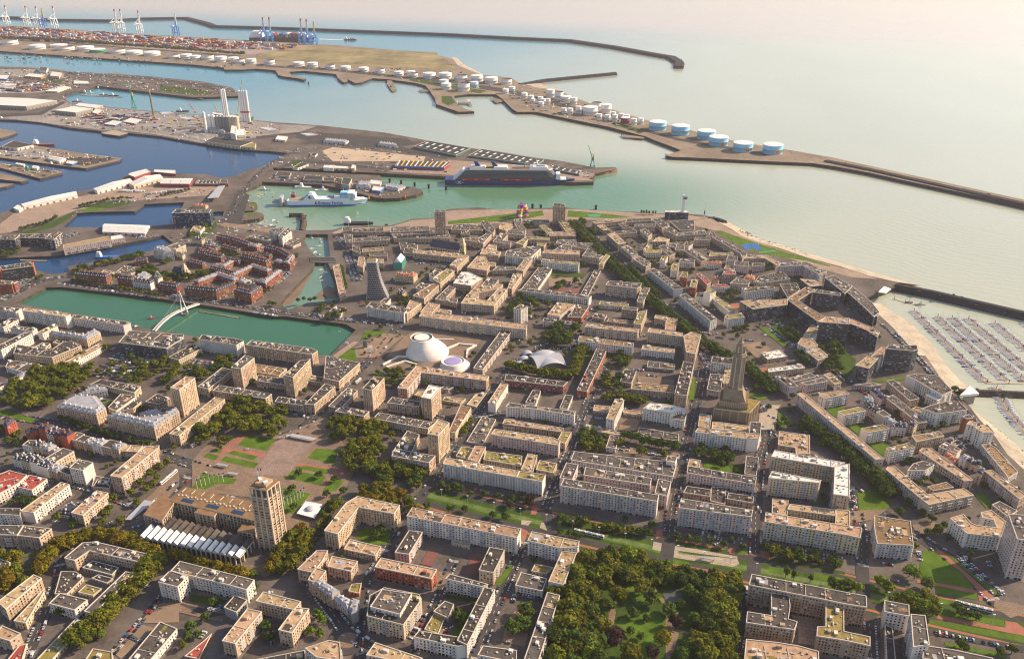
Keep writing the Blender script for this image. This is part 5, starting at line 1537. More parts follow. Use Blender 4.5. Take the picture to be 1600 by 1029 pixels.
# ---- white mast footbridge over the green basin
def footbridge():
    pts = [(240.6, 517, 0.3), (247, 509.5, 2.6), (255, 501.5, 4.4), (264, 494.5, 5.4), (274, 488.5, 5.4), (285, 483.5, 4.2), (297, 479, 2.4), (310.5, 474.5, 0.3)]
    P = [at(*p) for p in pts]; c = P[0]; root = empty('footbridge', tuple(c))
    for nm, w, dz, hh, m in (('deck', 4.2, 0, .7, WALL['q']), ('parapet', 5.4, .1, 1.1, M_WHITE)):
        mb = MB()
        for i in range(len(P) - 1):
            a, b = P[i] - c, P[i + 1] - c; t_ = Vector((b.x - a.x, b.y - a.y)).normalized(); n = Vector((-t_.y, t_.x, 0))
            if nm == 'deck': strips = [(-w / 2, w / 2)]
            else: strips = [(-w / 2, -w / 2 + .6), (w / 2 - .6, w / 2)]
            for s0, s1 in strips:
                A, B, C, D = a + n * s0, b + n * s0, b + n * s1, a + n * s1; up = Vector((0, 0, hh)); d = Vector((0, 0, -1.0))
                mb.quad(tuple(A + up), tuple(B + up), tuple(C + up), tuple(D + up), m); mb.quad(tuple(A + d), tuple(B + d), tuple(B + up), tuple(A + up), m); mb.quad(tuple(D + d), tuple(C + d), tuple(C + up), tuple(D + up), m)
                mb.quad(tuple(A + d), tuple(D + d), tuple(C + d), tuple(B + d), m)
        mb.build(nm, root)
    top = at(285.2, 457.5, 31); top = Vector((*G(286.5, 489, ZD), 0)); base = Vector((*G(289, 491, ZD), ZD)) - c; base0 = base.copy()
    tp = base + Vector((-2, 0, 36)); mb = MB()
    for s in (-1, 1): mb.bar(tuple(base + Vector((s * 4, s * 3, 0))), tuple(tp + Vector((s * .5, 0, 0))), 1.5, M_WHITE, .8)
    mb.bar(tuple(tp), tuple(tp + Vector((0, 0, 5))), 1.2, M_WHITE, 1.0); mb.build('mast', root)
    cb = MB()
    for i in (1, 2, 3, 4, 6): cb.bar(tuple(tp), tuple(P[i] - c + Vector((0, 0, .8))), .16, M_STEEL)
    cb.build('cables', root)
    pb = MB(); pb.rev(tuple(base + Vector((0, 0, -2))), [(6, 0), (6, 4)], M_UNITD, 16); pb.build('pier', root)
    tag(root, 'white arched footbridge with a raked mast over the green basin', 'bridge')
footbridge()
# ---- flared lattice tower
M_LATT = mat('lattice_metal', (.52, .50, .48), .5, .1, .2)
def lattice():
    b = at(587, 466); hh = HT(580, 411, 56); top = Vector((*G(580, 411, hh), hh)) - b; root = empty('lattice_tower', tuple(b), 0.05)
    n = int(hh / 3.1); FOOT.append([(b.x - 20, b.y - 8), (b.x + 22, b.y - 8), (b.x + 22, b.y + 16), (b.x - 20, b.y + 16)])
    def sec(u):
        f = (1 - u) ** 2.2; w = 9.0 + 8.5 * f; d = 8 + 6 * f; cx = top.x * u + 2 * f; cy = 8 + top.y * u * .4
        return [(cx - w - 0 * f, cy - d), (cx + w + 3 * f, cy - d), (cx + w, cy + d), (cx - w, cy + d)]
    core = MB(); sl = MB(); br = MB()
    for k in range(n):
        a, b_ = inset(sec(k / n), 1.2), inset(sec((k + 1) / n), 1.2); z0, z1 = k * hh / n, (k + 1) * hh / n; i0 = len(core.v); mi = core.mi(M_GLASS)
        core.v += [(*q, z0) for q in a] + [(*q, z1) for q in b_]
        for q in range(4): r = (q + 1) % 4; core.f.append((i0 + q, i0 + r, i0 + 4 + r, i0 + 4 + q)); core.m.append(mi)
        sl.prism(sec(k / n), z0 - .15, z0 + .25, M_LATT, M_LATT)
        A, B = sec(k / n), sec((k + 1) / n)
        for q in range(4):
            r = (q + 1) % 4; m_ = 7 if q % 2 == 0 else 5
            for j in range(m_):
                p0 = Vector((*A[q], z0)).lerp(Vector((*A[r], z0)), (j + .5 * (k % 2)) / m_); p1 = Vector((*B[q], z1)).lerp(Vector((*B[r], z1)), (j + .5 + .5 * (k % 2)) / m_)
                br.bar(tuple(p0), tuple(p1), .32, M_LATT)
    core.face([(*q, hh) for q in sec(1)], ROOF['w'])
    core.build('core', root); sl.build('floor_slabs', root); br.build('lattice', root, kind='stuff')
    u = MB(); u.prism(inset(sec(1), 1.5), hh, hh + 2.6, M_SKYL, ROOF['m']); u.build('roof_terrace', root)
    tag(root, 'flared apartment tower wrapped in a white lattice by the old basin', 'tower')
lattice()
# ---- church being restored under green netting
def netting():
    t = TP(520, 320, 8); h = HT(520 + 860 / 8, 320 + 725 / 8, 88 / 8); p = ccw(t('755 722 862 727 912 655 800 645', h)); c = centroid(p); root = empty('scaffolded_church', (*c, 0)); FOOT.append(p); p = local(p, c)
    m = mat('green_netting', (0.015, 0.36, 0.24), 0.6, 0.2, 0.2); mb = MB(); mb.prism(p, -.3, h, m)
    mb.build('netting', root); sb = MB()
    for i in range(4):
        A, B = Vector(p[i]), Vector(p[(i + 1) % 4]); L = (B - A).length; T_ = (B - A) / L; N_ = Vector((T_.y, -T_.x)) * .15
        for k in range(int(L / 2.5) + 1): q = A + T_ * min(L, k * 2.5) + N_; sb.bar((q.x, q.y, 0), (q.x, q.y, h + 1.2), .2, M_STEEL)
        for f in range(int(h / 2.2)): a, b = A + N_, B + N_; sb.bar((*a, f * 2.2), (*b, f * 2.2), .15, M_STEEL)
    sb.build('scaffold', root, kind='stuff')
    q = [Vector(v) for v in inset(p, 1.0)]; r0, r1 = q[0].lerp(q[1], .5), q[3].lerp(q[2], .5); rb = MB(); z1 = h + 8
    rb.quad((*q[1], h), (*q[2], h), (*r1, z1), (*r0, z1), M_WHITE); rb.quad((*q[3], h), (*q[0], h), (*r0, z1), (*r1, z1), M_WHITE)
    rb.face([(*q[0], h), (*q[1], h), (*r0, z1)], M_WHITE); rb.face([(*q[2], h), (*q[3], h), (*r1, z1)], M_WHITE); rb.build('tent_roof', root)
    tag(root, 'building wrapped in green scaffold netting with a white tent roof', 'church')
netting()
# ---- old churches
def oldchurch(px_line, hp, d, tower_px, th, tw, label):
    pts = [G(*p, 0) for p in px_line]; h = HT(px_line[0][0], px_line[0][1], hp); P0 = [G(*p, h) for p in px_line]; poly = path_poly(P0, d); c = centroid(poly); root = empty('stone_church', (*c, 0)); FOOT.append(ccw(poly)); p = local(poly, c)
    mb = MB(); mb.prism(ccw(p), -.3, h, WALL['c']); mb.build('nave', root)
    a, b, cc, dd = [Vector(q) for q in p]; r0, r1 = a.lerp(dd, .5), b.lerp(cc, .5); rb = MB(); z = h + d * .45
    e = .5; rb.quad((*a, h), (*b, h), (*r1, z), (*r0, z), ROOF['s']); rb.quad((*cc, h), (*dd, h), (*r0, z), (*r1, z), ROOF['s']); rb.face([(*b, h), (*cc, h), (*r1, z)], WALL['c']); rb.face([(*dd, h), (*a, h), (*r0, z)], WALL['c'])
    rb.build('roof', root); tt = (b - a).normalized(); nn = Vector((tt.y, -tt.x)); bt = MB()
    for k in range(int((b - a).length / 5)):
        q = a + tt * (k + .5) * 5 + nn * .8; bt.box((q.x, q.y, 0), 1, 1.8, h * .9, WALL['c'], math.atan2(tt.y, tt.x))
        q = a + tt * (k + 1) * 5 + nn * .06; bt.box((q.x, q.y, h * .25), 1.8, .1, h * .5, M_GLASS, math.atan2(tt.y, tt.x))
    bt.build('buttresses', root, kind='stuff')
    tp = Vector(G(*tower_px)) - Vector(c); tb = MB(); an = math.atan2(tt.y, tt.x); tb.box((tp.x, tp.y, -.3), tw, tw, th * .72, WALL['c'], an); tb.box((tp.x, tp.y, th * .72 - .3), tw * .7, tw * .7, th * .2, M_FIN, an); tb.box((tp.x, tp.y, th * .92 - .3), tw * .5, tw * .5, th * .18, WALL['c'], an, taper=.25)
    for k in range(4):
        q = tp + Vector((math.cos(an + k * math.pi / 2), math.sin(an + k * math.pi / 2))) * (tw / 2 + .05); tb.box((q.x, q.y, th * .45), .12 if k % 2 == 0 else 2, 2 if k % 2 == 0 else .12, th * .18, M_GLASS, an)
    tb.build('bell_tower', root); tag(root, label, 'church')
oldchurch([(671, 385), (717, 392)], 8, 24, (723.5, 397), 30, 9, 'stone cathedral with a dark slate nave and pale bell tower')
oldchurch([(268, 424), (287, 428)], 6, 16, (291, 433), 24, 8, 'small pale stone church among the trees of the brick quarter')
# ---- arch of coloured shipping containers
def container_arch():
    b = at(816, 340); root = empty('container_arch', tuple(b), 1.0); cols = [M_RED, M_YEL, M_BLUE, M_ORANGE, mat('pink_paint', (.7, .08, .3)), mat('lime_paint', (.25, .5, .04)), M_NAVY, M_WHITE, mat('violet_paint', (.2, .06, .35))]
    k = 0
    for x0, x1, y, top in ((-18, 8, -6, 29), (-4, 22, 8, 25)):
        n = 17
        for i in range(n):
            u = (i + .5) / n; a = math.pi * u; cx = (x0 + x1) / 2 - math.cos(a) * (x1 - x0) / 2; z = top * math.sin(a) ** .8
            mb = MB(); m = cols[(k * 5 + i * 2) % 9]; k += 1; ln = 6.1
            tx, tz = math.sin(a) * (x1 - x0) / 2, top * math.cos(a); L = math.hypot(tx, tz); tx, tz = tx / L * 2.6, tz / L * 2.6
            p0, p1 = Vector((cx - tx / 1.6, y, max(1.3, z - tz / 1.6))), Vector((cx + tx / 1.6, y, max(1.4, z + tz / 1.6))); mb.bar(tuple(p0), tuple(p1), 6.0, m); mb.build('container', root)
    tag(root, 'twin arch sculpture of brightly coloured shipping containers on the quay lawn', 'sculpture')
container_arch()
# ---- signal mast tower and glass museum
hs = HT(1066, 304, 38); b = at(1066, 342); root = empty('signal_tower', tuple(b)); mb = MB(); mb.box((0, 0, -.3), 6, 7, hs * .84, M_WHITE, 0, taper=.65); mb.build('shaft', root)
mb = MB(); mb.rev((2.5, 0, hs * .80), [(2, 0), (5, 2.5), (5, 5.5), (4, 5.7)], M_UNITD, 10); mb.build('cab', root); mb = MB(); mb.box((-1.5, 0, hs * .8), 4, 5, hs * .2, M_WHITE, 0, taper=.8); mb.build('head', root)
tag(root, 'tall white harbour signal tower with a grey lookout cab', 'tower')
blocks('''P nw 11 1039 331.5 1076 332.5 1075 329 1040 328.5 | glass museum with a white roof under the signal tower''', 0, 0, 1, 'by the sea', name='museum', cat='museum', clutter=.4)
b = at(1100, 342); root = empty('signal_mast', tuple(b)); mb = MB(); mb.bar((0, 0, 0), (0, 0, 10), 1.6, M_WHITE); mb.bar((0, 0, 18), (0, 0, 36), .8, M_WHITE, .4); mb.build('pole', root); mb = MB(); mb.bar((0, 0, 10), (0, 0, 18), 1.8, M_DARK); mb.build('band', root); tag(root, 'black and white signal mast on the pale esplanade', 'mast')
def pole(px, py, h, label, group, name='lamp_mast', w=.5):
    b = at(px, py); root = empty(name, tuple(b)); mb = MB(); mb.bar((0, 0, 0), (0, 0, h), w, M_WHITE, w * .6); mb.build('pole', root); mb = MB(); mb.box((0, 0, h), 2.2, .7, .4, M_WHITE); mb.build('lamp', root); tag(root, label, 'lamp', group)
for x, y, h in ((733, 349, 28), (761, 346, 28), (792, 345, 26), (823, 342, 26), (918, 340, 24), (949, 340, 24), (981, 341, 24), (1045, 345, 22), (1100, 350, 20), (1131, 369, 22), (1147, 380, 22), (1166, 390, 24), (1183, 398, 22), (1211, 403, 22), (1241, 407, 22), (672, 350, 24), (640, 352, 20), (576, 358, 24), (545, 355, 20)):
    pole(x, y, h, 'slender white lamp mast along the seafront lawns', 'seafront lamp masts')
# ---- square furniture
t = TP(300, 640, 4.676)
p = t('765 755 895 790 955 690 830 668', 4.2); c = centroid(p); root = empty('pavilion', (*c, 0)); P = ccw(local(p, c)); mb = MB(); mb.prism(inset(P, 2), -.2, 3.6, M_GL2); mb.build('glass_wall', root); mb = MB(); mb.prism(P, 3.6, 4.5, M_WHITE, M_WHITE); mb.rev((0, 0, 4.4), [(5, 0), (4.6, 1.2), (3.2, 2.3), (1, 2.9)], M_SHELL, 20); mb.build('roof', root); tag(root, 'square white kiosk pavilion with a small dome by the town hall', 'pavilion')
for i, (x, y) in enumerate([(40, 575), (70, 565), (100, 555), (132, 545), (165, 538), (198, 532), (230, 527), (680, 720), (705, 705), (730, 695), (755, 680), (775, 665), (795, 650), (815, 635), (670, 660), (672, 690)]):
    q = t(f'{x} {y}')[0]; root = empty('flagpole', (*q, 0)); mb = MB(); mb.bar((0, 0, 0), (0, 0, 13), .35, M_WHITE); mb.build('pole', root); mb = MB()
    for j, m_ in enumerate((M_BLUE, M_WHITE, M_RED) if i in (14, 15) else (M_BLUE, M_BLUE, M_YEL)): mb.quad((.2 + j * .8, 0, 10.6), (1 + j * .8, .1, 10.6), (1 + j * .8, .1, 12.8), (.2 + j * .8, 0, 12.8), m_)
    mb.build('flag', root); tag(root, 'white flagpole on the lawn beside the town hall', 'flagpole', 'flagpoles of the town hall square')
p = t('705 195 740 172 910 205 880 218'); 
def canopy(name, poly, z, m, label, cat='canopy', th=.5):
    P = ccw(poly); c = centroid(P); p = local(P, c); root = empty(name, (*c, 0)); mb = MB(); mb.prism(p, z, z + th, m, m); mb.face([(*q, z) for q in p[::-1]], m); mb.build('roof', root); mb = MB()
    for q in inset(p, min(1.2, thick(p) * .3)): mb.bar((*q, -.2), (*q, z), .4, M_STEEL)
    mb.build('posts', root); tag(root, label, cat)
canopy('monument_canopy', t('705 190 735 175 912 208 885 222', 3.5), 3.5, M_SHELL, 'long pale memorial canopy at the head of the town hall square')
canopy('bus_shelter', t('170 400 190 390 265 402 250 415', 3), 3, M_STEEL, 'dark bus shelter on the tan square', 'shelter'); canopy('bus_shelter', t('255 465 270 452 338 462 325 475', 3), 3, M_STEEL, 'dark bus shelter near the row of flags', 'shelter')
canopy('tram_platform_roof', pxs('195 812 205 812 240 784 226 781', 4), 4, M_SHELL, 'long pale platform roof on the bus square')
canopy('harbour_canopy', pxs('324 310 341 309 352 290 341 291', 9), 9, M_SHELL, 'large slanted white roof over the ferry check-in lanes')
canopy('tram_shelter', pxs('1094 871 1116 875 1116 872 1095 868', 3), 3, M_STEEL, 'tram shelter on the cream platform', 'shelter')
# stone memorial on the brown square
q = G(575, 543); root = empty('monument', (*q, 0)); mb = MB(); mb.box((0, 0, 0), 14, 11, .8, GM['W'], .4); mb.build('plinth', root); mb = MB(); mb.box((-4, 0, .8), 6, 4, 11, WALL['d'], .4, taper=.8); mb.build('block', root); tag(root, 'dark block monument on the brown square near the theatre', 'monument')
# restaurant shell on the beach wall
p = pxs('1500 617 1530 614 1516 602', 9); c = centroid(p); root = empty('beach_pavilion', (*c, 0)); P = ccw(local(p, c)); mb = MB(); mb.prism(inset(P, 2.5), -8, 6, M_GL2); mb.build('wall', root); mb = MB(); mb.prism(P, 6, 9, M_WHITE, M_WHITE); mb.build('roof', root); tag(root, 'white angular pavilion on the sea wall by the marina', 'pavilion')
# ================================================================ PORT
PORT = 'in the port'
WALL['T'] = M_TEAL; WNAME['T'] = 'teal'; WALL['M'] = mat('port_maroon', (.33, .05, .06), .7, .12, .1); WNAME['M'] = 'dark red'; WALL['U'] = M_BLUE; WNAME['U'] = 'blue'
def shed(px, hp, style, label, sky=0, gable=0.0, name='warehouse', cat='warehouse', win=False):
    a = [float(q) for q in px.split()]; pp = [(a[i], a[i + 1]) for i in range(0, len(a), 2)]; q = max(pp, key=lambda p: p[1]); h = max(4, HT(q[0], q[1], hp))
    poly = [G(*p, h) for p in pp]; root = building(poly, h, style, label, cat, None, name, win=win, clutter=0)
    c = centroid(ccw(poly)); P = [Vector(v) for v in local(poly, c)]
    if sky:
        mb = MB(); nx = sky
        a0, b0, c0, d0 = P[:4]
        for i in range(nx):
            for v in ((.18, .42), (.58, .82)):
                u = (i + .5) / nx; f = lambda uu, vv: a0.lerp(b0, uu).lerp(d0.lerp(c0, uu), vv); w = .14 / nx
                A, B, C, D = f(u - w, v[0]), f(u + w, v[0]), f(u + w, v[1]), f(u - w, v[1])
                mb.quad((*A, h + .25), (*B, h + .25), (*C, h + .25), (*D, h + .25), M_SKYL)
        mb.build('skylights', root, kind='stuff')
    if gable:
        a0, b0, c0, d0 = P[:4]; r0, r1 = a0.lerp(d0, .5), b0.lerp(c0, .5); z = h + gable; mb = MB(); m = ROOF[style[1]]
        mb.quad((*a0, h + .66), (*b0, h + .66), (*r1, z), (*r0, z), m); mb.quad((*c0, h + .66), (*d0, h + .66), (*r0, z), (*r1, z), m); mb.face([(*b0, h + .66), (*c0, h + .66), (*r1, z)], M_WHITE); mb.face([(*d0, h + .66), (*a0, h + .66), (*r0, z)], M_WHITE); mb.build('gable_roof', root)
    # loading doors along the long sides
    mb = MB(); n = len(P)
    for i in range(n):
        A, B = P[i], P[(i + 1) % n]; L = (B - A).length
        if L < 30: continue
        if area([tuple(v) for v in P]) < 0: N_ = Vector((-(B - A).y, (B - A).x)).normalized()
        else: N_ = Vector(((B - A).y, -(B - A).x)).normalized()
        T_ = (B - A) / L
        for k in range(int(L / 14)):
            q = A + T_ * (k + .5) * 14 + N_ * .06; mb.box((q.x, q.y, 0), 4.5, .1, min(4.5, h * .6), M_UNITD, math.atan2(T_.y, T_.x))
    if mb.v: mb.build('doors', root, kind='stuff')
    return root
shed('646 229 712 242.5 735 231.5 668 220', 3.4, 'Td', 'long teal warehouse with white roof skylights beyond the sandy lot', 6)
shed('732 243 838 258 850 250 752 233', 2.8, 'Td', 'dark warehouse with white skylights behind the cruise ship', 9)
shed('852 262 905 272 907 268 862 257', 3, 'Td', 'low dark shed with white skylights at the end of the cruise quay', 5)
r_ = shed('617 259 694 261.5 703 255 622 252', 5.2, 'Md', 'dark red quay shed with blue band and ribbed yellow roof lights', 0)
mb = MB(); h_ = HT(694, 261.5, 5.2); q = [Vector(v) for v in local([G(*p, h_) for p in ((617, 259), (694, 261.5), (703, 255), (622, 252))], centroid(ccw([G(*p, h_) for p in ((617, 259), (694, 261.5), (703, 255), (622, 252))])))]
for i in range(11):
    u = (i + .3) / 11; A, B, C, D = q[0].lerp(q[1], u), q[0].lerp(q[1], u + .03), q[3].lerp(q[2], u + .03), q[3].lerp(q[2], u); mb.quad((*A, h_ + .7), (*B, h_ + .7), (*C, h_ + 3), (*D, h_ + 3), M_YEL if i % 2 else M_SKYL); mb.quad((*B, h_ + .7), (*q[0].lerp(q[1], min(1, u + .09)), h_ + .7), (*q[3].lerp(q[2], min(1, u + .09)), h_ + .7), (*C, h_ + 3), M_GREYR)
mb.build('roof_lights', r_)
mb = MB(); A, B = q[0], q[1]; N_ = Vector(((B - A).y, -(B - A).x)).normalized() * .08; mb.quad((*(A + N_), h_ * .55), (*(B + N_), h_ * .55), (*(B + N_), h_), (*(A + N_), h_), M_BLUE); mb.build('blue_band', r_)
shed('-30 163 41 166.5 89 157 45 153.5 -30 151', 6, 'gw', 'very large white-roofed grey warehouse on the port spit')
shed('85 172.5 118 176 145 169.5 116 166', 6, 'gw', 'square white-roofed grey warehouse next to a smaller one')
shed('117 165 148 169 161 164.5 125 161', 4.5, 'gw', 'grey warehouse with a white roof on the tug harbour quay')
shed('163 194 180 196 192 190 177 188', 2, 'Uw', 'white and blue canopy building beside the truck park')
shed('192 190 210 193 222 187 205 184', 2.4, 'gw', 'pale roofed depot behind the wooden quay apron')
shed('3 229 27 231.5 52 226.5 20 220', 4, 'wg', 'white shed with a pale roof on the dock quay')
shed('75 248 93 252.5 103 247.5 80 244', 3.4, 'ww', 'white arched boat shed on the dock quay', gable=4)
shed('103 255 113 256.5 121 252 106 251', 2, 'Uw', 'blue and white workshop beside the boat shed')
shed('50 262.5 58 264 61 260 52 259', 2.5, 'ww', 'white hut on the ship repair pier', gable=3)
shed('24 256 37 259 39 256 26 254', 2, 'ww', 'white store near the green dock crane')
shed('200 273 210 276.5 235 268 229 264 205 270', 5, 'Mw', 'white-topped ferry hall with a red lower storey')
shed('240 268.5 274 271.5 274 266 242 265', 4, 'Mw', 'white-roofed hall with a red base at the dock end')
shed('201 286.5 209 290.5 255 278 250 272.5', 5, 'cw', 'long white and cream ferry hall with a gabled roof', gable=7)
shed('146 295 152 298.5 208 284 203 279', 5, 'ww', 'long curved-roof white ferry terminal along the dock', gable=4)
shed('33 319 37 323 121 305 119 299', 4.4, 'ww', 'long cream quay shed with open side', gable=3)
shed('21 325 30 329 37 323 28 320', 3.5, 'ww', 'small white control building by the quay shed')
for i in range(3):
    x0 = 250 + i * 15.5; shed(f'{x0:.1f} {287 + i * .2:.1f} {x0 + 14.6:.1f} {287.2 + i * .2:.1f} {x0 + 20:.1f} {279:.1f} {x0 + 7:.1f} {278.8:.1f}', 5.5, 'Mw', 'red brick shed bay with a white barrel roof', gable=5).__setitem__('group', 'three barrel-roofed brick sheds')
shed('305 287 343 287.5 341 282.5 311 281', 3.4, 'Md', 'low dark-roofed brick shed beside the barrel-roofed sheds', 6)
shed('343 286 356 287 355 281 345 280', 5, 'rg', 'small brick gatehouse by the swing bridge')
shed('160 362.5 226 365 234 352.5 163 350', 3.5, 'ww', 'long white shed with a low gabled roof between two docks', gable=6)
shed('99 388 173 375 169 369 99 382.5', 10.5, 'kt', 'long pinkish dock warehouse with small windows on the blue dock', win=True)
shed('174 375 195 371.5 190 366.5 173 369.5', 7, 'kw', 'shorter pinkish dock warehouse with a white roof', win=True)
blocks('''P dg 17 -20 374 23 374.5 30 367.5 -20 369
P dg 12 30 371.5 72 372 77 365.5 31 366
P dgB 16 70 373 84 375 93 366.5 80 364.5
P dg 12 86 368 92 369.5 97 364 92 362.5
P nd 22 268.5 333 327 332 330 327.5 275 327 | dark blue glass office building with a white side fin by the docks
P wm 4 297 361.5 313 363 320 353.5 303 353
L co 4 12 300 322 321 323
P dg 18 4 422 51 415.5 48 409 0 416.5 | glazed shopping hall with orange end fins on the dock
P mg 14 -20 446 22 443 27 440 -20 442''', 0, 0, 1, 'beside the blue docks')
for x, y, h in ((53.5, 429, 22), (1, 434, 20)):
    b = at(x, y); mb = MB(); mb.box((0, 0, -.3), 6, 4, h, M_ORANGE, .2); mb.box((0, 0, h - .3), 6.6, 4.6, .6, M_ORANGE, .2); o = mb.build('orange_fin', loc=tuple(b)); tag(o, 'bright orange fin standing at the end of the glazed hall', 'fin', 'orange fins of the glazed hall')
for px, hp, st, lab in (('457 262 465 263 482 256.5 470 254', 3, 'wd', 'small white pavilion with dark roof inside a grass ring'), ('505 262 521 263 523 258 507 258', 4.5, 'ww', 'white pilot house beside the dry dock'), ('522 262.5 542 263.5 544 260 524 259', 3.5, 'cw', 'row of cream offices beside the dry dock'), ('549 263 554 263.5 556 258 550 257.5', 6, 'cw', 'small cream tower house near the dry dock'),
                        ('556 290.5 578 291.5 580 284.5 560 283.5', 4.5, 'wz', 'white ship chandlery with a silvery roof'), ('576 287 594 288.5 596 282.5 580 281', 5, 'ww', 'white boathouse with a stepped roof on the pier'), ('581 297 594 298.5 600 292.5 584 290.5', 4, 'Uw', 'white and blue ferry office on the pier'), ('598 293 622 296.5 634 291.5 606 287.5', 2.6, 'wz', 'low lilac-roofed customs building near the pier tip'),
                        ('474 281 503 282 505 276 477 274', 3.2, 'gd', 'dark-roofed repair shed on the pier'), ('533 287 545 289 550 279 536 277', 6, 'gd', 'tall dark net store on the pier'), ('430 274 452 276 455 270 434 268', 3, 'gg', 'grey workshop at the root of the pier'), ('505 283 522 283.5 523 279 506 278', 2.6, 'rd', 'small red-fronted store on the pier'),
                        ('60 110 72 111.5 75 106 62 105', 4, 'wg', 'white silo shed on the spit'), ('40 119 64 121.5 70 117 46 115', 3, 'ow', 'orange and white shed in the scrap yard'), ('78 118.5 92 120 96 113.5 82 112', 4, 'cw', 'pale cement store on the spit'), ('70 142.5 90 143.5 110 136 96 134', 2, 'cw', 'long pale store near the tug basin'), ('115 131 140 131 138 127 116 126', 2, 'cw', 'pale office on the spit'),
                        ('144 176 152 178 160 172 150 170', 2, 'rw', 'small depot with a reddish front'), ('318 202.5 350 206.5 352 203 322 198', 3.5, 'wz', 'low white feed mill beside the silos'), ('368 211 383 211.5 383 202 372 201.5', 4, 'ww', 'white house beside the silos'), ('320 221 375 229 395 222 335 214', 4.5, 'cd', 'long dark-roofed sheds below the silos'), ('378 229 398 231 400 224 384 221', 4, 'cm', 'sandstone customs shed below the silos'),
                        ('430 218 446 219.5 449 213 434 212', 3, 'ww', 'white tank hut on the cruise peninsula'), ('590 226 620 229 619 225 592 222', 2.4, 'wz', 'white long store at the dark yard'), ('505 221 540 224 545 220 508 217', 2.4, 'wz', 'white vaulted store in the dark yard'), ('485 243 492 244 496 240 488 239', 1.6, 'wd', 'small house by the sandy lot'), ('-10 122 10 124 14 118 -10 117', 3, 'Uw', 'blue recycling shed on the spit'), ('-10 135 24 137 26 131 -10 130', 2, 'gw', 'pale yard office on the spit')):
    shed(px, hp, st, lab)
canopy('wooden_apron', pxs('158 208.5 186 212.5 201 208 176 203.5', .6), .6, GM['W'], 'pale timber quay apron jutting into the dock', 'quay')
# ---- tanks
NT = {'w': ('white', M_WHITE), 'b': ('pale blue', M_LBLUE), 'g': ('green', M_GREEN), 'm': ('maroon', WALL['m']), 'l': ('light blue', mat('light_blue_tank', (.5, .68, .75), .5, .06))}
M_FLOAT = mat('floating_roof', (0.20, 0.16, 0.14), .8, .2, .05)
def tank(x0, x1, yt, yb, tx, ty, sc, k, n):
    x0, x1, yt, yb = tx + x0 / sc, tx + x1 / sc, ty + yt / sc, ty + yb / sc; xm = (x0 + x1) / 2
    c = G(xm, yb - (x1 - x0) * .10, 0); mpp = (G(x1, yb)[0] - G(x0, yb)[0]) / (x1 - x0); r = (x1 - x0) * mpp / 2; h = max(6, (yb - yt - (x1 - x0) * .10) * mpp * 1.04); h = min(h, 26)
    c = (c[0], c[1] + r * .35); root = empty('storage_tank', (*c, 0)); m = NT[k][1]; flo = k == 'w' and (n % 3 == 0) and r > 14
    mb = MB(); mb.rev((0, 0, 0), [(r, -.3), (r, h * .5), (r + .25, h * .5), (r + .25, h * .52), (r, h * .53), (r, h)], m, 28, cap=False); s = mb.build('shell', root)
    for p in s.data.polygons: p.use_smooth = True
    mb = MB()
    if flo: mb.rev((0, 0, 0), [(r - .1, h), (r - .5, h), (r - .5, h - 2.5), (r * .3, h - 2.4)], M_FLOAT, 28)
    else: mb.rev((0, 0, 0), [(r + .3, h - .2), (r + .3, h + .3), (r * .6, h + r * .07), (r * .15, h + r * .1)], M_WHITE, 28)
    mb.build('roof', root); mb = MB(); mb.bar((r + .4, -r * .3, 0), (r * .2, -r - .4, h), .9, M_STEEL); mb.rev((r * .5, r * .3, h), [(.8, 0), (.8, 1.2)], M_STEEL, 8); mb.build('stair', root)
    if k == 'b' and n >= 2:
        mb = MB()
        for j in range(7):
            a = R(-95 + 22 + (j - 3) * 4.2); rr = r + .08; w_ = R(1.9); hh = h * (.62 - .05 * abs(j - 3)); mt = (M_YEL, M_RED, M_ORANGE)[j % 3]
            mb.quad((rr * math.cos(a - w_), rr * math.sin(a - w_), h * .12), (rr * math.cos(a + w_), rr * math.sin(a + w_), h * .12), (rr * math.cos(a + w_), rr * math.sin(a + w_), hh), (rr * math.cos(a - w_), rr * math.sin(a - w_), hh), mt)
        mb.build('painted_emblem', root)
    FOOT.append([(c[0] + r * math.cos(q), c[1] + r * math.sin(q)) for q in (0, 1.57, 3.14, 4.71)])
    size = 'huge' if r > 24 else ('large' if r > 15 else 'small'); where = {'b': 'at the root of the long breakwater', 'w': 'on the oil terminal shore' if tx < 700 else 'on the oil terminal point'}.get(k, 'among the white tanks')
    top = 'sunken brown roof' if flo else 'domed roof'
    tag(root, f'{size} {NT[k][0]} round tank with {top} {where}', 'tank', f'{size} {NT[k][0]} tanks {where}')
tk = 0
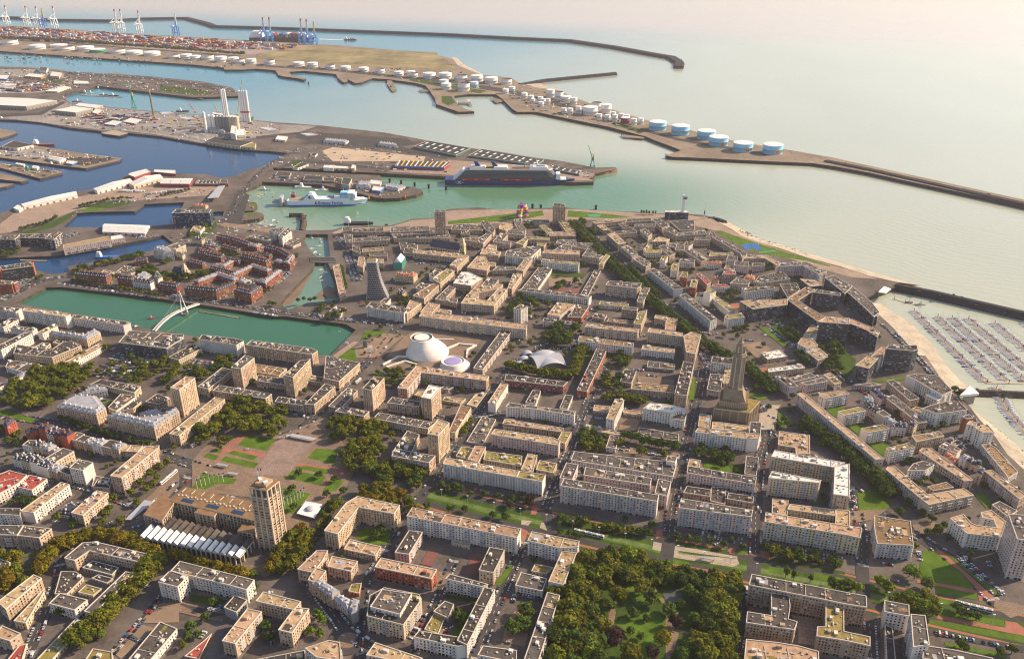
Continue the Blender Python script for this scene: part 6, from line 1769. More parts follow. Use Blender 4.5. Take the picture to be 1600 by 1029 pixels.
for tx, ty, sc, lst in ((0, 0, 4, '5 103 255 290 w;178 275 285 318 w;310 410 282 305 w;350 455 295 325 w;480 580 295 328 w;555 652 310 338 g;675 775 312 342 w;783 883 322 352 w;895 995 328 358 w;1045 1118 345 372 w;1127 1197 343 375 w;1185 1253 352 382 w;1262 1333 350 381 w;1345 1415 358 395 w;1425 1490 362 390 w;1462 1526 375 402 w;1540 1600 372 405 w;-110 -20 248 282 w'),
        (400, 0, 4, '50 115 378 410 w;228 300 392 420 w;320 385 395 425 w;430 493 408 437 w;527 590 417 443 w;640 703 425 455 w;740 805 433 462 w;862 922 450 480 w;940 995 447 470 w;955 1012 460 490 w;1042 1123 460 497 w;1142 1223 460 498 w;1238 1320 475 512 w;1342 1420 475 515 w;1430 1512 488 528 w;1528 1600 498 535 w;1145 1203 502 530 w;1158 1220 525 565 w;1260 1337 520 575 w;1340 1390 515 548 l'),
        (800, 0, 4, '215 268 565 612 w;265 320 578 627 w;305 372 605 640 w;362 408 615 655 w;497 562 645 690 w;553 622 657 712 w;445 538 672 728 w;58 98 585 617 w;100 138 600 630 w;160 195 608 640 w;210 240 620 655 w;118 145 620 648 w;178 210 620 650 w;165 200 640 668 w;308 340 678 712 w;345 382 680 718 w;397 433 668 712 w;440 470 670 700 w;528 562 715 748 w;580 615 720 755 w;625 660 720 762 w;665 702 712 740 w;702 737 720 745 w;680 737 738 778 m;742 780 745 785 w;788 823 742 780 w;620 650 702 725 w;-60 -20 560 590 w;-20 20 545 575 w')):
    for l in lst.split(';'):
        a, b, c_, d, k = l.split(); tank(float(a), float(b), float(c_), float(d), tx, ty, sc, k, tk); tk += 1
for i, l in enumerate(('858 966 765 823', '998 1110 790 852', '1160 1275 822 880', '1233 1353 860 922', '1385 1508 897 958', '1570 1695 908 972')): tank(*[float(q) for q in l.split()], 800, 0, 4, 'b', i)
# ---- ship-to-shore gantry cranes, booms raised
def gantry(x, y, ytop, col, bcol, label, tip=M_RED):
    b = at(x, y); H = HT(x, ytop, y - ytop); H = min(max(H, 70), 135); root = empty('gantry_crane', tuple(b)); zp = H * .42; mb = MB()
    for sx in (-13, 13):
        for sy in (-4, 24): mb.bar((sx, sy, 0), (sx * .9, sy, zp), 3.8, col)
        mb.bar((sx, -4, zp * .35), (sx, 24, zp * .35), 2, col); mb.bar((sx, -4, zp), (sx, 24, zp), 2.2, col); mb.bar((sx, -4, zp * .35), (sx, 24, zp), 1.2, col)
    for sy in (-4, 24): mb.bar((-13, sy, zp * .35), (13, sy, zp * .35), 2, col); mb.bar((-13, sy, zp), (13, sy, zp), 2.2, col)
    mb.build('portal', root)
    mb = MB()
    for sx in (-3.5, 3.5): mb.bar((sx - 10, -34, zp + 2), (sx, 26, zp + 2), 2, col)
    mb.bar((-12, -34, zp + 2), (-5, -34, zp + 2), 2, col); mb.box((-5, -14, zp + 3), 10, 14, 5, M_WHITE); mb.build('girder', root)
    mb = MB(); mb.bar((-4, 18, zp), (-1, 22, zp * 1.55), 2, col); mb.bar((4, 18, zp), (1, 22, zp * 1.55), 2, col); mb.bar((0, 22, zp * 1.55), (-9, -30, zp + 3), 1.1, col); mb.build('apex_frame', root)
    mb = MB()
    for sx in (-2.6, 2.6): mb.bar((sx, 26, zp + 2), (sx, 30, H * .9), 3.2, bcol)
    for k in range(8): z0 = zp + 4 + k * (H * .9 - zp - 6) / 8; mb.bar((-2.6, 26.5, z0), (2.6, 27, z0 + 5), .9, bcol)
    bo = mb.build('raised_boom', root); mb = MB(); mb.box((0, 30, H * .9), 7, 3, H * .1, tip); mb.build('boom_tip', bo); tag(root, label, 'crane', 'quay cranes of the container port')
for x, y, yt in ((10, 39, 9), (42, 41, 10), (58, 42, 11), (85, 44, 10.5), (181, 50, 15), (190, 50, 15), (218, 53, 17.5)): gantry(x, y, yt, M_WHITE, M_WHITE, 'white quay crane with raised red-tipped boom at the container port')
gantry(67, 42.5, 14, M_BLUE, M_YEL, 'blue quay crane with a yellow raised boom between white cranes', M_YEL); gantry(275, 56.5, 22, M_BLUE, M_WHITE, 'lone blue quay crane with a white raised boom', M_WHITE)
M_CBLUE = mat('crane_blue', (.06, .30, .75), .5, .08)
for x, y, yt in ((412, 65, 28), (422, 65.5, 28), (471, 69, 30), (480, 69.5, 31)): gantry(x, y, yt, M_CBLUE, WALL['c'], 'blue quay crane with a cream raised boom beside the container ship', M_RED)
gantry(491, 70, 35, M_CBLUE, M_YEL, 'blue quay crane with a yellow raised boom at the end of the quay', M_YEL)
# ---- container stacks (a far yard that reads as one mass)
CC = [mat('box_rust', (.30, .075, .045), .7, .15), mat('box_orange', (.48, .20, .07), .7, .12), mat('box_amber', (.52, .32, .12), .7, .12), mat('box_maroon', (.20, .035, .05), .7, .15), mat('box_blue', (.05, .12, .28), .7, .15), mat('box_grey', (.42, .40, .40), .7, .15), mat('box_white', (.66, .63, .62), .7, .1)]
def stacks(name, poly_px, n, label, hmax=4, wts=(5, 4, 4, 5, 3, 4, 3), seed=4, ang=None):
    rn = random.Random(seed); P = pxs(poly_px); xs = [p[0] for p in P]; ys = [p[1] for p in P]; mb = MB(); a0 = Vector(P[1]) - Vector(P[0]); ang = math.atan2(a0.y, a0.x) if ang is None else ang; ca, sa = math.cos(ang), math.sin(ang); k = 0; tr = 0
    while k < n and tr < n * 8:
        tr += 1; cx, cy = rn.uniform(min(xs), max(xs)), rn.uniform(min(ys), max(ys)); v = round((-cx * sa + cy * ca) / 17.0) * 17.0; u = cx * ca + cy * sa; cx, cy = u * ca - v * sa, u * sa + v * ca
        if not inside((cx, cy), P): continue
        m = rn.choices(CC, wts)[0]; L = rn.choice((12, 24, 36)); hh = rn.randint(1, hmax) * 2.6
        mb.box((cx, cy, 0), L, rn.choice((5, 7.5, 10)), hh, m, ang); k += 1
    o = mb.build(name, kind='stuff'); o['label'] = label; return o
stacks('container_stacks', '0 43 90 47.5 225 56.5 285 59.5 400 67.5 470 72.5 440 78 300 76 150 69 -60 60 -200 46', 1500, 'rows of stacked shipping containers in the far port')
stacks('container_stacks', '0 52 90 55 180 62 160 68 60 62 -80 57', 260, 'blue and grey container rows behind the tanks', 3, (1, 1, 1, 2, 4, 5, 6), 5)
stacks('container_stacks', '0 128 60 131 100 133 90 140 40 144 -60 143 -60 128', 330, 'mixed containers and lorries in the spit yard', 2, (2, 2, 2, 1, 4, 4, 6), 6)
stacks('parked_trailers', '130 182 210 178 240 188 190 196 150 194', 120, 'parked lorry trailers in the port yard', 1, (1, 0, 0, 4, 2, 4, 5), 7)
# ---- silos, turbine towers, cranes
def silo(x, y, ytop, r, m, label, group, band=None, name='silo', cap=True):
    b = at(x, y); H = HT(x, ytop, y - ytop); root = empty(name, (b.x, b.y, 0)); mb = MB(); mb.rev((0, 0, 0), [(r, -.3), (r, H * .33), (r, H * .66), (r * (1 if name == 'silo' else .86), H)], m, 20); o = mb.build('shell', root)
    mb = MB(); mb.rev((0, 0, H), [(r * .5, 0), (r * .4, 1.8)], M_WHITE, 12); mb.build('cap', root)
    if band: mb = MB(); mb.rev((0, 0, H * band), [(r + .15, 0), (r + .15, 5)], M_RED, 20); mb.build('red_band', root)
    tag(root, label, name.replace('_', ' '), group)
for i in range(8): silo(337.5 + i * 5.0, 203.5 + i * .35, 181.5 + i * .2, 6.0, WALL['g'] if i < 5 else WALL['c'], 'grey concrete grain silo in the tall row' if i < 5 else 'tan concrete grain silo at the end of the tall row', 'grain silos')
for x, y, yt, r in ((322.5, 207, 175.5, 4.5), (329, 204, 180, 5.5), (335.5, 204, 180, 5.5)): silo(x, y, yt, r, M_WHITE, 'white round silo beside the grey silo row', 'white silos')
shed('331 178 373 184 374 181.5 334 175.5', 3, 'gw', 'white gallery along the top of the silo row'); shed('360 208 368 210 369.5 197 362 196', 13, 'ww', 'white lift tower in front of the silos')
for dx in (0, 2.8, 5.4): silo(353 + dx, 196 + dx * .3, 139.5 + abs(dx - 2.8) * .3, 3.3, M_WHITE, 'white wind turbine tower section standing behind the silos', 'turbine towers behind the silos', .21, 'turbine_tower')
for dx in (0, 3.6, 7.2, 10.8): silo(379.5 + dx, 190, 141.5 + (dx % 5) * .2, 3.6, M_WHITE, 'white wind turbine tower with red band on the open quay', 'turbine towers on the quay', .29, 'turbine_tower')
silo(240, 180.5, 143, 2.8, mat('olive_pole', (.20, .17, .10)), 'single dark brown tower section on the port quay', None, None, 'turbine_tower')
def boom(x, y, xt, yt, m, label, base=True, w=2.0):
    b = at(x, y); H = HT(xt, yt, y - yt); tp = Vector((*G(xt, yt, H), H)); d = tp - b; L = d.length; root = empty('crane', tuple(b)); mb = MB(); n = 12
    for s in (-1, 1): mb.bar((s * w * .6, 0, 3), tuple(d + Vector((s * .4, 0, 0))), .8, m)
    for k in range(n): p = d * (k / n) + Vector((0, 0, 3 * (1 - k / n))); q = d * ((k + 1) / n) + Vector((0, 0, 3 * (1 - (k + 1) / n))); s = 1 if k % 2 else -1; mb.bar(tuple(p + Vector((s * w * .6 * (1 - k / n), 0, 0))), tuple(q - Vector((s * w * .6 * (1 - k / n), 0, 0))), .5, m)
    mb.build('boom', root); mb = MB(); mb.box((0, 0, 0), 8, 6, 4, m, .3); mb.box((-2, 0, 4), 4, 4, 2.5, M_WHITE, .3); mb.build('carriage', root); tag(root, label, 'crane')
boom(371, 180, 378, 125, M_YEL, 'tall yellow lattice crane between the turbine towers'); boom(305, 176, 295, 161, M_ORANGE, 'short orange crane on the port quay', w=3); boom(340, 176, 334, 162, M_YEL, 'leaning yellow crane jib near the silos')
def portal(x, y, xt, yt, m, label):
    b = at(x, y); H = HT(xt, yt, y - yt); root = empty('portal_crane', tuple(b)); mb = MB(); z1 = H * .32
    for sx in (-6, 6):
        for sy in (-5, 5): mb.bar((sx, sy, 0), (sx * .35, sy * .35, z1), 1.4, m)
    mb.bar((-6, -5, 3), (6, -5, 3), 1, m); mb.bar((-6, 5, 3), (6, 5, 3), 1, m); mb.build('portal', root); mb = MB(); mb.box((0, 0, z1), 6, 5, H * .14, m); mb.box((1.5, 0, z1 + H * .14), 3, 3, H * .12, M_YEL); mb.build('machine_house', root)
    tp = Vector((*G(xt, yt, H), H)) - b; mb = MB(); mb.bar((0, 0, z1 + 3), tuple(tp), 1.8, m, 1.0); mb.bar((2, 0, z1 + H * .26), tuple(tp * .7), .6, m); mb.build('jib', root); tag(root, label, 'crane')
portal(925.5, 262, 919.5, 227, M_GREEN, 'green harbour crane with upright jib at the tip of the cruise quay'); portal(210, 170, 198, 126, M_GREEN, 'green harbour crane with a leaning jib on the tug basin quay'); portal(43, 266, 40, 255, M_GREEN, 'squat green dock crane on the repair pier')
# blades laid out in the yard
for x, y, n in ((258, 178, 5), (290, 186, 6), (415, 202, 8), (478, 211, 7)):
    for i in range(n):
        a, b = at(x - 8 + i * 1.6, y - 1 + i * .5), at(x + 14 + i * 1.6, y - 2.5 + i * .5); mb = MB(); d = b - a; mb.bar((0, 0, 1.6), tuple(d + Vector((0, 0, 1.6))), 3.2, M_WHITE, .8); o = mb.build('turbine_blade', loc=tuple(a)); e = MB(); e.bar(tuple(d * .8 + Vector((0, 0, 1.7))), tuple(d * .92 + Vector((0, 0, 1.7))), 1.9, M_RED); e.build('red_tip', o); tag(o, 'long white wind turbine blade lying in the port yard', 'turbine blade', 'turbine blades laid out in rows')
# ---- ships
def hull(name, L, B, D, m, bow=.18, stern=.06, flare=1.15, n=18):
    """hull along +X from stern (x=0) to bow (x=L), waterline z=0"""
    mb = MB(); secs = []
    for i in range(n + 1):
        u = i / n; w = 1.0
        if u > 1 - bow: q = (u - (1 - bow)) / bow; w = max(.02, 1 - q ** 1.9)
        if u < stern: w = .86 + .14 * (u / stern)
        x = u * L; xr = x + (L * .03 * max(0, (u - .8) / .2))
        secs.append([(x, -B / 2 * w * .92, -2.5), (x, -B / 2 * w, D * .35), (xr, -B / 2 * min(1, w * flare), D), (xr, B / 2 * min(1, w * flare), D), (x, B / 2 * w, D * .35), (x, B / 2 * w * .92, -2.5)])
    k = mb.mi(m)
    for s in secs: mb.v += s
    for i in range(n):
        for j in range(5): a = i * 6 + j; mb.f.append((a, a + 6, a + 7, a + 1)); mb.m.append(k)
    mb.f.append((0, 1, 2, 3, 4, 5)); mb.m.append(k); e = n * 6; mb.f.append((e + 5, e + 4, e + 3, e + 2, e + 1, e)); mb.m.append(k); return mb
def text_mesh(txt, size, m, name, parent, M, bold=True):
    cu = bpy.data.curves.new(name, 'FONT'); cu.body = txt; cu.size = size; cu.extrude = .02; cu.align_x = 'CENTER'; cu.offset = size * .012 if bold else 0
    o = bpy.data.objects.new(name + '_tmp', cu); COL.objects.link(o); dg = bpy.context.evaluated_depsgraph_get(); me = bpy.data.meshes.new_from_object(o.evaluated_get(dg)); bpy.data.objects.remove(o); bpy.data.curves.remove(cu)
    me.materials.clear(); me.materials.append(m); q = bpy.data.objects.new(name, me); COL.objects.link(q); q.parent = parent; q.matrix_local = M; return q
def cruise():
    A, B = Vector(G(695, 289, ZW)), Vector(G(899, 290.3, ZW)); ang = math.atan2((B - A).y, (B - A).x); L, W = (B - A).length * .97, 35.0
    n = Vector((-math.sin(ang), math.cos(ang))); o0 = A + n * W / 2; root = empty('cruise_ship', (*o0, ZW), ang); D = 12.5
    hull('hull', L, W, D, M_NAVY).build('hull', root)
    mdk = mat('cruise_facade', (.055, .062, .08), .4, .3, .3, .4); slab = mat('deck_edge', (.23, .25, .29), .6, .1); z = D; nd = 8
    dk = MB(); sl = MB(); gl = MB()
    for k in range(nd):
        x0, x1 = L * (.085 + .0105 * k), L * (.90 - .008 * k); w = W / 2 - .3 - (.6 if k == 0 else 0); h = 2.95
        pol = [(x0, -w), (x1 - 14, -w), (x1 - 4, -w * .75), (x1, -w * .3), (x1, w * .3), (x1 - 4, w * .75), (x1 - 14, w), (x0, w)]
        dk.prism(inset(pol, 1.0), z, z + h, mdk); sl.prism(pol, z + h - .4, z + h, slab, slab)
        for j in range(int((x1 - x0 - 20) / 3.4)):
            xx = x0 + 3 + j * 3.4; sl.box((xx, -w + .55, z), .18, 1.0, h, slab) if j % 2 == 0 else None
        z += h
    dk.build('superstructure', root); sl.build('deck_slabs', root); 
    top = MB(); w = W / 2
    top.prism([(L * .2, -w + 2), (L * .82, -w + 2), (L * .85, -4), (L * .85, 4), (L * .82, w - 2), (L * .2, w - 2)], z, z + 3.2, M_WHITE, mat('teak_deck', (.36, .27, .19), .8, .15))
    top.box((L * .26, 0, z + 3), 40, 20, 4, M_WHITE, 0, taper=.86); top.box((L * .44, 0, z + 3), 34, 24, 4, M_WHITE, 0, taper=.9); top.box((L * .74, 0, z + 3), 46, 24, 4.5, M_WHITE, 0, taper=.85); top.box((L * .76, 0, z + 7), 22, 14, 3, M_SHELL, 0, taper=.8)
    top.box((L * .60, -9, z + 3), 44, 3, 3, M_ORANGE); top.box((L * .60, 9, z + 3), 44, 3, 3, M_WHITE); top.box((L * .585, 0, z + 3.2), 30, 9, .2, mat('pool', (.05, .35, .5), .1)); top.box((L * .35, 0, z + 3.2), 30, 18, .25, GM['G'])
    top.build('top_decks', root)
    fb = MB(); 
    for u in (.265, .40):
        i0 = len(fb.v); fb.v += [(L * u - 6, -5, z + 6), (L * u + 6, -5, z + 6), (L * u + 6, 5, z + 6), (L * u - 6, 5, z + 6), (L * u - 11, -4, z + 19), (L * u - 2, -4, z + 17), (L * u - 2, 4, z + 17), (L * u - 11, 4, z + 19)]; k = fb.mi(M_NAVY)
        for f in ((0, 1, 5, 4), (1, 2, 6, 5), (2, 3, 7, 6), (3, 0, 4, 7), (4, 5, 6, 7)): fb.f.append(tuple(i0 + q for q in f)); fb.m.append(k)
    fb.build('funnel', root)
    ms = MB(); ms.bar((L * .73, 0, z + 10), (L * .72, 0, z + 24), 2.2, M_WHITE, .8); ms.box((L * .73, 0, z + 15), 3, 12, .6, M_WHITE); ms.rev((L * .69, -4, z + 7), [(.5, 0), (2.2, 1), (2.2, 3), (.6, 4)], M_WHITE, 10); ms.rev((L * .63, -6, z + 6), [(1.4, 0), (1.4, 6), (2.4, 6.5), (2.6, 8), (1, 10)], M_GREEN, 10); ms.build('radar_mast', root)
    for j in range(16):
        if j == 7: continue
        lb = MB(); xx = L * (.155 + j * .031) + (L * .05 if j > 7 else 0); lb.box((xx, -W / 2 - 1.6, D + .4), 8.8, 4.0, 3.0, M_RED if j % 3 else M_ORANGE); lb.box((xx, -W / 2 - 1.6, D + 3.4), 7.4, 3.4, 1.2, M_RED, 0, taper=.8); lb.build('lifeboat', root)
    bw = MB(); bw.box((L * .915, 0, D), 26, 22, 2.4, M_WHITE, 0, taper=.8); bw.box((L * .895, 0, D + 2.4), 12, 30, 12, M_WHITE, 0, taper=.8); bw.build('bow_deck', root)
    st = MB()
    for k in range(nd): st.box((L * (.075 + .0105 * k), 0, D + k * 2.95), 6, W - 2, 2.2, M_WHITE)
    st.build('stern_terraces', root)
    # white X emblem with a bar near the stern
    em = MB(); y = -W / 2 - .45; c = Vector((L * .115, y, 6.6)); em.bar(tuple(c + Vector((-4, 0, -4))), tuple(c + Vector((4, 0, 4))), 1.5, M_WHITE); em.bar(tuple(c + Vector((-4, 0, 4))), tuple(c + Vector((4, 0, -4))), 1.5, M_WHITE); em.bar(tuple(c + Vector((-11, 0, 0))), tuple(c + Vector((-4, 0, 0))), .6, M_WHITE); em.bar(tuple(c + Vector((4, 0, 0))), tuple(c + Vector((11, 0, 0))), .6, M_WHITE); em.build('stern_emblem', root)
    tag(root, 'very large cruise ship with navy hull and rows of red lifeboats at the quay', 'cruise ship')
cruise()
def ferry():
    A, B = Vector(G(449, 322.6, ZW)), Vector(G(571, 321.2, ZW)); ang = math.atan2((B - A).y, (B - A).x); L, W = (B - A).length, 26.0; n = Vector((-math.sin(ang), math.cos(ang))); o0 = A + n * W / 2; root = empty('ferry', (*o0, ZW), ang); D = 13
    mw = mat('ferry_white', (.78, .79, .84), .45, .05); hull('hull', L, W, D, mw, .2, .04, 1.2).build('hull', root)
    bs = hull('boot', L * .985, W + .3, 3.0, M_BLUE, .2, .04, 1.0); bs.build('blue_waterline', root)
    dk = MB(); dk.box((L * .17, 0, D), L * .28, W - 4, 1.2, mat('teak_deck', (.36, .27, .19)), 0); dk.box((L * .55, 0, D), L * .5, W - 1, 2.6, mw); dk.build('upper_deck', root)
    sb = MB(); y = W / 2 - 1; i0 = 0
    for s in (-1, 1): sb.face([(L * .20, s * y, D), (L * .38, s * y, D), (L * .335, s * y, D + 13), (L * .28, s * y, D + 13)] if s < 0 else [(L * .38, s * y, D), (L * .20, s * y, D), (L * .28, s * y, D + 13), (L * .335, s * y, D + 13)], mw)
    sb.quad((L * .38, -y, D), (L * .38, y, D), (L * .335, y, D + 13), (L * .335, -y, D + 13), mw); sb.quad((L * .20, y, D), (L * .20, -y, D), (L * .28, -y, D + 13), (L * .28, y, D + 13), M_BLUE); sb.quad((L * .28, -y, D + 13), (L * .335, -y, D + 13), (L * .335, y, D + 13), (L * .28, y, D + 13), mw); sb.box((L * .31, 0, D + 13), 8, 12, 3, mw); sb.build('funnel_house', root)
    br = MB(); br.box((L * .78, 0, D + 2.6), L * .20, W - 2, 9.5, mw, 0); br.box((L * .77, 0, D + 12.1), L * .19, W - 1, 1.0, M_BLUE); br.box((L * .82, 0, D + 13.1), L * .08, W, 3, mw); br.box((L * .73, 0, D + 13.1), L * .09, W - 8, 3.2, M_LBLUE); br.build('bridge_block', root)
    wb = MB()
    for f in range(3):
        for j in range(12): wb.box((L * (.69 + j * .0155), -(W - 2) / 2 - .05, D + 4 + f * 2.9), 1.6, .1, 1.2, M_GLASS)
    wb.build('windows', root, kind='stuff'); ms = MB(); ms.bar((L * .72, 0, D + 16), (L * .72, 0, D + 24), .8, M_WHITE); ms.box((L * .55, 4, D + 2.6), 14, 6, 3, M_BLUE); ms.box((L * .57, -5, D + 2.6), 10, 3, 2, M_ORANGE); ms.build('mast', root)
    fc = MB(); fc.box((L * .93, 0, D), L * .1, 16, 1.6, M_WHITE, 0, taper=.7); fc.build('foredeck', root)
    M = Matrix.Translation((L * .555, -W / 2 - .35, 4.4)) @ Matrix.Rotation(R(90), 4, 'X'); text_mesh('Brittany Ferries', 8.6, mat('logo_blue', (.02, .05, .25), .5, .02), 'hull_lettering', root, M)
    for px, pz, r, yy in ((L * .375, 7.2, 3.3, -W / 2 - .3), (L * .30, D + 7, 4.0, -y - .1)):
        lg = MB(); N_ = 18
        for j in range(N_):
            a0, a1 = 2 * math.pi * j / N_, 2 * math.pi * (j + 1) / N_; lg.face([(px, yy, pz), (px + r * math.cos(a0), yy, pz + r * math.sin(a0)), (px + r * math.cos(a1), yy, pz + r * math.sin(a1))], mat('logo_blue', (0, 0, 0)) if 4 <= j < 13 else (M_ORANGE if j >= 13 else M_WHITE))
        lg.build('round_emblem', root)
    rp = MB(); rp.bar((-4, -4, 6), (-34, -4, 9), 5, M_STEEL); rp.bar((-4, 5, 6), (-34, 5, 9), 5, M_STEEL); rp.box((-14, 0, -2), 6, 24, 22, M_SHELL); o = rp.build('link_span', loc=(*o0, ZW)); o.rotation_euler = (0, 0, ang); tag(o, 'grey steel ferry ramp behind the white ferry', 'ramp')
    tag(root, 'white and blue car ferry with company lettering moored by the pier', 'ferry')
ferry()
shed('454 303 461 304 461 300 455 299', 9, 'Mg', 'dark red ramp tower behind the ferry')
def vessel(x, y, L, ang, mh, label, house=.2, hh=6, cargo=None, z=ZW, group=None, name='workboat', col=None):
    b = G(x, y, z); W = L * .24; root = empty(name, (*b, z), R(ang)); D = max(1.6, L * .075); hull('hull', L, W, D, mh, .3, .05, 1.2, 10).build('hull', root)
    mb = MB(); mb.box((L * house, 0, D), L * .2, W * .75, hh * .6, col or M_WHITE, 0, taper=.9); mb.box((L * house, 0, D + hh * .6), L * .12, W * .6, hh * .4, M_WHITE); mb.build('deckhouse', root); mb = MB(); mb.bar((L * house, 0, D + hh), (L * house, 0, D + hh * 1.8), .5, M_STEEL); mb.build('mast', root)
    if cargo:
        mb = MB(); rn = random.Random(int(x))
        for j in range(int(L * .6 / 6.4)): mb.box((L * .36 + j * 6.4, 0, D), 6, W * .8, rn.choice((2.6, 5.2)) * cargo, rn.choice(CC), 0)
        mb.build('deck_cargo', root, kind='stuff')
    tag(root, label, name.replace('_', ' '), group)
vessel(393, 65.5, 330, 0, M_DARK, 'long container ship loading under the blue cranes', .1, 30, 4, name='container_ship'); vessel(538, 63, 66, 0, WALL['m'], 'small coaster heading out with a white wake', .15, 12, 1, name='coaster')
mb = MB(); a, b = G(500, 60.8, ZW + .1), G(536, 62.3, ZW + .1); mb.face([(*a, ZW + .12), (a[0], a[1] - 26, ZW + .12), (b[0], b[1] - 12, ZW + .12), (b[0], b[1] + 4, ZW + .12)], mat('foam', (.7, .74, .74), .8, .2, .05)); struct('wake', mb)
for x, y, L, an, m, lab, hse in ((122, 145, 34, 10, WALL['m'], 'dark red tug moored at the spit quay', .7), (134, 145.5, 28, 5, M_WHITE, 'white launch moored beside the dark red tug', .6), (148, 138.5, 26, 0, WALL['m'], 'small red pilot boat at the tug pontoon', .5), (163, 139, 30, -8, M_RED, 'red work barge in the tug basin', .5), (156, 149, 30, 0, M_DARK, 'black-hulled tug at the long pontoon', .4), (170, 150, 36, 0, M_DARK, 'larger black-hulled tug at the long pontoon', .4), (276, 174.5, 42, 0, M_DARK, 'white and orange supply ship by the blade yard', .3),
                              (52, 227, 62, -4, WALL['m'], 'dark red coaster moored off the white shed', .15), (92, 155, 30, 20, M_ORANGE, 'orange-topped tug alongside the big warehouse', .5), (113, 159, 32, 10, M_RED, 'red and white tug beside the square warehouse', .5), (-4, 187, 34, 0, M_DARK, 'barge lying at the far dock quay', .4), (461, 293, 40, -5, M_WHITE, 'white trawler moored across from the ferry', .4), (492, 298, 32, 10, M_WHITE, 'white pilot boat at the sloping gangway', .6), (584, 310, 30, 0, M_DARK, 'dark pilot boat near the orange beacons', .5), (538, 350.5, 60, 0, M_DARK, 'low dark barge beside the harbour front', .12), (406, 297, 26, 0, M_STEEL, 'grey work pontoon near the ferry ramp', .4),
                              (73, 258, 30, -12, M_RED, 'red dinghy tender by the boat shed', .5), (150, 403, 44, 3, M_BLUE, 'long blue river barge in the dock', .15), (1430, 476, 18, 0, M_STEEL, 'grey workboat at the marina fuel pontoon', .5), (1415, 473, 12, 0, M_DARK, 'small dark boat at the marina fuel pontoon', .5), (231, 498.5, 11, 20, M_RED, 'small red launch on the green basin', .5), (1182, 237, 16, 0, M_STEEL, 'grey survey boat below the pale blue tanks', .5)):
    vessel(x, y, L, an, m, lab, hse, L * .16 + 2, z=ZD if (y > 180 and x < 240 and y < 520 and not (140 < y < 180)) else ZW)
for i, (x, y) in enumerate(((609, 285), (627, 287.5), (648, 291), (670, 294), (697, 297), (604, 357), (931, 327), (845, 326), (832, 325), (482, 132), (611, 138), (705, 105))):
    b = G(x, y, ZW); root = empty('mooring_dolphin', (*b, ZW)); mb = MB(); mb.rev((0, 0, -2), [(2.6, 0), (2.6, 9.5), (3.2, 9.6), (3.2, 11)], M_DARK, 12); mb.build('pile', root); mb = MB(); mb.box((0, 0, 9), 2, 2, 1.2, M_UNITD); mb.build('bollard', root); tag(root, 'dark round mooring post standing in the harbour water', 'mooring post', 'mooring posts in the harbour')
for x, y in ((577, 315), (596, 314), (633, 313)):
    b = G(x, y, ZW); root = empty('beacon', (*b, ZW)); mb = MB(); mb.bar((0, 0, -2), (0, 0, 6), 1.2, M_DARK); mb.build('post', root); mb = MB(); mb.rev((0, 0, 6), [(1.6, 0), (1.6, 6), (.6, 7.2)], M_ORANGE, 10); mb.build('marker', root); tag(root, 'orange-topped channel beacon near the pilot pier', 'beacon', 'orange beacons near the pier')
for s, lab in (('300 152 318 152 316 154.5 190 140.5 190 138.5', 'long timber jetty with gaps on the tug basin'), ('170 113.5 228 119 228 121.5 205 121 172 116', 'concrete loading jetty off the spit'), ('280 127 320 128.5 320 131 285 130', 'dark berthing jetty at the tip of the spit'), ('30 104 100 109.5 100 112 60 110', 'berthing wharf beside the tank shore'), ('971 210 1008 214 1006 217 975 214', 'pile jetty below the white tanks'), ('655 140 682 141 681 143 656 142.5', 'slender jetty at the oil terminal'), ('605 124 612 126 620 140 613 143 605 132', 'berth jetty at the oil terminal'), ('716 160 735 159 737 165 731 162 717 162', 'short jetty by the grassy point'), ('767 153 790 156 790 158 775 161', 'jetty beside the oil terminal point'), ('1040 240 1048 243 1046 245 1040 245', 'light beacon pier at the breakwater root'), ('125 148 190 151 189 152 125 149.5', 'long timber tug pontoon in the basin'), ('31 405 74 406.5 74 408 31 407', 'pontoon frame in the dock'), ('311 485 374 495.5 374 497 311 486.5', 'narrow floating pontoon in the green basin'), ('386 349 430 353 430 354 386 350', 'small craft pontoon in the fishing harbour')):
    z = ZD + .8 if lab.endswith(('dock', 'basin')) and 'tug' not in lab else ZW + (5 if 'jetty' in lab or 'wharf' in lab else 1); P = pxs(s, z); c = centroid(P); mb = MB(); mb.prism(ccw(local(P, c)), -1.2 if z < -5 else -.6, 0, M_UNITD, M_EARTH); o = mb.build('jetty', loc=(*c, z)); e = MB()
    for q in local(P, c): e.bar((*q, -7), (*q, .5), 1.2, M_DARK)
    e.build('piles', o); tag(o, lab, 'jetty')

# loose cargo, vehicles and plant that fill the port yards
def clutter(name, s, n, label, seed, big=1.0, mats=None):
    r_ = random.Random(seed); P = pxs(s); xs = [p[0] for p in P]; ys = [p[1] for p in P]; mb = MB(); k = tr = 0; mats = mats or [M_WHITE, M_SKYL, M_UNIT, M_UNITD, M_STEEL, CC[0], CC[4], CC[5], M_YEL, WALL['c'], ROOF['g']]
    while k < n and tr < n * 9:
        tr += 1; q = (r_.uniform(min(xs), max(xs)), r_.uniform(min(ys), max(ys)))
        if not inside(q, P): continue
        k += 1; u = r_.random()
        if u < .55: mb.box((*q, 0), r_.uniform(3, 6) * big, r_.uniform(2, 3) * big, r_.uniform(1.2, 3) * big, r_.choice(mats), r_.uniform(0, 3))
        elif u < .85: mb.box((*q, 0), r_.uniform(6, 13) * big, r_.uniform(2.5, 5) * big, r_.uniform(2.4, 4) * big, r_.choice(mats), .1 + r_.uniform(-.1, .1))
        else: mb.rev((*q, 0), [(r_.uniform(1, 3.4) * big, -.1), (r_.uniform(1, 3) * big, r_.uniform(1, 4) * big)], r_.choice(mats), 8)
    o = mb.build(name, kind='stuff'); o['label'] = label
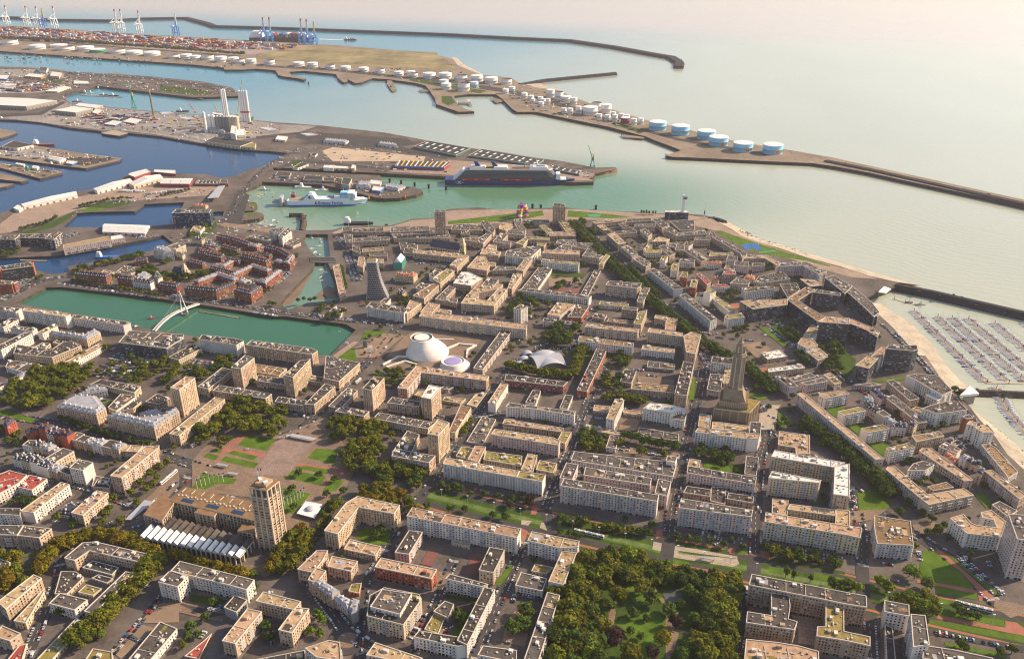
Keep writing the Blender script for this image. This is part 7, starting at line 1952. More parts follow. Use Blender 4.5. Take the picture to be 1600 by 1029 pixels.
clutter('yard_clutter', '0 106 100 112 230 121 320 130 365 140 372 148 318 151 192 138 150 133 110 140 0 146', 420, 'assorted cargo and plant on the port spit', 1)
clutter('yard_clutter', '60 180 110 164 215 174 320 182 400 190 430 195 400 214 330 224 250 210 200 205 110 197', 360, 'vehicles and crates on the main port quay', 2)
clutter('yard_clutter', '-20 228 60 231 130 241 184 248 134 260 60 252 0 244', 130, 'boats and crates on the dock quay', 3, .9)
clutter('yard_clutter', '0 256 96 268 60 277 0 262', 40, 'gear on the repair pier', 4, .8); clutter('yard_clutter', '428 269 500 274 560 282 640 293 650 298 600 306 545 294 500 285 420 282', 150, 'fishing gear and vans on the pilot pier', 5, .8)
clutter('yard_clutter', '430 240 500 226 620 230 700 247 700 272 604 268 470 262 430 260', 130, 'vehicles and stores on the cruise peninsula', 6, .8); clutter('yard_clutter', '400 104 520 111 660 128 780 146 830 172 900 186 1000 208 990 190 940 172 860 145 800 128 700 110 560 106', 260, 'pipework and huts among the oil tanks', 7, 1.1, [M_WHITE, M_UNIT, M_STEEL, ROOF['g'], M_UNITD, WALL['c']])
clutter('yard_clutter', '900 271 926 282 928 273 905 266', 24, 'quay gear at the cruise berth', 8, .8); clutter('yard_clutter', '110 340 160 320 200 305 320 296 330 304 210 315 120 330', 60, 'cars and kiosks in the ferry lanes', 9, .7); clutter('yard_clutter', '0 92 200 96 350 106 400 104 400 100 200 90 0 84', 120, 'pipework along the tank shore', 10, 1.3, [M_STEEL, M_UNITD, M_UNIT, ROOF['g']])
clutter('yard_clutter', '270 345 370 352 455 361 470 372 430 400 300 380 262 372', 150, 'cars and stalls on the quays of the brick quarter', 11, .6); clutter('yard_clutter', '455 300 385 300 372 330 400 331 395 318', 20, 'ferry terminal gear', 12, .6)
# ================================================================ MARINA, TREES, CARS, HAZE
rn = random.Random(3)
# ---- yachts
M_HULL = [mat('yacht_white', (.74, .74, .76), .35, .05), mat('yacht_cream', (.62, .58, .52), .4, .06), mat('yacht_navy', (.03, .06, .18), .35, .06), mat('yacht_grey', (.40, .41, .45), .4, .06)]
M_CANV = [mat('canvas_blue', (.03, .10, .40), .8, .1), mat('canvas_grey', (.52, .52, .55), .8, .1), mat('teak', (.30, .20, .12), .7, .15)]
YACHT = []; YMB = []
for v in range(6):
    L, W = 1.0, .32; h = hull('yacht', 10, 3.2, 1.1, M_HULL[(0, 0, 1, 0, 2, 3)[v]], .45, .1, 1.05, 10); cb = MB(); cb.box((4.6, 0, 1.1), 4.2, 1.9, .8, M_HULL[0], 0, taper=.82); cb.box((1.6, 0, 1.05), 2.4, 2.0, .25, M_CANV[2]); cb.box((3.9, 0, 2.0), 3.6, .5, .45, M_CANV[0 if v == 4 else 1])
    h.quad((.4, -1.45, 1.08), (7.2, -1.3, 1.08), (7.2, 1.3, 1.08), (.4, 1.45, 1.08), M_HULL[0]); h.face([(7.2, -1.3, 1.08), (9.8, 0, 1.08), (7.2, 1.3, 1.08)], M_HULL[0])
    mm = MB(); mm.bar((5.4, 0, 1.1), (5.4, 0, 13.5), .16, M_STEEL, .1); mm.bar((5.4, 0, 2.3), (1.8, 0, 2.3), .2, M_CANV[0 if v == 4 else 1]); mm.bar((5.4, -.9, 7.5), (5.4, .9, 7.5), .1, M_STEEL); mm.bar((9.6, 0, 1.2), (5.4, 0, 13.2), .05, M_STEEL); mm.bar((.3, 0, 1.2), (5.4, 0, 13.2), .05, M_STEEL)
    YACHT.append((h.mesh('hull'), cb.mesh('cabin'), mm.mesh('mast'))); YMB.append((h, cb, mm))
YN = ['white', 'white', 'cream', 'white', 'navy', 'grey']; 
YL = []
def yacht(x, y, ang, s, place, z=ZW): YL.append((x, y, ang, s, place, z, rn.randrange(6) if rn.random() < .6 else 0))
def launch_yachts():
    YL.sort(key=lambda t: t[1]); fb = MB()
    for i, (x, y, ang, s, place, z, v) in enumerate(YL):
        if i < 290:
            o = bpy.data.objects.new('sailing_yacht', YACHT[v][0]); COL.objects.link(o); o.location = (x, y, z); o.rotation_euler = (0, 0, ang); o.scale = (s, s, s)
            for me, nm in zip(YACHT[v][1:], ('cabin', 'mast')): q = bpy.data.objects.new(nm, me); COL.objects.link(q); q.parent = o
            tag(o, f'{YN[v]} sailing yacht with {"blue" if v == 4 else "grey"} sail cover {place}', 'yacht', 'yachts ' + place)
        else:
            ca, sa = math.cos(ang) * s, math.sin(ang) * s
            for m in YMB[v]:
                i0 = len(fb.v); fb.v += [(w[0] * ca - w[1] * sa + x, w[0] * sa + w[1] * ca + y, w[2] * s + z) for w in m.v]; fb.f += [tuple(i0 + q for q in f) for f in m.f]; fb.m += [fb.mi(m.ms[j]) for j in m.m]
    o = fb.build('distant_yachts', kind='stuff'); o['label'] = 'yachts moored farther out in the marina'
for x, y in ((392, 348), (397, 347), (402, 350), (407, 349), (412, 348), (417, 346), (424, 345), (395, 352), (410, 354), (420, 353), (428, 347), (432, 346), (372, 352), (376, 353), (382, 353), (389, 352), (485, 371), (500, 370), (501, 374), (502, 380), (503, 384), (490, 388), (494, 393), (497, 397), (504, 432), (506, 426), (505, 421), (507, 416), (508, 438), (535, 519.5)):
    z = ZD - 1.5 if x > 480 else ZW; b = G(x, y, z); yacht(b[0], b[1], rn.uniform(0, 6.3), 1.0, 'in the old fishing harbour', z)
M_PONT = mat('pontoon_deck', (.40, .29, .215), .8, .15)
def pontoon(s, place, sp=4.9, w=2.4, boats=True, end=1.0):
    p = pxs(s, ZW); P = ribbon(p, w); c = centroid(P); mb = MB(); mb.prism(ccw(local(P, c)), -.3, .6, M_PONT, M_PONT); o = mb.build('pontoon', loc=(*c, ZW)); pl = MB(); fg = MB()
    for i in range(len(p) - 1):
        a, b = Vector(p[i]), Vector(p[i + 1]); L = (b - a).length; t = (b - a) / L; n = Vector((-t.y, t.x)); ang = math.atan2(n.y, n.x)
        for k in range(int(L / sp)):
            q = a + t * (k + .5) * sp
            if k % 6 == 0: z_ = q - Vector(c); pl.bar((z_.x, z_.y, -2), (z_.x, z_.y, 6.5), .6, M_DARK)
            for sd in (1, -1):
                if k % 2 == 0: f0 = q + n * sd * w / 2 - Vector(c) + t * sp * .5; f1 = f0 + n * sd * 8; fg.bar((f0.x, f0.y, .3), (f1.x, f1.y, .3), .6, M_PONT)
                if boats and rn.random() < .95 and PJ(q.x, q.y, ZW)[0] < 1606: b0 = q + n * sd * (w / 2 + .7); yacht(b0.x, b0.y, ang if sd > 0 else ang + math.pi, rn.uniform(.66, .92), place)
    pl.build('piles', o); 
    if boats: fg.build('fingers', o, kind='stuff')
    tag(o, 'timber walkway pontoon ' + place, 'pontoon')
for i, s in enumerate(('1427 486 1540 598', '1464 495 1572 596', '1486 497 1604 598', '1512 498 1632 600', '1553 505 1680 612', '1600 505 1720 605')):
    pontoon(s, ('on the pontoon beside the shingle beach', 'on the second pontoon from the beach', 'on the third pontoon from the beach', 'on the fourth pontoon from the beach', 'on the fifth pontoon from the beach', 'on the pontoon under the breakwater')[i], 4.6)
pontoon('1539 598.5 1620 600', 'across the pontoon heads', boats=False, w=3)
pontoon('1556 606 1567 627 1573 641 1602 676 1640 720', 'on the pontoon by the white beach pavilion', 4.6)
pontoon('1395 467 1412 472 1440 479', 'at the harbour entrance steps', boats=False)
rampart('breakwater', '1500 608 1540 609.5 1600 612 1700 616', 4, -1, M_QUAY, 'dark quay wall behind the white beach pavilion')
canopy('sailing_club', pxs('1372 457 1384 459 1392 452 1381 448', 5), 5, M_WHITE, 'white-roofed sailing club at the marina entrance', 'club house', 1.5)
launch_yachts()
# ---- trees
M_TRUNK = mat('bark', (.11, .085, .06), .95, .2, .5)
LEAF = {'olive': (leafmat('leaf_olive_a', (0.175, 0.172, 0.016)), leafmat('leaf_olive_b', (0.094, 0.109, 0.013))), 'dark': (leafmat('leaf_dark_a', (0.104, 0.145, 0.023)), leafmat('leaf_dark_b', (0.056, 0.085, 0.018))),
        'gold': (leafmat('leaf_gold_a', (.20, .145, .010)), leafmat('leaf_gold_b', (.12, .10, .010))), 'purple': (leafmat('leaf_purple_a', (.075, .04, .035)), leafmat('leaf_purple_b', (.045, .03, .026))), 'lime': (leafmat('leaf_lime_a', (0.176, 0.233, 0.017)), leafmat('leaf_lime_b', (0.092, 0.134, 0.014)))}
def crown_mesh(kind, seed, n, leaf, tall=1.0, clumps=16):
    r_ = random.Random(seed); V = []; F = []; MI = []; cl = []
    for k in range(clumps):
        z = r_.uniform(-.75, 1); a = r_.uniform(0, 6.283); q = math.sqrt(max(0, 1 - z * z)); d = r_.uniform(.35, .72)
        cl.append((d * q * math.cos(a), d * q * math.sin(a), d * z, r_.uniform(.30, .46), r_.random()))
    for i in range(n):
        cx, cy, cz, cr, sh = cl[r_.randrange(clumps)]; z = r_.uniform(-.8, 1); a = r_.uniform(0, 6.283); q = math.sqrt(1 - z * z); rr = cr * r_.uniform(.62, 1.08); d = Vector((q * math.cos(a), q * math.sin(a), z)); p = Vector((cx, cy, cz)) + d * rr
        nrm = (d + Vector((r_.uniform(-.7, .7), r_.uniform(-.7, .7), r_.uniform(-.4, .8)))).normalized(); u = nrm.orthogonal().normalized(); w = nrm.cross(u); s = leaf * r_.uniform(.7, 1.35); a = r_.uniform(0, 6.28); u, w = u * math.cos(a) + w * math.sin(a), w * math.cos(a) - u * math.sin(a); p.z *= tall; b = len(V)
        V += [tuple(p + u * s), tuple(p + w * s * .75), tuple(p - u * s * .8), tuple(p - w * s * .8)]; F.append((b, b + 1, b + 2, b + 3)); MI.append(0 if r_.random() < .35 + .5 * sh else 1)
    me = bpy.data.meshes.new('crown'); me.from_pydata(V, [], F); me.materials.append(LEAF[kind][0]); me.materials.append(LEAF[kind][1]); me.polygons.foreach_set('material_index', MI); me.update(); return me
def trunk_mesh():
    mb = MB(); mb.rev((0, 0, 0), [(.34, -.3), (.26, .5), (.22, 2.2), (.16, 4.2)], M_TRUNK, 7)
    for k in range(5): a = k * 1.26; mb.bar((0, 0, 2.2 + .3 * k), (1.7 * math.cos(a), 1.7 * math.sin(a), 4.4 + .35 * k), .16, M_TRUNK, .06)
    return mb.mesh('trunk')
TRUNK = trunk_mesh(); CROWN = {k: [crown_mesh(k, 10 * i + len(k), 1000, .13, 1.0, 22) for i in range(4)] for k in LEAF}; TALLC = {k: [crown_mesh(k, 77 + i, 520, .15, 1.0, 12) for i in range(2)] for k in ('dark', 'lime', 'olive')}
TREES = []          # (x, y, radius, height, kind, place, tall)
def tree(x, y, r, kind='olive', place='in the town', tall=False, h=None):
    r *= 1.0 if tall else 1.34
    TREES.append((x, y, r, h or r * (1.95 if not tall else 4.2), kind, place, tall))
def rowtrees(s, sp, r, kind, place, tx=0, ty=0, sc=1.0, lines=1, gap=7.0, h=None):
    p = pxs(s, 0, tx, ty, sc)
    for i in range(len(p) - 1):
        a, b = Vector(p[i]), Vector(p[i + 1]); L = (b - a).length; t = (b - a) / L; n = Vector((-t.y, t.x))
        for k in range(max(1, int(L / sp))):
            for l in range(lines):
                q = a + t * (k + .5 + rn.uniform(-.12, .12)) * sp + n * ((l - (lines - 1) / 2) * gap + rn.uniform(-.5, .5)); tree(q.x, q.y, r * rn.uniform(.86, 1.16), kind, place, h=h)
def areatrees(s, n, r, kinds, place, tx=0, ty=0, sc=1.0):
    P = pxs(s, 0, tx, ty, sc); xs = [p[0] for p in P]; ys = [p[1] for p in P]; got = []; tr = 0
    n = int(n * 1.5)
    while len(got) < n and tr < n * 60:
        tr += 1; q = (rn.uniform(min(xs), max(xs)), rn.uniform(min(ys), max(ys))); rr = r * rn.uniform(.7, 1.25)
        if not inside(q, P) or any((q[0] - g[0]) ** 2 + (q[1] - g[1]) ** 2 < (.60 * (rr + g[2])) ** 2 for g in got): continue
        got.append((*q, rr)); tree(q[0], q[1], rr, rn.choice(kinds), place)
def spot(lst, r, kind, place, tx=0, ty=0, sc=1.0, tall=False):
    for q in pxs(lst, 0, tx, ty, sc): tree(q[0], q[1], r * rn.uniform(.9, 1.1), kind, place, tall)
PS = 'in the town hall square'
areatrees('305 700 312 668 352 640 385 625 450 640 452 668 425 688 395 678 350 684', 34, 5.2, ['olive'], PS)
areatrees('508 690 512 660 540 662 600 672 602 700 585 742 552 742 530 722 545 700 590 690 560 684', 26, 5.2, ['olive'], PS)
areatrees('578 742 590 732 640 728 670 740 665 765 600 760', 16, 5.0, ['olive', 'olive', 'dark'], PS + ' corner by the avenue')
areatrees('556 790 570 768 610 768 640 785 648 805 600 800', 14, 4.8, ['olive', 'gold'], PS + ' corner by the avenue')
areatrees('420 902 432 872 468 830 492 840 490 860 455 898', 15, 5.2, ['olive', 'gold'], 'beside the town hall tower')
spot('395 740 460 755 745 735 930 500 780 485 1045 530 985 640 730 600 1110 620 955 790 985 760 1010 720 1040 690', 3.4, 'dark', PS + ' lawns', 300, 640, 4.676)
rowtrees('270 872 330 892 390 905', 6.5, 4.4, 'gold', 'in a clipped row behind the town hall', lines=1)
rowtrees('60 905 85 860 150 840 200 850 250 880', 7, 4.6, 'gold', 'along the curved street', lines=2, gap=6)
rowtrees('252 880 225 910 190 945 150 985 105 1025', 8, 5.4, 'olive', 'lining the street by the school', lines=2, gap=9)
areatrees('0 870 40 885 48 910 20 930 0 925', 8, 5.0, ['olive', 'gold'], 'at the street corner')
spot('97 962 332 948 322 970 300 985 295 1000 320 1015 415 985 422 1000 430 965 397 925 385 940 360 955', 3.6, 'dark', 'between the blocks')
spot('497 965 505 975 485 990 500 995', 3.0, 'lime', 'near the roundabout'); rowtrees('498 835 520 805 535 780', 8, 3.6, 'olive', 'along the kiosk street')
spot('205 775 220 760 235 745 250 735 262 728 230 770 246 752 215 790 178 785 172 800 165 810 150 800 190 820 162 822 118 815 90 812 240 760', 3.6, 'olive', 'around the bus square')
areatrees('5 625 40 590 72 575 145 580 140 600 100 622 60 645 20 640', 46, 5.0, ['olive'], 'in the dense tree-filled square')
rowtrees('118 565 170 545', 8, 4.2, 'olive', 'along the parking garden', lines=2); areatrees('150 580 200 560 240 570 210 600 160 595', 14, 3.4, ['dark', 'olive'], 'in the parking garden')
areatrees('210 590 262 562 262 575 215 605', 9, 4.6, ['olive'], 'by the basin offices'); areatrees('255 600 270 575 330 578 362 558 365 580 300 600', 16, 4.8, ['olive', 'dark'], 'by the basin offices')
spot('395 600 408 605 477 615', 3.6, 'dark', 'in a courtyard of the concrete grid'); spot('624 645 722 612 770 625', 3.4, 'dark', 'in a courtyard near the theatre')
areatrees('578 600 590 580 632 578 628 600 600 610', 11, 3.8, ['dark', 'olive'], 'below the theatre ramps'); rowtrees('738 660 728 672 722 685', 7, 3.0, 'olive', 'on the shopping street'); spot('612 684', 3.2, 'olive', 'by the dark slab')
rowtrees('792 574 840 588 895 592 905 560 920 535', 6.5, 4.4, 'olive', 'in the clipped row around the market hall', lines=2, gap=5)
areatrees('845 530 862 508 900 515 895 540 860 545', 12, 5, ['olive', 'dark'], 'in the clump above the market hall'); spot('828 540 920 535 910 550', 4.2, 'olive', 'near the market car park')
areatrees('785 490 800 465 850 462 858 480 840 495 800 495', 14, 5, ['dark', 'dark', 'olive'], 'in the clump by the white square tower'); spot('873 450 880 448 900 445 870 455', 4.6, 'dark', 'in the school yard')
areatrees('935 625 945 590 968 592 970 620 950 630', 9, 4.4, ['olive', 'dark'], 'beside the school'); areatrees('955 575 965 550 990 552 985 575', 8, 4.4, ['olive', 'dark'], 'beside the school'); rowtrees('965 625 1010 632', 6, 4.0, 'olive', 'beside the school', lines=2)
areatrees('905 705 912 675 945 680 948 700 930 710', 9, 4.4, ['dark', 'olive'], 'in the school gardens'); rowtrees('970 685 1010 695 1060 705', 7.5, 4.2, 'dark', 'in the row behind the white school', lines=1); rowtrees('965 700 975 690', 6, 3.6, 'olive', 'in the school gardens'); spot('938 705 1002 712 1037 715', 4.2, 'olive', 'in the school gardens')
rowtrees('1085 710 1110 715 1150 722', 6.5, 3.6, 'dark', 'in the clipped row behind the oval lawn', lines=2, gap=6)
BD = 'along the tree-lined diagonal boulevard'
rowtrees('893 352 940 400 985 445 1020 478', 6.2, 5.0, 'dark', BD, lines=2, gap=9); rowtrees('1020 478 1062 512 1100 545', 6.2, 5.0, 'dark', BD, lines=2, gap=9); rowtrees('985 425 1010 450 1030 470', 8, 4.4, 'dark', BD)
rowtrees('1105 545 1140 565', 6.2, 5.0, 'dark', BD + ' near the church', lines=2); rowtrees('1165 580 1200 605 1205 618', 6.2, 5.0, 'dark', BD + ' near the church', lines=2)
rowtrees('1255 665 1290 688 1330 720 1390 770', 6.2, 5.0, 'dark', BD + ' below the long slab', lines=2, gap=7); spot('1250 672 1215 672 1230 668 1283 698 1225 660', 3.6, 'dark', BD + ' below the long slab'); rowtrees('1335 730 1365 755 1392 782', 7, 4.6, 'dark', 'on the lawn below the long slab', lines=2, gap=6); spot('1402 775 1418 790 1372 748 1440 805 1455 815 1465 830 1405 805', 3.4, 'dark', 'on the verge of the curved road')
spot('1188 603 1180 610 1105 617 1200 640', 3.2, 'dark', 'by the tall church')
AV = 'on the avenue lawns'
spot('690 762 700 768 712 765 720 770 668 795 727 800 770 808 790 812', 3.4, 'dark', AV); spot('701 800 708 801', 2.4, 'lime', AV, tall=True); spot('735 775 757 775 778 780 795 790', 2.8, 'dark', AV)
areatrees('872 808 920 818 1020 835 1018 842 960 834 880 820', 14, 3.2, ['dark', 'olive'], AV); spot('875 835 890 838 900 840 905 842 985 832 998 835', 3.0, 'dark', AV); spot('830 785 828 792 797 795', 3.4, 'purple', AV); spot('815 780 800 782 820 785', 2.8, 'dark', AV)
spot('1058 842 1075 845 1090 848 1110 850 1130 855 1160 858 1198 860 1212 862 1245 868 1275 872 1300 875', 3.0, 'dark', AV + ' before the church quarter'); areatrees('1195 858 1330 885 1330 895 1200 870', 10, 3.4, ['dark', 'olive'], AV + ' before the church quarter')
spot('1227 902 1240 906', 3.0, 'lime', AV, tall=True); spot('1265 910', 2.4, 'dark', AV, tall=True); spot('1300 918 1320 925', 4.2, 'dark', AV); spot('1325 920 1338 926', 4.2, 'lime', AV)
spot('1375 915 1385 925 1420 900 1428 905', 4.6, 'lime', 'by the tram line'); spot('1448 920', 4.6, 'dark', 'by the tram line'); areatrees('1385 940 1420 930 1462 945 1455 965 1410 955', 8, 4.8, ['lime', 'olive'], 'by the tram line'); spot('1500 962 1512 965 1525 968 1495 955', 3.4, 'dark', 'by the tram line'); spot('1448 835 1462 835 1475 825 1405 805', 3.0, 'dark', 'by the curved road'); spot('1500 1012 1560 1022 1580 1020 1505 1016', 3.4, 'dark', 'in the car park hedge')
# park
PK = 'in the leafy park'
PKT = [(900, 905, 9, 'olive'), (915, 880, 8, 'olive'), (930, 905, 8.5, 'olive'), (905, 930, 9, 'olive'), (895, 955, 8, 'dark'), (960, 880, 8, 'olive'), (980, 875, 9, 'lime'), (1000, 880, 8, 'olive'), (975, 905, 7, 'dark'), (885, 985, 10, 'olive'), (902, 975, 8, 'olive'), (925, 960, 7, 'dark'), (965, 935, 7.5, 'olive'), (1003, 925, 8, 'olive'), (940, 985, 8, 'olive'), (920, 1010, 8, 'dark'), (960, 1005, 9, 'purple'), (900, 1015, 6, 'lime'), (868, 1032, 8, 'olive'), (985, 1030, 9, 'olive'), (935, 1035, 8, 'dark'), (1035, 1005, 7.5, 'gold'), (1020, 1025, 6, 'purple'), (1018, 940, 7, 'dark'), (1045, 955, 6, 'dark'), (1055, 975, 6, 'purple'), (1040, 900, 6, 'olive'), (1030, 905, 5.5, 'dark'), (1055, 905, 5.5, 'olive'), (1078, 930, 6.5, 'dark'), (1088, 920, 6, 'dark'), (1085, 970, 6, 'lime'), (1105, 960, 6, 'dark'), (1120, 915, 8, 'olive'), (1140, 920, 8, 'olive'), (1118, 940, 8, 'olive'), (1142, 945, 8, 'olive'), (1122, 965, 8.5, 'olive'), (1140, 970, 8, 'olive'), (1110, 985, 7, 'dark'), (1130, 990, 8, 'olive'), (1100, 1010, 7, 'olive'), (1130, 1015, 8, 'olive'), (1145, 1000, 7, 'dark'), (1075, 1015, 6, 'dark'), (1065, 1025, 6, 'dark'), (1110, 1032, 8, 'olive'), (1140, 1035, 8, 'olive'), (990, 960, 5, 'dark'), (950, 950, 6, 'dark'), (885, 930, 7, 'olive'), (1010, 965, 3.5, 'dark'), (985, 988, 4, 'dark'), (1000, 995, 3.5, 'dark'), (1085, 895, 3.5, 'dark'), (925, 935, 7, 'olive'), (945, 915, 7, 'olive'), (893, 1040, 7, 'dark'), (870, 1000, 6, 'olive'), (1150, 905, 6, 'olive'), (1062, 945, 4.5, 'dark'), (1048, 888, 4, 'dark'), (940, 870, 6, 'olive'), (1020, 888, 6, 'olive')]
for x, y, r, k in PKT: q = G(x, y + 4); tree(q[0], q[1], r * .78, k, PK)
areatrees('872 880 960 872 960 900 925 935 915 980 945 1025 868 1060 858 1010', 30, 5.4, ['olive', 'dark', 'olive', 'lime'], PK); areatrees('1095 905 1152 905 1150 1040 1090 1040 1080 1000 1105 960', 26, 5.4, ['olive', 'dark', 'olive'], PK); areatrees('960 880 1050 890 1090 905 1060 915 1000 915 960 905', 16, 4.6, ['olive', 'dark', 'lime'], PK)
spot('1050 915 1090 945', 3.2, 'dark', PK, tall=True)
spot('820 962 814 980 822 985 800 990 826 968', 4.6, 'dark', 'in a block court facing the park'); spot('798 985', 3.4, 'lime', 'in a block court facing the park', tall=True); spot('722 965 728 975 716 970', 4.0, 'dark', 'in a car court near the hotel'); spot('594 830 598 838 588 842', 3.6, 'dark', 'in the green court'); spot('1133 705 1150 740 1128 730', 3, 'dark', 'by the oval lawn')
# brick quarter and docks
areatrees('115 425 135 418 160 412 200 404 228 397 228 402 190 410 150 420 118 430', 24, 3.6, ['olive', 'dark'], 'along the blue dock quay'); rowtrees('110 440 180 452 260 465', 10, 2.8, 'olive', 'on the basin quay of the brick quarter'); areatrees('205 425 235 418 255 432 300 428 320 432 300 440 255 445', 20, 4.0, ['dark', 'olive'], 'around the small stone church'); areatrees('253 405 265 402 268 412 256 414', 4, 4, ['dark', 'olive'], 'near the blue dock'); spot('172 440 176 436 118 432 60 440 65 436', 3.6, 'dark', 'near the brick quarter corner')
rowtrees('400 470 430 445 445 432', 8, 3.2, 'dark', 'beside the old basin'); rowtrees('418 478 440 478', 8, 3.2, 'dark', 'beside the old basin'); rowtrees('458 410 464 402', 6, 3.4, 'dark', 'beside the old basin'); spot('466 472 475 470 485 472 492 470 508 466 523 474 502 480', 2.8, 'dark', 'at the end of the old basin'); areatrees('495 485 520 478 545 490 520 502 500 500', 9, 3.4, ['dark'], 'in the quay garden'); rowtrees('532 418 537 440 540 455', 7, 3.0, 'dark', 'on the basin terrace')
areatrees('615 475 625 460 640 462 645 478 630 482', 6, 3.4, ['dark'], 'by the clay-roofed house'); spot('667 424 660 430 655 435', 3.2, 'dark', 'by the clay-roofed house')
areatrees('0 395 20 385 40 392 42 402 5 402', 9, 4.0, ['dark', 'olive'], 'on the dock lawn'); rowtrees('30 362 80 348 90 340', 8, 3.4, 'dark', 'beside the ferry car park'); rowtrees('122 326 175 314 205 312', 9, 3.4, 'dark', 'on the dock bank'); rowtrees('250 308 302 297', 8, 2.6, 'dark', 'by the lorry park'); rowtrees('295 372 320 358 334 346', 7, 3.6, 'dark', 'below the blue glass building'); rowtrees('310 355 330 350', 8, 3.2, 'lime', 'below the blue glass building')
areatrees('1045 390 1060 385 1075 395 1060 402', 5, 3.4, ['dark', 'lime'], 'in the seafront quarter'); spot('1082 425 1078 430 1020 414 1045 418 1138 460 1132 470 1140 475 1202 418 1200 422 1230 418', 3.4, 'dark', 'in the seafront quarter'); areatrees('1128 462 1140 455 1145 470 1138 475', 4, 3.4, ['dark'], 'in the seafront quarter'); areatrees('1205 465 1235 462 1240 472 1215 476', 4, 3.2, ['dark'], 'by the dark residence'); areatrees('1210 505 1240 510 1248 535 1225 530', 8, 3.6, ['dark'], 'in the residence gardens'); areatrees('1280 545 1300 535 1318 545 1312 585 1290 590', 10, 4.2, ['dark'], 'in the residence gardens'); areatrees('1240 545 1258 555 1262 572 1248 565', 5, 3.8, ['dark'], 'in the residence gardens'); rowtrees('1145 518 1170 512', 6, 2.8, 'dark', 'by the playground')
areatrees('905 345 925 350 930 372 912 362', 7, 4.0, ['dark'], 'behind the harbour front'); spot('845 360 830 355 850 368 838 370 822 355 870 350', 4.0, 'dark', 'behind the harbour front'); spot('1002 335 1006 335 1010 335 1014 336 1020 335 1024 335', 2.2, 'dark', 'on the museum forecourt', tall=True); areatrees('870 465 890 462 910 470 890 475', 4, 3.6, ['dark'], 'in the school yard'); spot('1440 612 1400 650 1430 655 1465 640 1472 668 1490 612', 3.2, 'dark', 'in the beach quarter'); spot('1390 632 1395 690 1405 695 1412 700 1350 660 1355 700 1420 718 1445 752 1458 755 1435 760', 2.8, 'dark', 'in the beach quarter'); areatrees('1395 715 1425 720 1430 728 1400 724', 5, 2.4, ['dark'], 'by the pale slab')
areatrees('0 668 55 690 50 700 0 690', 6, 3.2, ['gold', 'olive'], 'on the boulevard lawn'); rowtrees('92 655 140 672 200 690 250 702', 9, 2.8, 'dark', 'along the old boulevard'); areatrees('15 790 30 785 60 780 50 795', 5, 3.2, ['dark'], 'by the red-roofed school'); areatrees('340 690 360 690 355 705 338 702', 3, 3.4, ['olive'], 'at the square corner')
rowtrees('0 62 100 66.5 230 76.5 385 88', 17, 7.5, 'dark', 'in the belt behind the tank shore')
rowtrees('205 425 240 432 300 436 330 428', 8, 3.8, 'dark', 'in the brick quarter'); rowtrees('330 395 360 402 395 400', 9, 3.2, 'dark', 'in the brick quarter')
# shrubs and small trees, and short rows of cars, in the free courts between the blocks
CITY = pxs('0 700 0 500 190 505 330 530 515 556 560 515 600 500 560 480 560 380 700 360 900 350 1060 350 1110 362 1240 410 1350 470 1420 560 1520 660 1590 760 1600 940 1300 900 1050 850 860 810 640 770 640 800 905 850 850 1029 0 1029'); INFILL = []
SR = [ribbon(p_, w_ + 2) for p_, w_, c_ in STREETS]
def bbox(f): return (min(q[0] for q in f), min(q[1] for q in f), max(q[0] for q in f), max(q[1] for q in f), f)
BB = [bbox(f) for f in FOOT + SR + COVERED]; BF = [bbox(f) for f in FOOT]
def free(x, y, bb, m=0.0): return not any(b[0] - m < x < b[2] + m and b[1] - m < y < b[3] + m and inside((x, y), b[4]) for b in bb)
cb_ = bbox(CITY); k_ = 0
while k_ < 330:
    x_, y_ = rn.uniform(cb_[0], cb_[2]), rn.uniform(cb_[1], cb_[3])
    if not inside((x_, y_), CITY) or not all(free(x_ + a_, y_ + b_, BB) for a_, b_ in ((0, 0), (3.5, 0), (-3.5, 0), (0, 3.5), (0, -3.5))): continue
    tree(x_, y_, rn.uniform(1.5, 3.2), rn.choice(('dark', 'dark', 'olive', 'lime')), 'in a courtyard between the blocks'); k_ += 1
k_ = 0
while k_ < 260:
    x_, y_ = rn.uniform(cb_[0], cb_[2]), rn.uniform(cb_[1], cb_[3]); a_ = rn.choice((R(-13), R(77), R(-13), R(20))); n_ = rn.randint(3, 7); d_ = Vector((math.cos(a_), math.sin(a_)))
    if not inside((x_, y_), CITY) or not all(free(x_ + d_.x * 2.7 * q_, y_ + d_.y * 2.7 * q_, BB) and free(x_ + d_.x * 2.7 * q_ - d_.y * 2.6, y_ + d_.y * 2.7 * q_ + d_.x * 2.6, BF) for q_ in range(-1, n_ + 1)): continue
    INFILL += [(x_ + d_.x * 2.7 * q_, y_ + d_.y * 2.7 * q_, a_ + R(90)) for q_ in range(n_) if rn.random() < .85]; k_ += 1
ok = [t for t in TREES if not any(inside((t[0], t[1]), f) for f in FOOT if abs(f[0][0] - t[0]) < 160 and abs(f[0][1] - t[1]) < 220)]
ok.sort(key=lambda t: -(t[2] * t[3]) / (t[1] ** 2 + CAM_H ** 2)); NAMED = 290
KN = {'olive': 'olive green', 'dark': 'dark green', 'gold': 'yellowing', 'purple': 'dark purple', 'lime': 'bright green'}
def shape(t):
    x, y, r, h, k, pl, tall = t; rz = h * (.42 if tall else .40); return r, rz, h - rz * .85
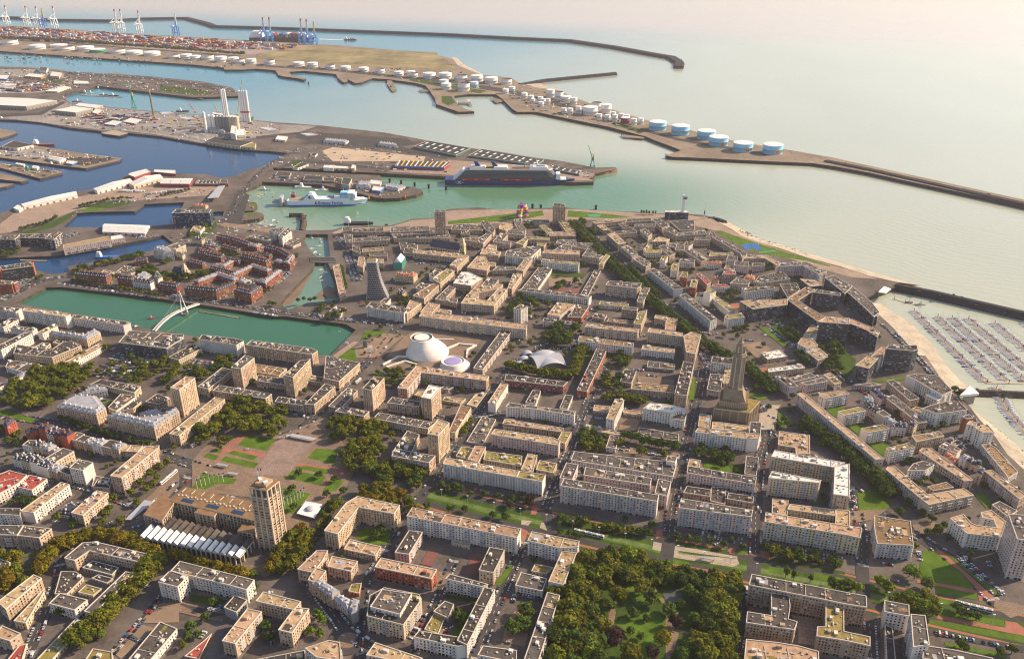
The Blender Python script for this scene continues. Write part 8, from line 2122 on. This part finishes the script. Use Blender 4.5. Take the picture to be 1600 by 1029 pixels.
for t in ok[:NAMED]:
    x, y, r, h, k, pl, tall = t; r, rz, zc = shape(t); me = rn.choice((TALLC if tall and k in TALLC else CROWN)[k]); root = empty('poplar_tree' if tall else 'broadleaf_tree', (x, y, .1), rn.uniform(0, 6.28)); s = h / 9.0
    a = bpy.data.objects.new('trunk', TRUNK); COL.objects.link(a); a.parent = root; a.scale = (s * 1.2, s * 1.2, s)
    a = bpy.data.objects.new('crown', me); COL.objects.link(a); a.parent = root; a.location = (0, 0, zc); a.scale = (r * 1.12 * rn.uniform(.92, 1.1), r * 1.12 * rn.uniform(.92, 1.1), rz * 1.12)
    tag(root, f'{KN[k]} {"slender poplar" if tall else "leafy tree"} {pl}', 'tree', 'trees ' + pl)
# all remaining smaller trees as one mass
def mass(name, items, label):
    VV, FF, MM = [], [], []; mats = []; off = 0
    cache = {}
    for k in LEAF:
        for i, me in enumerate(CROWN[k]):
            v = np.empty(len(me.vertices) * 3); me.vertices.foreach_get('co', v); cache[k, i] = v.reshape(-1, 4, 3)[:420]
    mm = []; 
    for k in LEAF: mm += list(LEAF[k])
    allV, mi = [], []
    for t in items:
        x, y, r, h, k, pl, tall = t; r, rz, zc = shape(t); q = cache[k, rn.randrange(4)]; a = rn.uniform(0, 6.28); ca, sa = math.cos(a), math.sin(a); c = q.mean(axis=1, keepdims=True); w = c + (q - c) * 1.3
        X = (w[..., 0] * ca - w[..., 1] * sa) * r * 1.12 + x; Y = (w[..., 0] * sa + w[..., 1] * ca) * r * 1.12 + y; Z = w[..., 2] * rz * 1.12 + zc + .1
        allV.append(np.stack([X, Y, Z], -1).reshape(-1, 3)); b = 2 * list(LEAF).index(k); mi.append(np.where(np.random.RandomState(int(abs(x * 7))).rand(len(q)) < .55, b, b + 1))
    V = np.concatenate(allV); n = len(V) // 4; me = bpy.data.meshes.new(name); me.vertices.add(len(V)); me.vertices.foreach_set('co', V.ravel()); me.loops.add(n * 4); me.loops.foreach_set('vertex_index', np.arange(n * 4)); me.polygons.add(n); me.polygons.foreach_set('loop_start', np.arange(n) * 4); me.polygons.foreach_set('loop_total', np.full(n, 4)); me.polygons.foreach_set('material_index', np.concatenate(mi))
    for m in mm: me.materials.append(m)
    me.update(); me.validate(); o = bpy.data.objects.new(name, me); COL.objects.link(o); o['kind'] = 'stuff'; o['label'] = label
    tb = MB()
    for t in items: tb.bar((t[0], t[1], 0), (t[0], t[1], t[3] * .6), .5, M_TRUNK)
    tb.build('trunks', o, kind='stuff'); return o
if len(ok) > NAMED: mass('distant_trees', ok[NAMED:], 'smaller and farther trees spread through the town')
print('TREES', len(TREES), len(ok), 'YACHTS', len(YL), 'BUILDINGS', NB[0])
# ---- cars
M_CAR = [mat('car_white', (.58, .58, .59), .3, .03, spec=.5), mat('car_silver', (.40, .41, .43), .3, .03, spec=.5), mat('car_grey', (.12, .125, .135), .3, .03, spec=.5), mat('car_black', (.018, .018, .02), .25, .03, spec=.5), mat('car_red', (.48, .02, .02), .3, .03, spec=.5), mat('car_blue', (.03, .10, .30), .3, .03, spec=.5)]
CN = ['white', 'silver', 'dark grey', 'black', 'red', 'blue']
def car_mesh(m, van=False):
    mb = MB(); L, W = (4.3, 1.8) if not van else (5.4, 2.0); k = mb.mi(m); hb, hr = (.95, 1.5) if not van else (1.2, 2.2)
    prof = [(-L / 2, .35), (-L / 2, hb * .92), (-L * .36, hb), (L * .18, hb), (L * .46, hb * .86), (L / 2, .6), (L / 2, .35)]
    for s in (-1, 1): mb.face([(x, s * W / 2, z) for x, z in (prof if s < 0 else prof[::-1])], m)
    for (x0, z0), (x1, z1) in zip(prof, prof[1:]): mb.quad((x0, W / 2, z0), (x0, -W / 2, z0), (x1, -W / 2, z1), (x1, W / 2, z1), m)
    x0, x1, x2, x3 = (-L * .46, -L * .34, L * .05, L * .22) if not van else (-L * .49, -L * .48, L * .30, L * .40); w1, w2 = W / 2 * .96, W / 2 * .78
    A = [(x0, -w1, hb), (x3, -w1, hb), (x3, w1, hb), (x0, w1, hb)]; B = [(x1, -w2, hr), (x2, -w2, hr), (x2, w2, hr), (x1, w2, hr)]
    for q in range(4): r = (q + 1) % 4; mb.quad(A[q], A[r], B[r], B[q], M_GLASS if not van or q == 1 else m)
    mb.quad(*B, m)
    for sx in (-L * .30, L * .31):
        for sy in (-1, 1):
            n = 10; c = (sx, sy * W / 2, .33)
            mb.face([(c[0] + .33 * math.cos(2 * math.pi * j / n * -sy), c[1] + sy * .02, .33 + .33 * math.sin(2 * math.pi * j / n * -sy)) for j in range(n)], M_DARK)
    return mb
CARM = [car_mesh(m) for m in M_CAR] + [car_mesh(M_CAR[0], True)]; CARME = [c.mesh('car') for c in CARM]
CARS = []
def car(x, y, ang, place, z=.46): CARS.append((x, y, ang, rn.choices(range(7), (34, 22, 18, 14, 6, 7, 6))[0], place, z))
for p, w, pr in STREETS:
    if pr <= 0: continue
    for i in range(len(p) - 1):
        a, b = Vector(p[i]), Vector(p[i + 1]); L = (b - a).length; t = (b - a) / L; n = Vector((-t.y, t.x)); ang = math.atan2(t.y, t.x)
        for k in range(int(L / 6.2)):
            for sd in (-1, 1):
                if rn.random() < pr: q = a + t * (k + .5 + rn.uniform(-.05, .05)) * 6.2 + n * sd * (w / 2 - 1.3); car(q.x, q.y, ang + (0 if rn.random() < .5 else math.pi), 'parked along a town street')
                elif rn.random() < .05: q = a + t * (k + .5) * 6.2 + n * sd * (w / 2 - 4.4); car(q.x, q.y, ang + (0 if sd < 0 else math.pi), 'driving on a town street')
for x_, y_, a_ in INFILL: car(x_, y_, a_, 'parked in a courtyard between the blocks')
def lot(s, place, rows=2, gap=6.0, sp=2.7, pr=.85, tx=0, ty=0, sc=1.0, across=True):
    p = pxs(s, 0, tx, ty, sc); a, b = Vector(p[0]), Vector(p[1]); L = (b - a).length; t = (b - a) / L; n = Vector((-t.y, t.x)); ang = math.atan2(n.y, n.x)
    for r in range(rows):
        for k in range(int(L / sp)):
            if rn.random() < pr: q = a + t * (k + .5) * sp + n * r * gap; car(q.x, q.y, ang + rn.choice((0, math.pi)) + rn.uniform(-.05, .05), place)
lot('1455 978 1595 1005', 'in the car park by the tram line'); lot('1460 988 1580 1012', 'in the car park by the tram line', 1)
lot('1488 862 1565 935', 'beside the curved road', 2, 5.5, 3.0); lot('1435 862 1442 888', 'beside the white office block', 2); lot('1332 765 1338 800', 'beside the long cream slab', 1, pr=.95); lot('1448 775 1468 790', 'on the seafront lawn edge', 1)
lot('885 530 925 538', 'in the market car park', 3, 6); lot('835 545 900 545', 'in the market car park', 2, 7); lot('835 650 905 665', 'behind the white market slab', 3, 6.5); lot('1090 545 1108 580', 'in the lot before the tall church', 3, 5.5); lot('1030 480 1050 510', 'beside the diagonal boulevard', 2)
lot('1190 505 1240 545', 'by the residence gardens', 3, 5.5); lot('1205 500 1250 540', 'by the residence gardens', 2, 6); lot('1370 500 1420 545', 'on the beach road', 1, 5, 3); lot('1432 560 1455 585', 'on the beach road', 2, 6)
lot('150 575 220 590', 'in the parking garden', 3, 8); lot('170 560 240 575', 'in the parking garden', 3, 8); lot('290 565 330 570', 'behind the basin slab', 2, 6); lot('90 443 250 466', 'on the quay of the brick quarter', 1, 5, 2.8, .9); lot('395 488 440 495', 'on the basin quay', 1); lot('480 492 552 502', 'on the basin quay', 2, 5.5); lot('420 455 455 425', 'beside the old basin', 3, 5.5); lot('540 400 552 440', 'in the street by the lattice tower', 3, 7); lot('525 370 545 395', 'in the street by the old harbour', 3, 7)
lot('10 455 60 430', 'at the basin head', 3, 6); lot('690 972 700 990', 'in the car court near the hotel', 2, 6); lot('715 965 735 955', 'in the car court near the hotel', 1); lot('320 950 345 955', 'in the school yard', 2, 5); lot('205 995 225 1005', 'in the school yard', 1); lot('815 930 845 935', 'behind the low white building', 2, 6); lot('795 1002 792 1012', 'in a court near the park', 1); lot('872 775 1010 808', 'before the pinkish slab', 2, 8, 3.2, .6); lot('695 760 800 785', 'before the white slab', 2, 7, 3.2, .6); lot('1085 832 1160 850', 'before the grey slab', 2, 7, 3.2, .6); lot('1200 858 1330 882', 'before the cream slab', 2, 7, 3.4, .6)
lot('440 240 470 236', 'in the port', 1); lot('640 262 690 262', 'at the cruise quay', 1); lot('270 390 300 380', 'by the blue dock', 2); lot('205 372 250 370', 'by the blue dock', 2); lot('100 372 125 365', 'by the dock offices', 3, 7); lot('230 213 300 222', 'in the port yard', 2, 8); lot('555 960 560 975', 'in the lane by the hotel', 1); lot('640 1000 665 955', 'beside the hotel', 1, 5, 5.4, .9)
ck = []; CZ = [(*bbox(f), z) for f, z in COVZ]
for c_ in CARS:
    if any(inside((c_[0], c_[1]), f) for f in FOOT if abs(f[0][0] - c_[0]) < 170 and abs(f[0][1] - c_[1]) < 250): continue
    if any(inside((c_[0], c_[1]), h) for h in LAWNS): continue
    if any(inside((c_[0], c_[1]), h) for h in (H_COM, H_ROI, H_BAR, H_CIT, H_EURE)): continue
    zz = max([b[5] for b in CZ if b[0] < c_[0] < b[2] and b[1] < c_[1] < b[3] and inside((c_[0], c_[1]), b[4])] + [0.0]); ck.append((*c_[:5], zz + .02))
ck.sort(key=lambda c: c[1])
vis = [c for c in ck if -20 < PJ(c[0], c[1], 0)[0] < 1620 and PJ(c[0], c[1], 0)[1] < 1035]; near, far = vis[:290], vis[290:]
for x, y, a, k, pl, z in near:
    o = bpy.data.objects.new('van' if k == 6 else 'car', CARME[k]); COL.objects.link(o); o.location = (x, y, z); o.rotation_euler = (0, 0, a)
    tag(o, f'{"white delivery van" if k == 6 else CN[k] + " car"} {pl}', 'van' if k == 6 else 'car', f'vehicles {pl}')
fb = MB()
for x, y, a, k, pl, z in far:
    m = CARM[k]; ca, sa = math.cos(a), math.sin(a); i0 = len(fb.v); fb.v += [(v[0] * ca - v[1] * sa + x, v[0] * sa + v[1] * ca + y, v[2] + z) for v in m.v]; fb.f += [tuple(i0 + q for q in f) for f in m.f]; fb.m += [fb.mi(m.ms[j]) for j in m.m]
if fb.v: o = fb.build('distant_cars', kind='stuff'); o['label'] = 'cars parked farther off through the town'
print('CARS', len(ck), len(near), len(far))
# ---- trams, buses, lorries
def longcar(name, a, b, n, w, h, m, label, cat):
    A, B = at(*a), at(*b); ang = math.atan2((B - A).y, (B - A).x); L = (B - A).length; root = empty(name, (A.x, A.y, .3), ang); s = L / n
    for i in range(n):
        mb = MB(); mb.box((s * (i + .5), 0, .35), s - .5, w, h, m, 0, taper=.97); body = mb.build('carriage', root); g = MB()
        for sd in (-1, 1): g.box((s * (i + .5), sd * (w / 2 - .02), 1.3), s - 1.4, .1, h * .42, M_GLASS)
        g.box((s * (i + .5), 0, h + .35), s * .5, w * .5, .3, M_STEEL); g.build('window_band', body); q = MB()
        for u in (.2, .8): q.box((s * (i + u), 0, 0), 1.8, w * .9, .45, M_DARK)
        q.build('wheels', body)
    tag(root, label, cat)
longcar('tram', (897, 830), (944, 841), 5, 2.4, 3.2, M_WHITE, 'white tram with dark window band stopped on the avenue lawns', 'tram'); longcar('tram', (1491, 942), (1551, 957), 5, 2.4, 3.2, M_WHITE, 'white tram with dark window band near the car park', 'tram')
longcar('bus', (251, 758), (277, 736), 2, 2.5, 3.0, M_WHITE, 'long white articulated bus on the tan bus square', 'bus'); longcar('bus', (299, 699), (312, 690), 1, 2.5, 3.0, M_WHITE, 'white bus beside the trees of the square', 'bus'); longcar('bus', (556, 600), (564, 593), 1, 2.5, 3.0, M_WHITE, 'white bus on the street near the theatre', 'bus')
for i in range(15):
    x, y = (189 + i * 4.6, 300.5 - (i % 3) * .8) if i < 8 else (232 + (i - 8) * 8, 304 - (i - 8) * 1.1); a = at(x, y); root = empty('lorry_trailer', tuple(a), .1); mb = MB(); mb.box((0, 0, 1.1), 13.6, 2.6, 2.8, M_WHITE if i % 4 else M_STEEL); mb.build('box_body', root); mb = MB(); mb.box((-4, 0, .1), 3.6, 2.4, 1, M_DARK); mb.box((5, 0, .1), 1, 2, 1, M_DARK); mb.build('wheels', root); tag(root, 'white lorry trailer parked in the ferry lanes', 'trailer', 'trailers in the ferry lanes')
# roundabout island
q = G(543, 1000); mb = MB(); mb.rev((0, 0, 0), [(9, .1), (8.8, .35), (7, .4)], GM['P'], 28); o = mb.build('roundabout_island', loc=(*q, .3)); o['kind'] = 'structure'
cover('A', [(q[0] + 17 * math.cos(k * .3), q[1] + 17 * math.sin(k * .3)) for k in range(21)])
# ---- street lamps along the avenue
for i in range(22):
    u = i / 21; x, y = 690 + u * 860, 779 + u * 196 + 4 * math.sin(u * 3); pole(x, y - 4, 9, 'slim lamp post on the wide avenue', 'lamp posts of the avenue', 'street_lamp', .25)
# ---- haze over the whole place
hz = bpy.data.materials.new('haze'); hz.use_nodes = True; n = hz.node_tree; n.nodes.remove(n.nodes['Principled BSDF']); pv = n.nodes.new('ShaderNodeVolumePrincipled'); pv.inputs['Color'].default_value = (.98, .89, .91, 1); pv.inputs['Density'].default_value = 3.2e-5; pv.inputs['Anisotropy'].default_value = 0.2; n.links.new(pv.outputs[0], n.nodes['Material Output'].inputs['Volume'])
mb = MB(); i0 = 0; x0, x1, y0, y1, z0, z1 = -27500, 27500, -1500, 25500, -18, 640
for v in ((x0, y0, z0), (x1, y0, z0), (x1, y1, z0), (x0, y1, z0), (x0, y0, z1), (x1, y0, z1), (x1, y1, z1), (x0, y1, z1)): mb.v.append(v)
for f in ((3, 2, 1, 0), (4, 5, 6, 7), (0, 1, 5, 4), (1, 2, 6, 5), (2, 3, 7, 6), (3, 0, 4, 7)): mb.f.append(f); mb.m.append(mb.mi(hz))
o = mb.build('haze', kind='stuff')
sort_labels()
